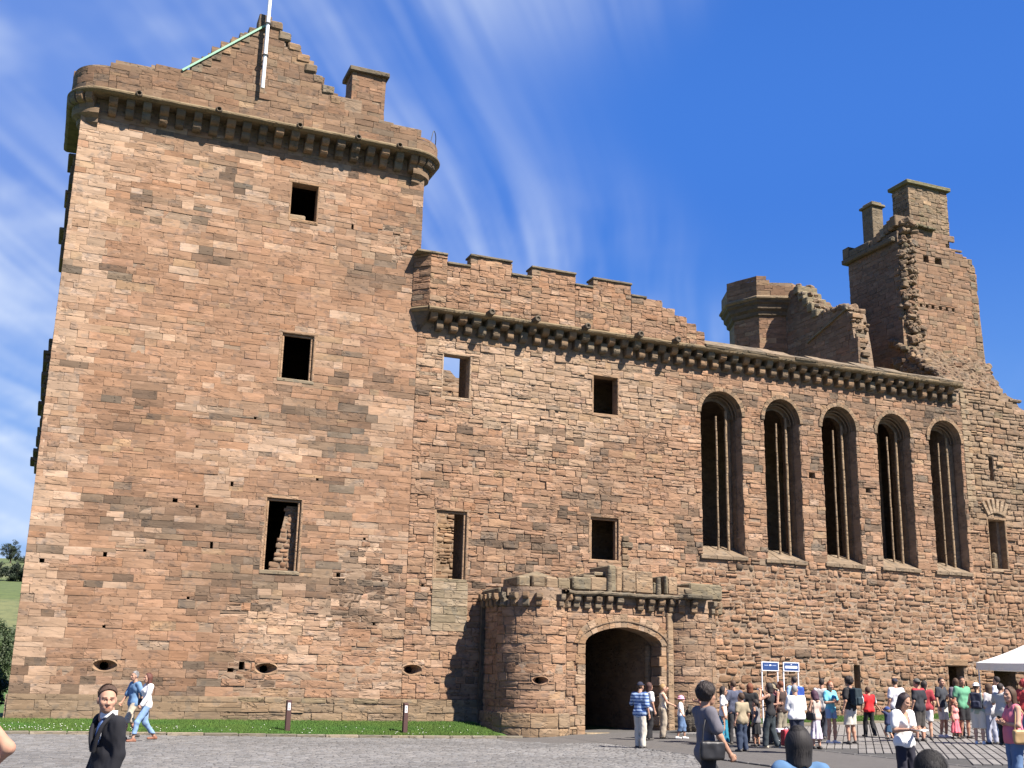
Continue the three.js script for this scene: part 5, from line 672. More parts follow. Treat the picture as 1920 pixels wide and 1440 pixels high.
// ---------------------------------------------------------------- people: signed-distance bodies meshed as one surface
function nets(f, lo, hi, cell) { // surface nets
  const n = [0, 1, 2].map((k) => Math.max(2, Math.ceil((hi[k] - lo[k]) / cell) + 1)), [nx, ny, nz] = n, V = new Float32Array(nx * ny * nz), id = new Int32Array(nx * ny * nz).fill(-1), P = [], I = [];
  for (let k = 0, q = 0; k < nz; k++) for (let j = 0; j < ny; j++) for (let i = 0; i < nx; i++) V[q++] = f(lo[0] + i * cell, lo[1] + j * cell, lo[2] + k * cell);
  const at = (i, j, k) => i + nx * (j + ny * k), E = [[0, 1], [2, 3], [4, 5], [6, 7], [0, 2], [1, 3], [4, 6], [5, 7], [0, 4], [1, 5], [2, 6], [3, 7]];
  for (let k = 0; k < nz - 1; k++) for (let j = 0; j < ny - 1; j++) for (let i = 0; i < nx - 1; i++) {
    let m = 0; const v = []; for (let c = 0; c < 8; c++) { const x = V[at(i + (c & 1), j + ((c >> 1) & 1), k + (c >> 2))]; v.push(x); if (x < 0) m |= 1 << c; } if (m === 0 || m === 255) continue;
    let s = 0, X = 0, Y = 0, Z = 0; for (const [a, b] of E) if ((v[a] < 0) !== (v[b] < 0)) { const t = v[a] / (v[a] - v[b]); X += (a & 1) + t * ((b & 1) - (a & 1)); Y += ((a >> 1) & 1) + t * (((b >> 1) & 1) - ((a >> 1) & 1)); Z += (a >> 2) + t * ((b >> 2) - (a >> 2)); s++; }
    id[at(i, j, k)] = P.length / 3; P.push(lo[0] + (i + X / s) * cell, lo[1] + (j + Y / s) * cell, lo[2] + (k + Z / s) * cell);
  }
  const quad = (a, b, c, d, flip) => { if (a < 0 || b < 0 || c < 0 || d < 0) return; flip ? I.push(a, c, b, a, d, c) : I.push(a, b, c, a, c, d); };
  for (let k = 1; k < nz - 1; k++) for (let j = 1; j < ny - 1; j++) for (let i = 1; i < nx - 1; i++) {
    const s = V[at(i, j, k)] < 0;
    if (s !== V[at(i + 1, j, k)] < 0) quad(id[at(i, j - 1, k - 1)], id[at(i, j, k - 1)], id[at(i, j, k)], id[at(i, j - 1, k)], !s);
    if (s !== V[at(i, j + 1, k)] < 0) quad(id[at(i - 1, j, k - 1)], id[at(i - 1, j, k)], id[at(i, j, k)], id[at(i, j, k - 1)], !s);
    if (s !== V[at(i, j, k + 1)] < 0) quad(id[at(i - 1, j - 1, k)], id[at(i, j - 1, k)], id[at(i, j, k)], id[at(i - 1, j, k)], !s);
  }
  const g = new THREE.BufferGeometry(); g.setAttribute('position', new THREE.BufferAttribute(new Float32Array(P), 3)); g.setIndex(I); g.computeVertexNormals(); return g;
}
// tapered capsule between a and b; sq squashes it front to back
const cap = (a, b, ra, rb, sq = 1) => { const bx = b[0] - a[0], by = b[1] - a[1], bz = (b[2] - a[2]) / sq, l = bx * bx + by * by + bz * bz || 1e-9; return (x, y, z) => { const px = x - a[0], py = y - a[1], pz = (z - a[2]) / sq, h = Math.min(1, Math.max(0, (px * bx + py * by + pz * bz) / l)), dx = px - bx * h, dy = py - by * h, dz = pz - bz * h; return (Math.sqrt(dx * dx + dy * dy + dz * dz) - (ra + (rb - ra) * h)) * (sq < 1 ? sq * 0.5 + 0.5 : 1); }; };
const ell = (c, r) => (x, y, z) => { const px = (x - c[0]) / r[0], py = (y - c[1]) / r[1], pz = (z - c[2]) / r[2], k = Math.sqrt(px * px + py * py + pz * pz); return (k - 1) * Math.min(r[0], r[1], r[2]); };
const smin = (a, b, k) => { const h = Math.max(k - Math.abs(a - b), 0) / k; return Math.min(a, b) - h * h * k * 0.25; };
const blend = (list, k) => (x, y, z) => { let d = 9; for (const f of list) d = smin(d, f(x, y, z), k); return d; };
const paint = (g, f) => { const p = g.attributes.position, c = new Float32Array(p.count * 3); for (let i = 0; i < p.count; i++) { const v = f(p.getX(i), p.getY(i), p.getZ(i)); c[3 * i] = v[0]; c[3 * i + 1] = v[1]; c[3 * i + 2] = v[2]; } g.setAttribute('color', new THREE.BufferAttribute(c, 3)); return g; };
// head: crown at y = 0.125, chin at -0.115, facing +z; features are modelled and tinted
const headField = (() => {
  const skull = blend([ell([0, 0.028, -0.012], [0.076, 0.098, 0.094]), ell([0, -0.035, 0.022], [0.062, 0.078, 0.070]), ell([0, -0.088, 0.046], [0.030, 0.026, 0.032])], 0.045), brow = cap([-0.035, 0.018, 0.074], [0.035, 0.018, 0.074], 0.014, 0.014), nose = blend([cap([0, 0.008, 0.086], [0, -0.030, 0.106], 0.009, 0.013), cap([-0.012, -0.034, 0.094], [0.012, -0.034, 0.094], 0.009, 0.009)], 0.01), lips = cap([-0.019, -0.066, 0.080], [0.019, -0.066, 0.080], 0.008, 0.008), cheek = (s) => ell([s * 0.04, -0.025, 0.052], [0.026, 0.028, 0.028]), ear = (s) => ell([s * 0.080, -0.008, -0.008], [0.011, 0.032, 0.019]), socket = (s) => ell([s * 0.032, 0.0, 0.090], [0.021, 0.012, 0.018]), eye = (s) => ell([s * 0.032, -0.001, 0.072], [0.014, 0.012, 0.012]);
  const soft = blend([skull, brow, nose, lips, cheek(1), cheek(-1)], 0.016), socks = [socket(1), socket(-1)], rest = [ear(1), ear(-1), eye(1), eye(-1), cap([0, -0.07, -0.02], [0, -0.17, -0.035], 0.052, 0.056)];
  return (x, y, z) => { let d = soft(x, y, z); for (const s of socks) { const e = -s(x, y, z), h = Math.max(0.012 - Math.abs(d - e), 0) / 0.012; d = Math.max(d, e) + h * h * 0.003; } for (const r of rest) d = smin(d, r(x, y, z), 0.008); return d; };
})();
const headTint = (x, y, z) => { const ax = Math.abs(x); if (z > 0.055) { const ex = (ax - 0.032) / 0.013, ey = (y + 0.001) / 0.0065; if (ex * ex + ey * ey < 1) return Math.abs(ax - 0.032) < 0.006 ? [0.10, 0.09, 0.08] : [1.1, 1.25, 1.4]; if (Math.abs(y - 0.022 - 0.12 * (0.03 - Math.abs(ax - 0.034))) < 0.006 && ax > 0.012 && ax < 0.055) return [0.28, 0.24, 0.22]; if (Math.abs(y + 0.066) < 0.009 && ax < 0.020) return Math.abs(y + 0.066) < 0.0025 ? [0.66, 0.46, 0.42] : [0.92, 0.72, 0.68]; } return [1, 1, 1]; };
const HEADS = {}; const headGeo = (c) => HEADS[c] ??= paint(nets(headField, [-0.11, -0.20, -0.13], [0.11, 0.15, 0.14], c), headTint);
// hand: wrist at the origin, fingers down -y, palm towards -x for s = 1, thumb forward (+z)
const HANDS = {};
function handGeo(kind, s, c) {
  return HANDS[[kind, s, c]] ??= (() => {
    const L = [], curl = kind === 'grip' ? 1.15 : 0.42, spread = [0.030, 0.010, -0.010, -0.029], len = [0.070, 0.078, 0.072, 0.056];
    L.push(cap([0, 0.03, 0], [0, -0.02, 0], 0.026, 0.026), cap([0, -0.03, 0.018], [0, -0.085, 0.026], 0.015, 0.014), cap([0, -0.03, 0], [0, -0.09, 0.004], 0.016, 0.014), cap([0, -0.03, -0.018], [0, -0.082, -0.022], 0.014, 0.012));
    const palm = blend(L, 0.025), F = [palm];
    for (let k = 0; k < 4; k++) { let a = 0.12, p = [0, -0.085 + (k === 3 ? 0.006 : 0), spread[k]]; for (let j = 0; j < 3; j++) { a += curl * (j ? 0.75 : 0.5) * (1 + 0.1 * k); const l = len[k] * [0.45, 0.32, 0.26][j], q = [p[0] - s * Math.sin(a) * l, p[1] - Math.cos(a) * l, p[2] + (spread[k] > 0 ? 0.002 : -0.002)]; F.push(cap(p, q, 0.0088 - j * 0.0007, 0.0082 - j * 0.0007)); p = q; } }
    F.push(blend([cap([0, -0.028, 0.018], [-s * 0.014, -0.056, 0.046], 0.014, 0.011), cap([-s * 0.014, -0.056, 0.046], [-s * 0.026, -0.088, 0.054], 0.0105, 0.009)], 0.01));
    const f = (x, y, z) => { let d = 9; for (const q of F) d = smin(d, q(x, y, z), 0.005); return d; };
    return paint(nets(f, [-0.10, -0.19, -0.065], [0.10, 0.06, 0.085], c), () => [1, 1, 1]);
  })();
}
const V3 = (a) => new THREE.Vector3(...a), add3 = (a, b, k = 1) => [a[0] + b[0] * k, a[1] + b[1] * k, a[2] + b[2] * k], mix = (a, b, t) => [lerp(a[0], b[0], t), lerp(a[1], b[1], t), lerp(a[2], b[2], t)];
const ARMS = { // elbow and wrist from the shoulder; x grows outwards
  down: [[0.055, -0.285, -0.02], [0.075, -0.52, 0.05]], swing: [[0.06, -0.27, 0.09], [0.06, -0.47, 0.22]], back: [[0.07, -0.27, -0.11], [0.08, -0.5, -0.10]], read: [[0.05, -0.27, 0.03], [-0.07, -0.25, 0.26]], fold: [[0.07, -0.26, 0.05], [-0.17, -0.23, 0.20]], phone: [[0.13, -0.25, 0.10], [0.0, -0.03, 0.17]], shade: [[0.16, -0.12, 0.15], [-0.02, 0.12, 0.20]], camera: [[0.13, -0.13, 0.20], [-0.10, 0.10, 0.26]], out: [[0.10, -0.25, 0.10], [0.14, -0.34, 0.33]], hip: [[0.22, -0.24, -0.06], [0.06, -0.43, 0.05]], hold: [[0.08, -0.28, 0.0], [0.26, -0.42, 0.10]], up: [[0.18, 0.10, 0.05], [0.30, 0.30, 0.10]], bag: [[0.08, -0.27, 0.02], [0.03, -0.40, 0.20]], side: [[0.015, -0.285, -0.03], [0.0, -0.52, 0.05]], pocket: [[0.12, -0.27, -0.05], [0.09, -0.47, 0.04]] };
const skinTone = [[0.40, 0.225, 0.15], [0.33, 0.18, 0.115], [0.44, 0.26, 0.18]], M_skin = skinTone.map((c) => { const m = new THREE.MeshStandardMaterial({ vertexColors: true, roughness: 0.78 }); m.color.setRGB(...c); return m; });
const cloth = (c, r = 0.9) => plain(c[0] * 0.88, c[1] * 0.88, c[2] * 0.88, r), hairMat = (c) => plain(c[0], c[1], c[2], 0.75);
const fold = (seed, amp) => (x, y, z) => amp * (vnoise(x * 13 + z * 9 + 40, y * 7 + z * 5 + 20, seed) + 0.5 * vnoise(x * 26 - z * 17 + 90, y * 15 + 60, seed + 3) - 0.75);
let personSeed = 500;
function person(o) {
  const seed = personSeed++, rng = rngOf(seed), h = o.h, child = h < 1.4, kid = h < 1.6 && o.kid, k = h / 1.75, fem = o.fem, cell = o.cell ?? 0.02, x0 = o.at[0], z0 = o.at[1], y0 = o.y ?? groundY(x0, z0);
  const T = new THREE.Group(); T.name = numbered('person'); T.userData = { label: o.label, category: 'person', group: o.group ?? 'visitors outside the palace' }; T.position.set(x0, y0, z0); T.rotation.y = R(o.face ?? 180); scene.add(T);
  const add = (name, g, m) => { const q = new THREE.Mesh(g, m); q.name = name; q.castShadow = q.receiveShadow = true; T.add(q); return q; };
  const b = (o.build ?? 1) * (child ? 1.12 : 1), lean = o.lean ?? 0, P = (x, y, z) => [x * k, y * k, z * k + (y > 0.9 ? (y - 0.9) * lean * k : 0)];
  // skeleton
  const sw = (fem ? 0.165 : 0.19) * (child ? 0.95 : 1) * (o.sw ?? 1), hs = child ? 1.0 / k * (0.86 + 0.0 * k) : 1, hk = child ? 0.93 : k > 1.02 ? 1.02 : 1, headC = P(0, child ? 1.60 : 1.625, 0.035), neck = P(0, 1.47, -0.005), hipW = fem ? 0.092 : 0.085;
  if (child) headC[1] = h - 0.125 * hk; else headC[1] = h - 0.125 * hk - (o.headDrop ?? 0);
  headC[2] += (o.headFwd ?? 0) * k; headC[1] -= 0;
  const neckTop = [headC[0], headC[1] - 0.09, headC[2] - 0.03];
  const legs = [1, -1].map((s) => { const st = (o.step ?? 0.03) * s, w = (o.wide ?? 0.1); const hip = P(s * hipW, 0.92, 0), ank = P(s * w, 0.085 + (st < -0.15 ? 0.05 : 0), st * 1.0), bend = 0.03 + Math.abs(st) * 0.22; let knee = P(s * (hipW + w) / 2 * 1.02, 0.49, st * 0.45 + bend); if (o.raise && s === o.raise) { knee = P(s * 0.1, 0.52, 0.16); ank[1] = 0.25 * k; ank[2] = -0.02; } return { hip, knee, ank, s }; });
  const arms = [1, -1].map((s) => { const A = ARMS[(s > 0 ? o.left : o.right) ?? 'down'], sh = P(s * sw, 1.415, -0.01); return { s, sh, el: add3(sh, [A[0][0] * s, A[0][1], A[0][2]], k), wr: add3(sh, [A[1][0] * s, A[1][1], A[1][2]], k) }; });
  const torso = (e, hemW = 0) => [cap(P(-0.055, 0.95, 0), P(0.055, 0.95, 0), (fem ? 0.125 : 0.118) * b * k + e + hemW, (fem ? 0.125 : 0.118) * b * k + e + hemW, 0.82), cap(P(-0.03, 1.12, 0.005), P(0.03, 1.12, 0.005), (fem ? 0.105 : 0.118) * b * k + e, (fem ? 0.105 : 0.118) * b * k + e, 0.82), cap(P(-0.07, 1.30, 0), P(0.07, 1.30, 0), (fem ? 0.105 : 0.118) * b * k + e, (fem ? 0.105 : 0.118) * b * k + e, 0.8), cap(P(-sw + 0.03, 1.405, -0.01), P(sw - 0.03, 1.405, -0.01), 0.06 * k + e, 0.06 * k + e, 0.95), ...(fem ? [1, -1].map((s) => ell(P(s * 0.07, 1.27, 0.085), [0.06 * k + e, 0.06 * k + e, 0.052 * k + e])) : []), ...(o.belly ? [ell(P(0, 1.06, 0.05), [0.13 * k + e, 0.14 * k + e, 0.11 * k * o.belly + e])] : [])];
  const armParts = (e, t) => arms.flatMap(({ sh, el, wr }) => t <= 0 ? [] : t < 1 ? [cap(sh, mix(sh, el, t), 0.052 * k + e, (0.045 + 0.01) * k + e)] : [cap(sh, el, 0.048 * k + e, 0.042 * k + e), cap(el, mix(el, wr, Math.min(1, t - 1)), 0.042 * k + e, 0.034 * k + e)]);
  const legParts = (e, flare = 0) => legs.flatMap(({ hip, knee, ank }) => [cap(hip, knee, (fem ? 0.084 : 0.08) * b * k + e, 0.056 * k + e + flare * 0.5), cap(knee, ank, 0.055 * k + e + flare * 0.5, 0.040 * k + e + flare)]);
  const lo = [-0.62 * k, -0.03, -0.48 * k], hi = [0.62 * k, h + 0.05, 0.62 * k];
  // body: one skin surface with head and hands joined in
  const skin = [...(o.bareTorso === false ? [] : torso(-0.006)), ...arms.flatMap(({ sh, el, wr }) => [cap(sh, el, 0.046 * k * Math.sqrt(b), 0.039 * k), cap(el, wr, 0.040 * k, 0.027 * k)]), ...legs.flatMap(({ hip, knee, ank }) => [cap(hip, knee, 0.074 * b * k, 0.052 * k), cap(knee, mix(knee, ank, 0.4), 0.052 * k, 0.054 * k), cap(mix(knee, ank, 0.4), ank, 0.054 * k, 0.036 * k)]), cap(neck, neckTop, 0.056 * k, 0.052 * k)];
  const hd = new THREE.Matrix4().compose(V3(headC), new THREE.Quaternion().setFromEuler(new THREE.Euler(R(o.nod ?? 0), R(o.look ?? 0), 0, 'YXZ')), new THREE.Vector3(hk, hk, hk)), hand = (a) => { const d = V3(a.wr).sub(V3(a.el)).normalize(), q = new THREE.Quaternion().setFromUnitVectors(new THREE.Vector3(0, -1, 0), d), g = handGeo(((a.s > 0 ? o.left : o.right) ?? 'down') === 'down' || o.left === 'side' ? 'open' : 'grip', a.s, o.fine ?? 0.007).clone(); g.applyMatrix4(new THREE.Matrix4().compose(V3(a.wr), q, new THREE.Vector3(k, k, k))); return g; };
  const bodyG = paint(nets(blend(skin, 0.03), lo, hi, cell), (x, y, z) => { const q = 0.88 + 0.24 * fbm(x * 14 + z * 9 + 30, y * 14 + 10, seed, 2); return [q, q * q, q * q]; }), hg = headGeo(o.fine ?? 0.007).clone(); hg.applyMatrix4(hd);
  add('body', mergeGeometries([bodyG, hg, hand(arms[0]), hand(arms[1])]), M_skin[o.skin ?? 0]);
  const inHead = hd.clone().invert(), hv = new THREE.Vector3(), local = (f) => (x, y, z) => { hv.set(x, y, z).applyMatrix4(inHead); return f(hv.x, hv.y, hv.z); };
  // upper garment
  const top = o.top ?? { c: [0.5, 0.5, 0.5] }, fl = fold(seed, 0.021), hem = (top.hem ?? 0.86) * k, sl = { tee: 0.68, long: 2, tank: 0, jacket: 2, vest: 0, half: 0.95 }[top.t ?? 'tee'], te = top.e ?? (top.t === 'jacket' ? 0.03 : 0.016);
  { const A = blend([...torso(te, top.loose ?? 0.012)], 0.06), S = blend(armParts(te + 0.004, sl), 0.02), open = top.t === 'tank' ? 0.085 : 0.062, nk = P(0, 1.475, 0.02), cuts = sl === 0 ? arms.map((a) => ell(add3(a.sh, [a.s * 0.035 * k, 0, 0]), [0.055 * k, 0.12 * k, 0.2])) : [];
    const f = (x, y, z) => { let d = smin(A(x, y, z), sl ? S(x, y, z) : 9, 0.04) + fl(x, y, z); d = Math.max(d, hem - y); const n = open * k - Math.hypot(x - nk[0], (y - nk[1]) * 0.9, z - nk[2]); d = Math.max(d, n); if (top.v && z > 0) { const q = (y - (1.18 - (top.v - 1) * 0.1) * k) * 0.28 - Math.abs(x); d = Math.max(d, q); } for (const c of cuts) d = Math.max(d, -c(x, y, z)); return d; };
    const g = nets(f, [lo[0], hem - 0.04, lo[2]], [hi[0], 1.56 * k, hi[2]], cell); let m = cloth(top.c);
    if (top.stripe || top.paint) { paint(g, top.paint ? (x, y, z) => top.paint(x / k, y / k, z / k) : (x, y) => (Math.floor(y / top.stripe[0]) % 2 ? top.stripe[1] : top.c)); m = M.garment; }
    add(top.n ?? (top.t === 'jacket' ? 'jacket' : top.t === 'tank' ? 'vest_top' : 'shirt'), g, m); }
  // lower garment
  const low = o.low ?? { t: 'trousers', c: [0.05, 0.06, 0.1] }, fl2 = fold(seed + 7, 0.024);
  if (low.t === 'skirt') { const yb = (low.len ?? 0.35) * k, yt = 1.0 * k, c = cap([0, yt, 0], [0, yb, legs[0].ank[2] * 0.15], 0.125 * b * k, (low.wide ?? 0.2) * k, 0.85); add('skirt', nets((x, y, z) => Math.max(c(x, y, z) + 0.02 * Math.sin(Math.atan2(z, x) * 9) * clamp((yt - y) / 0.5) + fl2(x, y, z), yb - y, y - yt - 0.03), [lo[0], yb - 0.05, lo[2]], [hi[0], yt + 0.1, hi[2]], cell), cloth(low.c)); }
  else { const cut = low.t === 'shorts' ? (low.len ?? 0.52) * k : 0.045 * k, A = blend([...legParts((low.e ?? 0.016), low.flare ?? 0.012), cap(P(-0.05, 0.96, 0), P(0.05, 0.96, 0), (fem ? 0.124 : 0.117) * b * k + 0.008, (fem ? 0.124 : 0.117) * b * k + 0.008, 0.82)], 0.035); add(low.t === 'shorts' ? 'shorts' : 'trousers', nets((x, y, z) => Math.max(A(x, y, z) + fl2(x, y, z), cut - y, y - 1.04 * k), [lo[0], cut - 0.05, lo[2]], [hi[0], 1.1 * k, hi[2]], cell), cloth(low.c)); }
  if (low.belt) add('belt', nets((() => { const A = cap(P(-0.055, 0.99, 0), P(0.055, 0.99, 0), 0.13 * b * k + 0.008, 0.13 * b * k + 0.008, 0.82); return (x, y, z) => Math.max(A(x, y, z), Math.abs(y - 0.99 * k) - 0.02); })(), [lo[0], 0.9 * k, lo[2]], [hi[0], 1.1 * k, hi[2]], cell), cloth(low.belt));
  // shoes
  for (const { ank, s } of legs) { const hl = [ank[0], Math.max(0.035, ank[1] - 0.05 * k), ank[2] - 0.05 * k], toe = [ank[0] + s * 0.02, Math.max(0.03, ank[1] - 0.062 * k), ank[2] + 0.15 * k], A = blend([cap(hl, toe, 0.042 * k, 0.036 * k), cap(hl, ank, 0.04 * k, 0.038 * k)], 0.03), fl = Math.min(0, ank[1] - 0.085 * k) + Math.max(0, ank[1] - 0.09 * k); add('shoe', nets((x, y, z) => Math.max(A(x, y, z), fl + 0.002 - y, y - ank[1] - 0.03), [ank[0] - 0.1, -0.03, ank[2] - 0.16], [ank[0] + 0.1, ank[1] + 0.1, ank[2] + 0.28], cell * 0.7), cloth(o.shoe ?? [0.06, 0.055, 0.05], 0.7)); }
  // hair and hats, in the head's own axes
  const hr = o.hair ?? { t: 'short', c: [0.04, 0.025, 0.015] }, hw = fold(seed + 11, 0.008), hn = (x, y, z) => hw(x, y, z) + 0.0012 * Math.sin(Math.atan2(x, z) * 52 + 9 * vnoise(x * 30, y * 20, seed)), H = { 
    short: (x, y, z) => Math.max(ell([0, 0.034, -0.016], [0.085, 0.106, 0.103])(x, y, z) + (hr.wild ?? 1) * hn(x, y, z), (z - 0.030) * 0.8 + (0.064 - y) * 0.9 * (z > 0 ? 1 : 0.55), -0.055 - y + (z > -0.02 ? 0.05 : 0)),
    bob: (x, y, z) => Math.max(smin(ell([0, 0.036, -0.018], [0.092, 0.106, 0.106])(x, y, z), cap([0, 0.0, -0.03], [0, -0.12, -0.035], 0.098, 0.092, 0.9)(x, y, z), 0.03) + hn(x, y, z), (z - 0.045) + (0.06 - y) * 0.22, -0.15 - y - 0.01 * Math.sin(x * 90)),
    long: (x, y, z) => Math.max(smin(ell([0, 0.036, -0.018], [0.090, 0.104, 0.104])(x, y, z), cap([0, 0.0, -0.05], [0, -0.24, -0.075], 0.088, 0.07, 0.7)(x, y, z), 0.04) + hn(x, y, z), (z - 0.03) + (0.06 - y) * 0.4),
    afro: (x, y, z) => Math.max(ell([0, 0.045, -0.03], [0.128, 0.128, 0.128])(x, y, z) + 2.6 * hn(x * 2, y * 2, z * 2), (z - 0.06) + (0.05 - y) * 0.6),
    tail: (x, y, z) => Math.min(Math.max(ell([0, 0.034, -0.018], [0.085, 0.102, 0.100])(x, y, z), (z - 0.03) * 0.8 + (0.06 - y) * 0.8), cap([0, 0.03, -0.11], [0, -0.12, -0.12], 0.03, 0.016)(x, y, z)) + hn(x, y, z) };
  const strands = () => { // loose hairs that follow the head and break its outline
    const P = [], long = { bob: 0.15, long: 0.26, short: 0.015, afro: 0.0 }[hr.t] ?? 0.02, n = { afro: 700, short: 900 }[hr.t] ?? 900;
    for (let i = 0; i < n; i++) { let a = rng() * 6.283; const e = Math.pow(rng(), 0.7) * 1.5, w = 0.0011 + 0.0008 * rng(), q = []; if (Math.cos(a) > 0.35 && hr.t !== 'afro') a += Math.PI; const rr = hr.t === 'afro' ? 0.128 : 0.092;
      for (let j = 0; j < 5; j++) { const t = j / 4, el = hr.t === 'afro' ? 1.57 - e : 1.5 - e * (0.5 + 0.25 * t) - 0.28 * t, lift = (hr.t === 'afro' ? 0.0 + 0.016 * t : 0.003 + 0.006 * Math.sin(i) * t), y = hr.t === 'afro' ? 0.045 + Math.sin(el) * (rr + lift) : 0.036 + Math.sin(Math.max(el, 0)) * (0.105 + lift) - (el < 0 ? -el * 0.1 : 0) - long * t * clamp(1.1 - el), c = Math.cos(Math.max(el, 0)) * (rr + lift); q.push([Math.sin(a + 0.12 * Math.sin(i * 3 + j)) * c, y + 0.004 * Math.sin(i * 7 + j * 2), Math.cos(a) * c * 1.1 - 0.02]); }
      for (let j = 0; j < 4; j++) { const A = q[j], B = q[j + 1], u = [Math.cos(a) * w, 0, -Math.sin(a) * w]; P.push(A[0] - u[0], A[1], A[2] - u[2], A[0] + u[0], A[1], A[2] + u[2], B[0], B[1], B[2]); } }
    const g = new THREE.BufferGeometry(); g.setAttribute('position', new THREE.BufferAttribute(new Float32Array(P), 3)); g.computeVertexNormals(); g.applyMatrix4(hd); return g; };
  if (hr.t !== 'none') { const hg2 = nets(local(H[hr.t]), add3(headC, [-0.2, -0.36, -0.24]), add3(headC, [0.2, 0.22, 0.2]), o.fine ?? 0.009); add('hair', (o.fine ?? 1) < 0.0065 && hr.t !== 'tail' ? joined([hg2, strands()]) : hg2, hairMat(hr.c)); }
  if (o.hat) { const f = o.hat.t === 'sun' ? (x, y, z) => Math.min(Math.max(ell([0, 0.05, -0.012], [0.096, 0.095, 0.11])(x, y, z), 0.04 - y), Math.max(cap([0, 0.045, -0.01], [0, 0.02, -0.01], 0.10, 0.15, 1)(x, y, z), 0.02 - y, y - 0.05)) : (x, y, z) => Math.min(Math.max(ell([0, 0.045, -0.014], [0.092, 0.098, 0.106])(x, y, z), 0.042 - y), Math.max(ell([0, 0.045, 0.085 * (o.hat.back ? -1.1 : 1)], [0.075, 0.03, 0.095])(x, y, z), 0.040 - y, y - 0.055)); add(o.hat.t === 'sun' ? 'sun_hat' : 'cap', nets(local(f), add3(headC, [-0.22, -0.1, -0.24]), add3(headC, [0.22, 0.22, 0.24]), o.fine ?? 0.009), cloth(o.hat.c)); }
  if (o.glasses) add('sunglasses', nets(local((x, y, z) => Math.min(ell([0.032, 0, 0.088], [0.027, 0.02, 0.012])(x, y, z), ell([-0.032, 0, 0.088], [0.027, 0.02, 0.012])(x, y, z), cap([-0.078, 0.006, 0.06], [0.078, 0.006, 0.06], 0.006, 0.006)(x, y, z))), add3(headC, [-0.14, -0.1, -0.14]), add3(headC, [0.14, 0.1, 0.14]), 0.007), plain(0.02, 0.02, 0.02, 0.25));
  T.updateMatrixWorld(true);
  return { T, k, P, arms, legs, headC, at: (p) => T.localToWorld(V3(p)).toArray(), face: T.rotation.y };
}
M.garment = new THREE.MeshStandardMaterial({ vertexColors: true, roughness: 0.9 });
// a carried thing is a thing of its own, set where its bearer holds it
function carried(who, name, label, category, at, build, group) { const w = who.at(at), o = new THREE.Group(); o.name = numbered(name); o.position.set(...w); o.rotation.y = who.face; o.userData = { label, category }; if (group) o.userData.group = group; scene.add(o); build((n, g, m) => { const q = new THREE.Mesh(g, m); q.name = n; q.castShadow = q.receiveShadow = true; o.add(q); return q; }); return o; }
const tubeGeo = (pts, r, n = 24) => new THREE.TubeGeometry(new THREE.CatmullRomCurve3(pts.map(V3)), n, r, 6);
const sack = (w, h, d, seed) => { const f = fold(seed, 0.02); return nets((x, y, z) => { const qx = Math.abs(x) - w / 2 + 0.04, qy = Math.abs(y) - h / 2 + 0.04, qz = Math.abs(z) - d / 2 + 0.03; return Math.hypot(Math.max(qx, 0), Math.max(qy, 0), Math.max(qz, 0)) + Math.min(Math.max(qx, qy, qz), 0) - 0.035 + f(x, y, z); }, [-w / 2 - 0.05, -h / 2 - 0.05, -d / 2 - 0.05], [w / 2 + 0.05, h / 2 + 0.05, d / 2 + 0.05], 0.015); };
function backpack(who, label, c) { const k = who.k; carried(who, 'backpack', label, 'backpack', who.P(0, 1.24, -0.20), (add) => { add('bag', sack(0.30 * k, 0.46 * k, 0.19 * k, 7), cloth(c)); const p = sack(0.22 * k, 0.2 * k, 0.08, 9); p.translate(0, -0.1 * k, -0.11 * k); add('pocket', p, cloth(c.map((v) => v * 1.3))); for (const s of [1, -1]) add('strap', tubeGeo([[s * 0.1 * k, 0.19 * k, 0.07 * k], [s * 0.12 * k, 0.24 * k, 0.18 * k], [s * 0.13 * k, 0.1 * k, 0.34 * k], [s * 0.14 * k, -0.1 * k, 0.28 * k], [s * 0.14 * k, -0.18 * k, 0.08 * k]], 0.018), cloth(c)); }); }
function shoulderBag(who, label, c, s = 1, big = 1) { const k = who.k; carried(who, 'shoulder_bag', label, 'bag', who.P(s * 0.24, 0.98, -0.02), (add) => { const g = sack(0.10, 0.24 * big, 0.32 * big, 13); add('bag', g, cloth(c, 0.5)); add('strap', tubeGeo([[0, 0.10 * big, 0.13 * big], [-s * 0.03, 0.3 * k, 0.09], [-s * 0.10 * k, 0.49 * k, 0.02], [-s * 0.03, 0.3 * k, -0.09], [0, 0.10 * big, -0.13 * big]], 0.012, 32), cloth(c, 0.5)); }); }
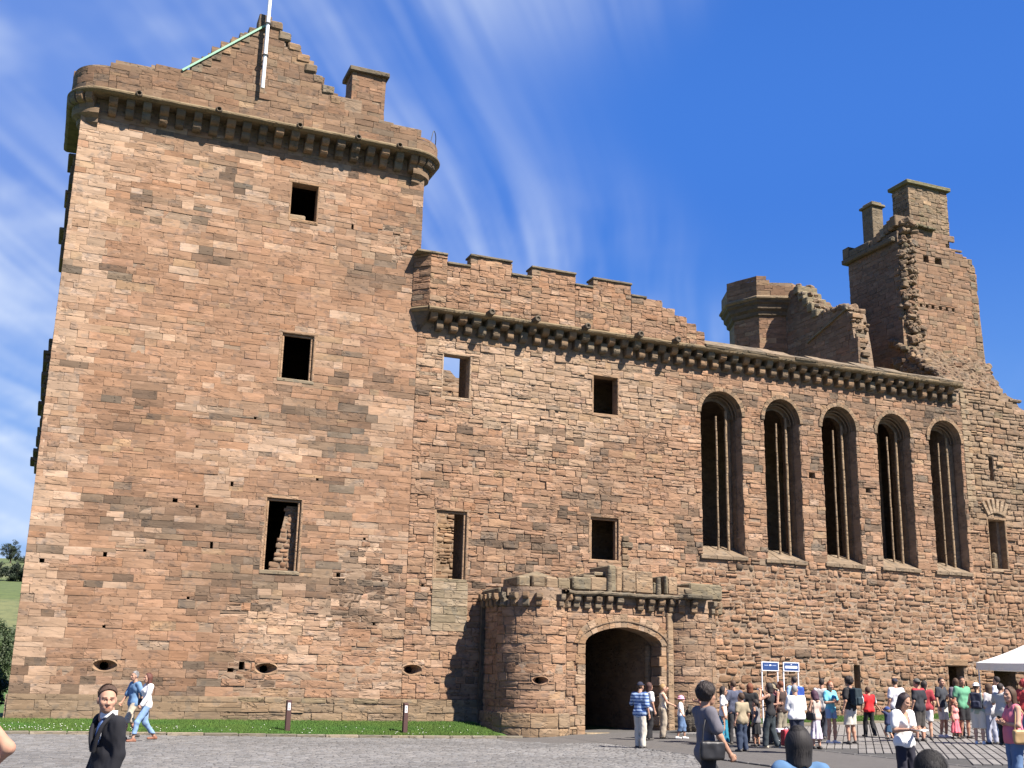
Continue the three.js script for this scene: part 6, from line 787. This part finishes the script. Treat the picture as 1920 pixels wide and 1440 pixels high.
// ---------------------------------------------------------------- the people in the picture
{
  const C = { white: [0.78, 0.77, 0.75], cream: [0.66, 0.60, 0.47], navy: [0.018, 0.022, 0.045], black: [0.014, 0.014, 0.016], char: [0.035, 0.034, 0.038], denim: [0.10, 0.17, 0.30], pale: [0.24, 0.36, 0.55], dark: [0.025, 0.04, 0.075], khaki: [0.24, 0.20, 0.13], beige: [0.48, 0.42, 0.32], grey: [0.30, 0.29, 0.28], hairD: [0.018, 0.012, 0.010], hairB: [0.06, 0.032, 0.016], hairR: [0.14, 0.045, 0.018], hairG: [0.22, 0.21, 0.20], hairF: [0.30, 0.19, 0.08] };
  const Q = 'visitors queueing along the palace wall';
  // near the camera
  const suit = person({ at: [0.76, 27.3], y: -0.02, h: 1.70, face: -64, look: 68, nod: 2, sw: 0.88, cell: 0.013, fine: 0.0042, label: 'man in a black suit with white shirt and blue tie looking at the viewer', group: 'people near the camera', hair: { t: 'short', c: [0.055, 0.03, 0.018], wild: 2 }, top: { t: 'jacket', c: [0.006, 0.0065, 0.011], v: 1, hem: 0.74, e: 0.018, loose: 0.012 }, low: { t: 'trousers', c: [0.006, 0.0065, 0.01] }, left: 'side', right: 'side', build: 0.9 });
  { const k = suit.k, T = suit.T, put = (n, g, m) => { const q = new THREE.Mesh(g, m); q.name = n; q.castShadow = q.receiveShadow = true; T.add(q); return q; };
    const chest = blend([cap(suit.P(-0.07, 1.30, 0), suit.P(0.07, 1.30, 0), 0.118 * k, 0.118 * k, 0.8), cap(suit.P(-0.15, 1.405, -0.01), suit.P(0.15, 1.405, -0.01), 0.068 * k, 0.068 * k, 0.95)], 0.05), col = suit.P(0, 1.475, 0.0);
    put('shirt', nets((x, y, z) => Math.min(Math.max(chest(x, y, z), Math.abs(x) - 0.06, 1.1 * k - y), Math.max(Math.abs(Math.hypot(x - col[0], (z - col[2]) * 0.95) - 0.068) - 0.007, Math.abs(y - col[1] - 0.02 + (z > 0 ? (z) * 0.25 : 0)) - 0.028)), [-0.2, 1.05 * k, -0.16], [0.2, 1.58 * k, 0.2], 0.009), cloth([0.72, 0.73, 0.76]));
    put('tie', nets((x, y, z) => { const t = (1.45 * k - y) / (0.4 * k); return Math.max(chest(x, y, z) - 0.016, Math.abs(x) - lerp(0.018, 0.036, clamp(t)), 1.05 * k - y, y - 1.47 * k, -z); }, [-0.1, 1.0 * k, 0], [0.1, 1.52 * k, 0.24], 0.008), cloth([0.07, 0.13, 0.30], 0.6));
    for (const s of [1, -1]) { const L = tubeGeo([[s * 0.085, 1.49 * k, 0.0], [s * 0.088, 1.40 * k, 0.095], [s * 0.058, 1.28 * k, 0.128], [s * 0.012, 1.15 * k, 0.128]], 0.02, 24); L.scale(1, 1, 1); put('lapel', L, cloth([0.007, 0.0075, 0.012])); } }
  person({ at: [-0.47, 29.95], y: 0.02, h: 1.90, face: 178, fem: true, left: 'hip', right: 'hip', cell: 0.014, label: 'person in a sleeveless top whose bare bent elbow enters at the left edge', group: 'people near the camera', hair: { t: 'bob', c: C.hairB }, top: { t: 'tank', c: [0.35, 0.08, 0.10] }, low: { t: 'trousers', c: C.denim } });
  const walker = person({ at: [8.12, 25.85], y: 0.0, h: 1.80, face: 82, step: 0.34, look: 8, build: 0.92, cell: 0.015, fine: 0.006, label: 'walker with dark bushy hair in a grey shirt and black trousers', group: 'people near the camera', skin: 1, hair: { t: 'afro', c: C.hairD }, top: { c: [0.12, 0.115, 0.135], hem: 0.80, loose: 0.02 }, low: { c: C.black, e: 0.022, flare: 0.02 }, left: 'swing', right: 'swing' });
  shoulderBag(walker, 'black shoulder bag hanging at the hip of the grey-shirted walker', [0.012, 0.012, 0.014], -1, 1.0);
  person({ at: [5.3, 31.7], y: -0.05, h: 1.58, face: 156, cell: 0.015, fine: 0.006, label: 'person with straight black bobbed hair and blue top seen from behind', group: 'people near the camera', fem: true, hair: { t: 'bob', c: [0.012, 0.010, 0.010] }, top: { c: [0.075, 0.16, 0.29] }, low: { c: C.dark } });
  person({ at: [4.55, 33.9], y: -0.05, h: 1.55, face: 140, cell: 0.016, fine: 0.006, label: 'back of a black-haired head at the bottom edge, right of the bobbed hair', group: 'people near the camera', hair: { t: 'short', c: [0.010, 0.009, 0.009] }, top: { c: C.char }, low: { c: C.dark } });
  const leaf = person({ at: [13.75, 23.0], y: 0, h: 1.715, face: 2, nod: 24, look: 16, headFwd: 0.02, cell: 0.015, fine: 0.006, fem: true, left: 'read', right: 'read', label: 'woman in a white blouse and dark trousers reading a leaflet', group: 'people near the camera', hair: { t: 'bob', c: [0.03, 0.018, 0.02] }, top: { c: C.white, v: 1 }, low: { c: [0.018, 0.018, 0.03] } });
  carried(leaf, 'leaflet', 'white leaflet held open by the woman in the white blouse', 'leaflet', add3(mix(leaf.arms[0].wr, leaf.arms[1].wr, 0.5), [0, -0.02, 0.13]), (add) => { for (const s of [1, -1]) { const g = new THREE.BoxGeometry(0.11, 0.004, 0.2); g.rotateZ(s * 0.25); g.translate(s * 0.054, 0.014, 0); add('page', g, plain(0.8, 0.8, 0.78, 0.6)); } });
  const pink = person({ at: [15.78, 23.4], y: 0.02, h: 1.84, face: 250, look: 20, cell: 0.015, fine: 0.006, fem: true, belly: 1, build: 1.18, left: 'fold', right: 'fold', skin: 2, label: 'stout woman in a pink vest and jeans at the right edge', group: 'people near the camera', hair: { t: 'bob', c: C.hairB }, top: { t: 'tank', c: [0.62, 0.17, 0.24] }, low: { c: C.denim } });
  shoulderBag(pink, 'tan shoulder bag under the arm of the woman in pink', [0.42, 0.28, 0.13], 1, 1.0);
  // couple by the tower
  person({ at: [2.78, 5.36], h: 1.78, face: -70, step: 0.22, left: 'back', right: 'swing', fine: 0.006, label: 'grey-haired man in a blue shirt and pale trousers walking by the tower', hair: { t: 'short', c: C.hairG }, top: { t: 'half', c: [0.13, 0.24, 0.40], hem: 0.8, loose: 0.02 }, low: { t: 'shorts', c: C.beige, len: 0.42 } });
  const wcoup = person({ at: [3.04, 6.33], h: 1.74, face: -75, step: 0.32, fine: 0.006, fem: true, left: 'swing', right: 'back', label: 'woman in a white top and rolled jeans walking behind the man in blue', hair: { t: 'bob', c: [0.09, 0.03, 0.02] }, top: { t: 'long', c: C.white, hem: 0.84 }, low: { t: 'shorts', c: [0.20, 0.32, 0.50], len: 0.2, flare: 0.01 }, shoe: [0.22, 0.09, 0.05] });
  shoulderBag(wcoup, 'navy shoulder bag on the woman in the white top by the tower', C.navy, -1, 1.0);
  // by the archway
  person({ at: [16.48, 8.79], h: 1.83, face: 120, left: 'phone', right: 'down', nod: -4, label: 'man in a blue striped shirt, navy cap and pale trousers before the arch', hair: { t: 'short', c: C.hairB }, hat: { c: C.navy }, top: { c: [0.03, 0.08, 0.24], stripe: [0.045, [0.30, 0.40, 0.55]], hem: 0.8, loose: 0.03, t: 'half' }, low: { c: [0.52, 0.49, 0.42], e: 0.024, flare: 0.02 } });
  person({ at: [18.21, 6.2], h: 1.74, face: 100, fem: true, left: 'phone', right: 'down', step: 0.12, label: 'woman in a white top and black trousers behind the striped man', hair: { t: 'bob', c: [0.05, 0.02, 0.015] }, top: { c: C.white }, low: { c: C.black, flare: 0.02 } });
  person({ at: [18.85, 5.94], h: 1.67, face: 75, fem: true, left: 'shade', right: 'out', glasses: true, label: 'woman in a cream sleeveless top and baggy beige trousers by the arch', hair: { t: 'short', c: C.hairF }, top: { t: 'tank', c: C.cream }, low: { c: [0.36, 0.31, 0.24], e: 0.035, flare: 0.03 } });
  person({ at: [19.25, 6.38], h: 1.31, face: 60, kid: true, left: 'down', right: 'hold', step: 0.15, label: 'child in a pink sun hat, white top and denim beside the arch', hair: { t: 'bob', c: C.hairF }, hat: { t: 'sun', c: [0.75, 0.34, 0.52] }, top: { c: C.white }, low: { t: 'shorts', c: C.denim, len: 0.3, e: 0.03 }, shoe: C.white });
  // queue, left to right
  person({ at: [19.0, 8.2], h: 1.80, face: 210, group: Q, left: 'read', hat: { c: C.grey }, label: 'man in a coral shirt and grey cap behind the bushy-haired walker', top: { c: [0.75, 0.24, 0.20] }, low: { c: C.khaki, t: 'shorts' } });
  person({ at: [18.94, 9.31], h: 1.65, face: 60, fem: true, group: Q, left: 'bag', glasses: true, label: 'woman in sunglasses, white top and long teal skirt in the queue', hair: { t: 'bob', c: C.hairD }, top: { c: C.white }, low: { t: 'skirt', c: [0.02, 0.20, 0.30], len: 0.1, wide: 0.19 } });
  person({ at: [19.35, 9.27], h: 1.81, face: 165, group: Q, label: 'tall man in a slate blue shirt in the queue, seen from behind', hair: { t: 'short', c: C.hairB }, top: { c: [0.075, 0.085, 0.13], hem: 0.78 }, low: { c: C.char } });
  person({ at: [18.15, 11.5], h: 1.53, face: 190, kid: true, group: Q, label: 'boy in a khaki shirt and dark jeans, nearest of the queue to the path', hair: { t: 'short', c: [0.05, 0.025, 0.012] }, top: { c: [0.30, 0.25, 0.165], hem: 0.74, loose: 0.03 }, low: { c: C.dark, flare: 0.02 } });
  person({ at: [20.1, 9.0], h: 1.70, face: 150, fem: true, group: Q, label: 'woman with auburn hair and a black jacket in the queue', hair: { t: 'bob', c: C.hairR }, top: { t: 'long', c: C.black }, low: { c: C.char } });
  person({ at: [20.3, 9.8], h: 1.68, face: 30, nod: 20, group: Q, left: 'read', right: 'read', hat: { c: C.khaki }, label: 'person in an olive cap with head bowed in the queue', top: { c: [0.12, 0.03, 0.05] }, low: { c: C.char } });
  person({ at: [20.65, 9.6], h: 1.72, face: 200, fem: true, group: Q, lean: 0.12, label: 'woman in a maroon top with arms by her sides in the queue', hair: { t: 'tail', c: C.hairD }, top: { t: 'half', c: [0.10, 0.025, 0.035], hem: 0.8 }, low: { c: [0.5, 0.48, 0.46] } });
  person({ at: [19.42, 10.3], h: 1.29, face: 205, kid: true, group: Q, fem: true, label: 'small girl in a grey vest and black skirt in the queue', hair: { t: 'tail', c: C.hairD }, top: { t: 'tank', c: [0.16, 0.155, 0.16] }, low: { t: 'skirt', c: C.black, len: 0.45 }, skin: 1 });
  const photo = person({ at: [19.41, 11.02], h: 1.76, face: 215, fem: true, group: Q, left: 'camera', right: 'camera', step: 0.14, label: 'woman in a black top and long dark trousers holding up a camera', hair: { t: 'bob', c: C.hairD }, top: { t: 'tank', c: C.black }, low: { c: [0.03, 0.042, 0.05], flare: 0.03 }, shoe: C.beige });
  carried(photo, 'camera', 'small silver camera held up by the woman in black', 'camera', add3(mix(photo.arms[0].wr, photo.arms[1].wr, 0.5), [0, 0.06, 0.09]), (add) => { add('camera_body', new THREE.BoxGeometry(0.10, 0.06, 0.03), plain(0.45, 0.45, 0.47, 0.35, { metalness: 0.6 })); const l = new THREE.CylinderGeometry(0.022, 0.024, 0.03, 12); l.rotateX(Math.PI / 2); l.translate(0.01, 0, 0.03); add('lens', l, plain(0.03, 0.03, 0.03, 0.3)); });
  person({ at: [20.58, 9.9], h: 1.76, face: 195, fem: true, group: Q, label: 'woman in a brown vest top and khaki striped trousers in the queue', hair: { t: 'short', c: C.hairR }, top: { t: 'tank', c: [0.05, 0.03, 0.025] }, low: { c: [0.26, 0.23, 0.17] } });
  person({ at: [19.0, 12.79], h: 1.74, face: 165, look: -35, group: Q, left: 'read', right: 'read', lean: 0.05, label: 'grey-haired man in a loose white shirt and navy trousers, from behind', hair: { t: 'short', c: C.hairG }, top: { t: 'long', c: C.white, loose: 0.035, hem: 0.86 }, low: { c: [0.022, 0.028, 0.05], e: 0.024, flare: 0.02 }, build: 1.15 });
  const lb = person({ at: [22.0, 8.6], h: 1.84, face: 175, group: Q, label: 'man in a light blue shirt wearing a bright blue backpack', hair: { t: 'short', c: C.hairD }, top: { c: [0.30, 0.48, 0.72] }, low: { c: C.char } });
  backpack(lb, 'bright blue backpack on the man in the light blue shirt', [0.025, 0.08, 0.36]);
  const bv = person({ at: [20.2, 12.0], h: 1.54, face: 190, nod: 20, group: Q, fem: true, left: 'bag', right: 'read', label: 'woman with plum-coloured hair and a beige vest beside the white-shirted man', hair: { t: 'bob', c: [0.045, 0.014, 0.032] }, top: { t: 'tank', c: [0.50, 0.40, 0.34] }, low: { t: 'skirt', c: [0.55, 0.5, 0.58], len: 0.3 } });
  shoulderBag(bv, 'dark handbag carried by the woman with plum-coloured hair', C.black, 1, 0.9);
  person({ at: [22.19, 9.69], h: 1.79, face: 130, group: Q, left: 'read', step: 0.3, label: 'man in a pale grey shirt and dark trousers facing the girl in turquoise', hair: { t: 'short', c: C.hairD }, top: { c: [0.52, 0.50, 0.47], hem: 0.78, loose: 0.03 }, low: { c: [0.03, 0.035, 0.05] } });
  person({ at: [21.68, 10.73], h: 1.74, face: 10, look: -15, group: Q, fem: true, left: 'fold', right: 'read', build: 0.93, label: 'slim girl in a turquoise top and short denim shorts in the queue', hair: { t: 'long', c: [0.22, 0.075, 0.03] }, top: { c: [0.16, 0.55, 0.68], loose: 0 }, low: { t: 'shorts', c: C.pale, len: 0.70 }, shoe: C.white });
  const bp = person({ at: [21.95, 11.29], h: 1.85, face: 195, group: Q, label: 'man with bushy dark hair, black shirt and cream shorts from behind', hair: { t: 'afro', c: C.hairD }, top: { c: C.black }, low: { t: 'shorts', c: [0.55, 0.52, 0.45], e: 0.03, len: 0.50, flare: 0.03 }, skin: 0 });
  backpack(bp, 'large dark teal backpack on the man in cream shorts', [0.012, 0.026, 0.034]);
  person({ at: [24.36, 9.13], h: 1.50, face: 170, kid: true, group: Q, right: 'hold', left: 'pocket', step: 0.16, label: 'boy in a bright red football shirt with white stripes and black trousers', hair: { t: 'short', c: C.hairB }, top: { c: [0.55, 0.015, 0.02], loose: 0.02, paint: (x) => Math.abs(x) > 0.21 ? (Math.abs(x) > 0.25 ? [0.6, 0.6, 0.6] : [0.02, 0.02, 0.02]) : [0.55, 0.015, 0.02] }, low: { c: C.black } });
  person({ at: [23.26, 11.29], h: 0.99, face: 200, kid: true, group: Q, left: 'up', step: 0.24, raise: 1, label: 'toddler in a blue cap and navy dress reaching up to the red-shirted boy', hair: { t: 'short', c: C.hairF }, hat: { c: [0.03, 0.06, 0.20] }, top: { t: 'long', c: [0.025, 0.035, 0.09] }, low: { t: 'skirt', c: [0.02, 0.06, 0.12], len: 0.5 } });
  person({ at: [24.6, 10.12], h: 1.76, face: 170, look: -30, group: Q, label: 'man in a white shirt and dark cap behind the leaflet reader', hat: { c: C.navy }, top: { c: [0.66, 0.67, 0.72], hem: 0.8, loose: 0.025 }, low: { c: C.char } });
  person({ at: [24.21, 11.53], h: 1.77, face: 190, group: Q, build: 1.08, label: 'broad man in a black shirt, red collar, cap and dark shorts', hat: { c: [0.10, 0.10, 0.09], back: true }, top: { c: [0.016, 0.018, 0.024], loose: 0.03, hem: 0.76, paint: (x, y) => y > 1.44 ? [0.35, 0.02, 0.03] : [0.016, 0.018, 0.024] }, low: { t: 'shorts', c: [0.05, 0.045, 0.04], len: 0.42, e: 0.035, flare: 0.03 } });
  person({ at: [24.95, 11.0], h: 1.70, face: 150, look: -40, group: Q, fem: true, left: 'down', label: 'woman with long dark hair and a red top beside the broad man', hair: { t: 'long', c: C.hairD }, top: { c: [0.30, 0.03, 0.04] }, low: { t: 'shorts', c: C.white, len: 0.55, e: 0.025 } });
  person({ at: [26.14, 10.36], h: 1.77, face: 20, look: -20, group: Q, left: 'fold', right: 'down', label: 'man in a dark grey shirt and white shorts facing the camera', hair: { t: 'short', c: C.hairD }, top: { c: [0.035, 0.04, 0.05], loose: 0.03, hem: 0.78 }, low: { t: 'shorts', c: [0.6, 0.58, 0.54], e: 0.03 }, shoe: C.white });
  person({ at: [25.93, 11.09], h: 1.14, face: 20, kid: true, fem: true, group: Q, step: 0.1, label: 'little girl in a long coral pink dress', hair: { t: 'long', c: [0.25, 0.09, 0.05] }, top: { t: 'tank', c: [0.78, 0.30, 0.28] }, low: { t: 'skirt', c: [0.78, 0.16, 0.20], len: 0.28, wide: 0.23 }, skin: 1 });
  person({ at: [26.9, 10.2], h: 1.74, face: 160, group: Q, fem: true, label: 'woman in a purple-grey top in the queue, left of the green shirt', hair: { t: 'bob', c: C.hairB }, top: { c: [0.13, 0.115, 0.15] }, low: { c: C.char } });
  person({ at: [26.34, 11.03], h: 1.80, face: -10, look: -15, group: Q, build: 1.05, label: 'man in a green shirt and black shorts facing the camera', hair: { t: 'short', c: C.hairD }, skin: 1, top: { c: [0.12, 0.34, 0.20], loose: 0.025, hem: 0.8 }, low: { t: 'shorts', c: C.black, e: 0.03 } });
  const wc = person({ at: [24.89, 13.12], h: 1.67, face: 130, group: Q, fem: true, left: 'bag', label: 'woman in a white cap, vest top and cream shorts with a rucksack', hair: { t: 'tail', c: C.hairB }, hat: { c: C.white, back: true }, skin: 2, top: { t: 'tank', c: [0.30, 0.36, 0.30] }, low: { t: 'shorts', c: [0.58, 0.55, 0.48], e: 0.035, len: 0.45 }, shoe: C.white });
  backpack(wc, 'navy rucksack on the woman in the white cap', [0.016, 0.02, 0.04]);
  person({ at: [27.6, 11.2], h: 1.80, face: 190, group: Q, label: 'man in a white top with blue straps behind the rucksack woman', hair: { t: 'short', c: C.hairD }, top: { c: [0.62, 0.65, 0.74] }, low: { c: C.denim } });
  person({ at: [25.2, 13.28], h: 1.64, face: 175, group: Q, fem: true, label: 'person in a pale grey shirt and jeans in the queue, left of the phone user', hair: { t: 'bob', c: C.hairB }, top: { t: 'half', c: [0.45, 0.44, 0.46], loose: 0.03, hem: 0.7 }, low: { c: [0.34, 0.36, 0.44] } });
  person({ at: [25.16, 13.73], h: 1.66, face: 100, group: Q, left: 'phone', right: 'fold', label: 'man in a grey shirt and black trousers holding a phone to his ear', hair: { t: 'short', c: C.hairD }, top: { c: [0.42, 0.43, 0.41], loose: 0.03, hem: 0.78 }, low: { c: C.black } });
  person({ at: [26.6, 13.2], h: 1.72, face: 120, group: Q, fem: true, label: 'woman with red hair in a red top behind the woman in pink', hair: { t: 'afro', c: [0.26, 0.03, 0.03] }, top: { c: [0.45, 0.05, 0.05] }, low: { c: C.denim } });
}
// ---------------------------------------------------------------- small things
for (const [x, z, l] of [[7.66, 2.3, 'brown wooden marker post with a white tag in the grass, further left'], [11.42, 2.4, 'brown wooden marker post with a white tag in the grass, nearer the porch']]) {
  const rng = rngOf(81 + x), y = grassY(x, z) - 0.1, T = thing('marker_post', l, 'post', [x, y, z], 'marker posts on the verge'), wood = new THREE.MeshStandardMaterial({ map: plainMap, roughness: 0.8 }); wood.color.setRGB(0.075, 0.035, 0.03);
  part(T, 'post', uvBox(worn(x - 0.075, x + 0.075, y, y + 1.02, z - 0.075, z + 0.075, 0.018, rng), 0.6), wood);
  part(T, 'tag', box(x - 0.042, x + 0.042, y + 0.72, y + 0.94, z + 0.074, z + 0.082), plain(0.78, 0.78, 0.78, 0.4)); part(T, 'arrow', (() => { const s = new THREE.Shape(); s.moveTo(-0.026, 0).lineTo(0, -0.034).lineTo(0.026, 0).lineTo(0.012, 0).lineTo(0.012, 0.03).lineTo(-0.012, 0.03).lineTo(-0.012, 0); const g = new THREE.ExtrudeGeometry(s, { depth: 0.004, bevelEnabled: false }); g.translate(x, y + 0.78, z + 0.083); return g; })(), plain(0.62, 0.04, 0.04, 0.4)); part(T, 'symbol', (() => { const g = new THREE.CylinderGeometry(0.02, 0.02, 0.004, 16); g.rotateX(Math.PI / 2); g.translate(x, y + 0.885, z + 0.085); return g; })(), plain(0.12, 0.2, 0.3, 0.4));
}
// two notice boards on white posts
function boardTexture(header) {
  const c = document.createElement('canvas'); c.width = 512; c.height = 340; const g = c.getContext('2d'); g.fillStyle = '#27406f'; g.fillRect(0, 0, 512, 340);
  g.fillStyle = '#e9eef7'; g.beginPath(); g.arc(256, header ? 120 : 70, header ? 34 : 22, 0, 7); g.fill(); g.fillStyle = '#1d3a78'; g.fillRect(250, header ? 96 : 54, 12, header ? 48 : 32);
  g.fillStyle = '#b9c8e6';
  if (header) for (const y of [112, 132]) { g.fillRect(60, y, 130, 9); g.fillRect(322, y, 130, 9); } else { g.fillStyle = '#eef1f6'; g.fillRect(50, 130, 412, 110); g.fillStyle = '#5a6f9a'; for (let y = 150; y < 230; y += 18) g.fillRect(70, y, 300 + (y * 37) % 70, 6); }
  const t = new THREE.CanvasTexture(c); t.colorSpace = THREE.SRGBColorSpace; return t;
}
for (const [x0, x1, head, l] of [[24.72, 25.4, true, 'blue notice board on white posts with a central emblem, left of the pair'], [25.66, 26.3, false, 'blue and white notice board on white posts, right of the pair']]) {
  const z = 2.9, y = groundY(x0, z), T = thing('notice_board', l, 'sign', [(x0 + x1) / 2, y, z], 'notice boards by the wall'), w = plain(0.8, 0.8, 0.8, 0.5);
  for (const x of [x0, x1]) { const g = new THREE.CylinderGeometry(0.026, 0.026, 2.58 - y, 10); g.translate(x, y + (2.58 - y) / 2, z); part(T, 'post', g, w); }
  part(T, 'panel_frame', box(x0 - 0.03, x1 + 0.03, 2.26, 2.58, z + 0.028, z + 0.05), w);
  const pg = new THREE.PlaneGeometry(x1 - x0, 0.27); pg.translate((x0 + x1) / 2, 2.42, z + 0.054); part(T, 'panel', pg, new THREE.MeshStandardMaterial({ map: boardTexture(head), roughness: 0.4 }));
}
// white marquee
{
  const T = thing('marquee', 'white pyramid marquee at the right edge', 'tent', [38.8, 0.6, 3.4]), x0 = 36.55, x1 = 41.1, z0 = 1.1, z1 = 5.7, ye = 2.84, px = (x0 + x1) / 2, pz = (z0 + z1) / 2, py = 4.35, n = 14, P = [], m = new THREE.MeshPhysicalMaterial({ roughness: 0.8, transmission: 0.18, thickness: 0, side: THREE.DoubleSide }); m.color.setRGB(0.82, 0.82, 0.83);
  const cn = [[x0, z1], [x1, z1], [x1, z0], [x0, z0]];
  for (let f = 0; f < 4; f++) { const A = cn[f], B = cn[(f + 1) % 4]; const pt = (u, v) => { const ex = lerp(A[0], B[0], u), ez = lerp(A[1], B[1], u), sag = -0.30 * v * (1 - v) * 2; return [lerp(ex, px, v), lerp(ye, py, v) + sag - 0.03 * Math.sin(Math.PI * u) * (1 - v), lerp(ez, pz, v)]; }; for (let i = 0; i < n; i++) for (let j = 0; j < n; j++) { const a = pt(i / n, j / n), b = pt((i + 1) / n, j / n), c = pt((i + 1) / n, (j + 1) / n), d = pt(i / n, (j + 1) / n); P.push(...a, ...b, ...c, ...a, ...c, ...d); } }
  const g = new THREE.BufferGeometry(); g.setAttribute('position', new THREE.BufferAttribute(new Float32Array(P), 3)); g.computeVertexNormals(); part(T, 'canopy', g, m);
  for (let f = 0; f < 4; f++) { const A = cn[f], B = cn[(f + 1) % 4], Q = []; for (let i = 0; i < 24; i++) { const at = (u, lo) => { const w = 0.018 * Math.sin(u * 40), nx = (B[1] - A[1]) / 4.7, nz = -(B[0] - A[0]) / 4.7; return [lerp(A[0], B[0], u) - nx * w * lo, ye - 0.29 * lo - 0.03 * Math.sin(Math.PI * u), lerp(A[1], B[1], u) - nz * w * lo]; }; const a = at(i / 24, 1), b = at((i + 1) / 24, 1), c = at((i + 1) / 24, 0), d = at(i / 24, 0); Q.push(...a, ...b, ...c, ...a, ...c, ...d); } const v = new THREE.BufferGeometry(); v.setAttribute('position', new THREE.BufferAttribute(new Float32Array(Q), 3)); v.computeVertexNormals(); part(T, 'valance', v, m); }
  for (const [x, z] of cn) { const y = groundY(x, z), p = new THREE.CylinderGeometry(0.03, 0.03, ye - y, 8); p.translate(x + (x < px ? 0.06 : -0.06), (ye + y) / 2, z + (z < pz ? 0.06 : -0.06)); part(T, 'pole', p, plain(0.6, 0.6, 0.62, 0.4, { metalness: 0.5 })); }
}
// boulder and pushchair
{ const rng = rngOf(91), f = fold(17, 0.12), g = nets((x, y, z) => Math.max(ell([0, 0.28, 0], [0.34, 0.55, 0.36])(x, y, z) + f(x, y, z), -y - 0.05), [-0.6, -0.1, -0.6], [0.6, 1.0, 0.6], 0.05), x = 21.1, z = 3.9; g.translate(x, groundY(x, z), z); const T = thing('boulder', 'dark rough boulder at the foot of the porch', 'stone', [x, groundY(x, z), z]); part(T, 'rock', uvBox(g), tinted(0.13, 0.11, 0.085)); }
{
  const x = 20.45, z = 9.9, y = groundY(x, z), T = thing('pushchair', 'pushchair with a pale fabric seat standing in the queue', 'pushchair', [x, y, z]), metal = plain(0.4, 0.4, 0.42, 0.3, { metalness: 0.8 }), mv = (p) => [p[0] + x, p[1] + y, p[2] + z];
  for (const s of [-0.22, 0.22]) part(T, 'frame', tubeGeo([[s, 0.08, 0.34], [s, 0.4, 0.1], [s, 0.75, -0.2], [s, 1.02, -0.42]].map(mv), 0.014), metal); for (const s of [-0.22, 0.22]) part(T, 'frame', tubeGeo([[s, 0.08, -0.28], [s, 0.35, 0.0], [s, 0.48, 0.14]].map(mv), 0.014), metal); part(T, 'handle', tubeGeo([[-0.22, 1.02, -0.42], [0, 1.04, -0.44], [0.22, 1.02, -0.42]].map(mv), 0.02), plain(0.03, 0.03, 0.03));
  const seat = sack(0.40, 0.12, 0.36, 21); seat.translate(x, y + 0.38, z + 0.06); part(T, 'seat', seat, cloth([0.55, 0.52, 0.60])); const bk = sack(0.40, 0.46, 0.1, 22); bk.rotateX(-0.5); bk.translate(x, y + 0.62, z - 0.18); part(T, 'backrest', bk, cloth([0.58, 0.55, 0.62]));
  for (const [a, b] of [[-0.23, 0.34], [0.23, 0.34], [-0.23, -0.28], [0.23, -0.28]]) { const t = new THREE.TorusGeometry(0.07, 0.018, 6, 18); t.rotateY(Math.PI / 2); t.translate(x + a, y + 0.09, z + b); const hub = new THREE.CylinderGeometry(0.03, 0.03, 0.03, 10); hub.rotateZ(Math.PI / 2); hub.translate(x + a, y + 0.09, z + b); const w = part(T, 'wheel', joined([t]), plain(0.03, 0.03, 0.03)); part(w, 'hub', hub, plain(0.5, 0.5, 0.5)); }
}
{ const x = 20.0, z = 10.9, T = thing('suitcase', 'small red suitcase standing among the queue', 'suitcase', [x, groundY(x, z), z]), y = groundY(x, z), b = sack(0.28, 0.44, 0.2, 31); b.translate(x, y + 0.25, z); part(T, 'case', b, cloth([0.42, 0.03, 0.05], 0.6)); part(T, 'handle', tubeGeo([[x - 0.07, y + 0.46, z], [x - 0.06, y + 0.53, z], [x + 0.06, y + 0.53, z], [x + 0.07, y + 0.46, z]], 0.012), plain(0.03, 0.03, 0.03)); }
renderer.render(scene, camera);
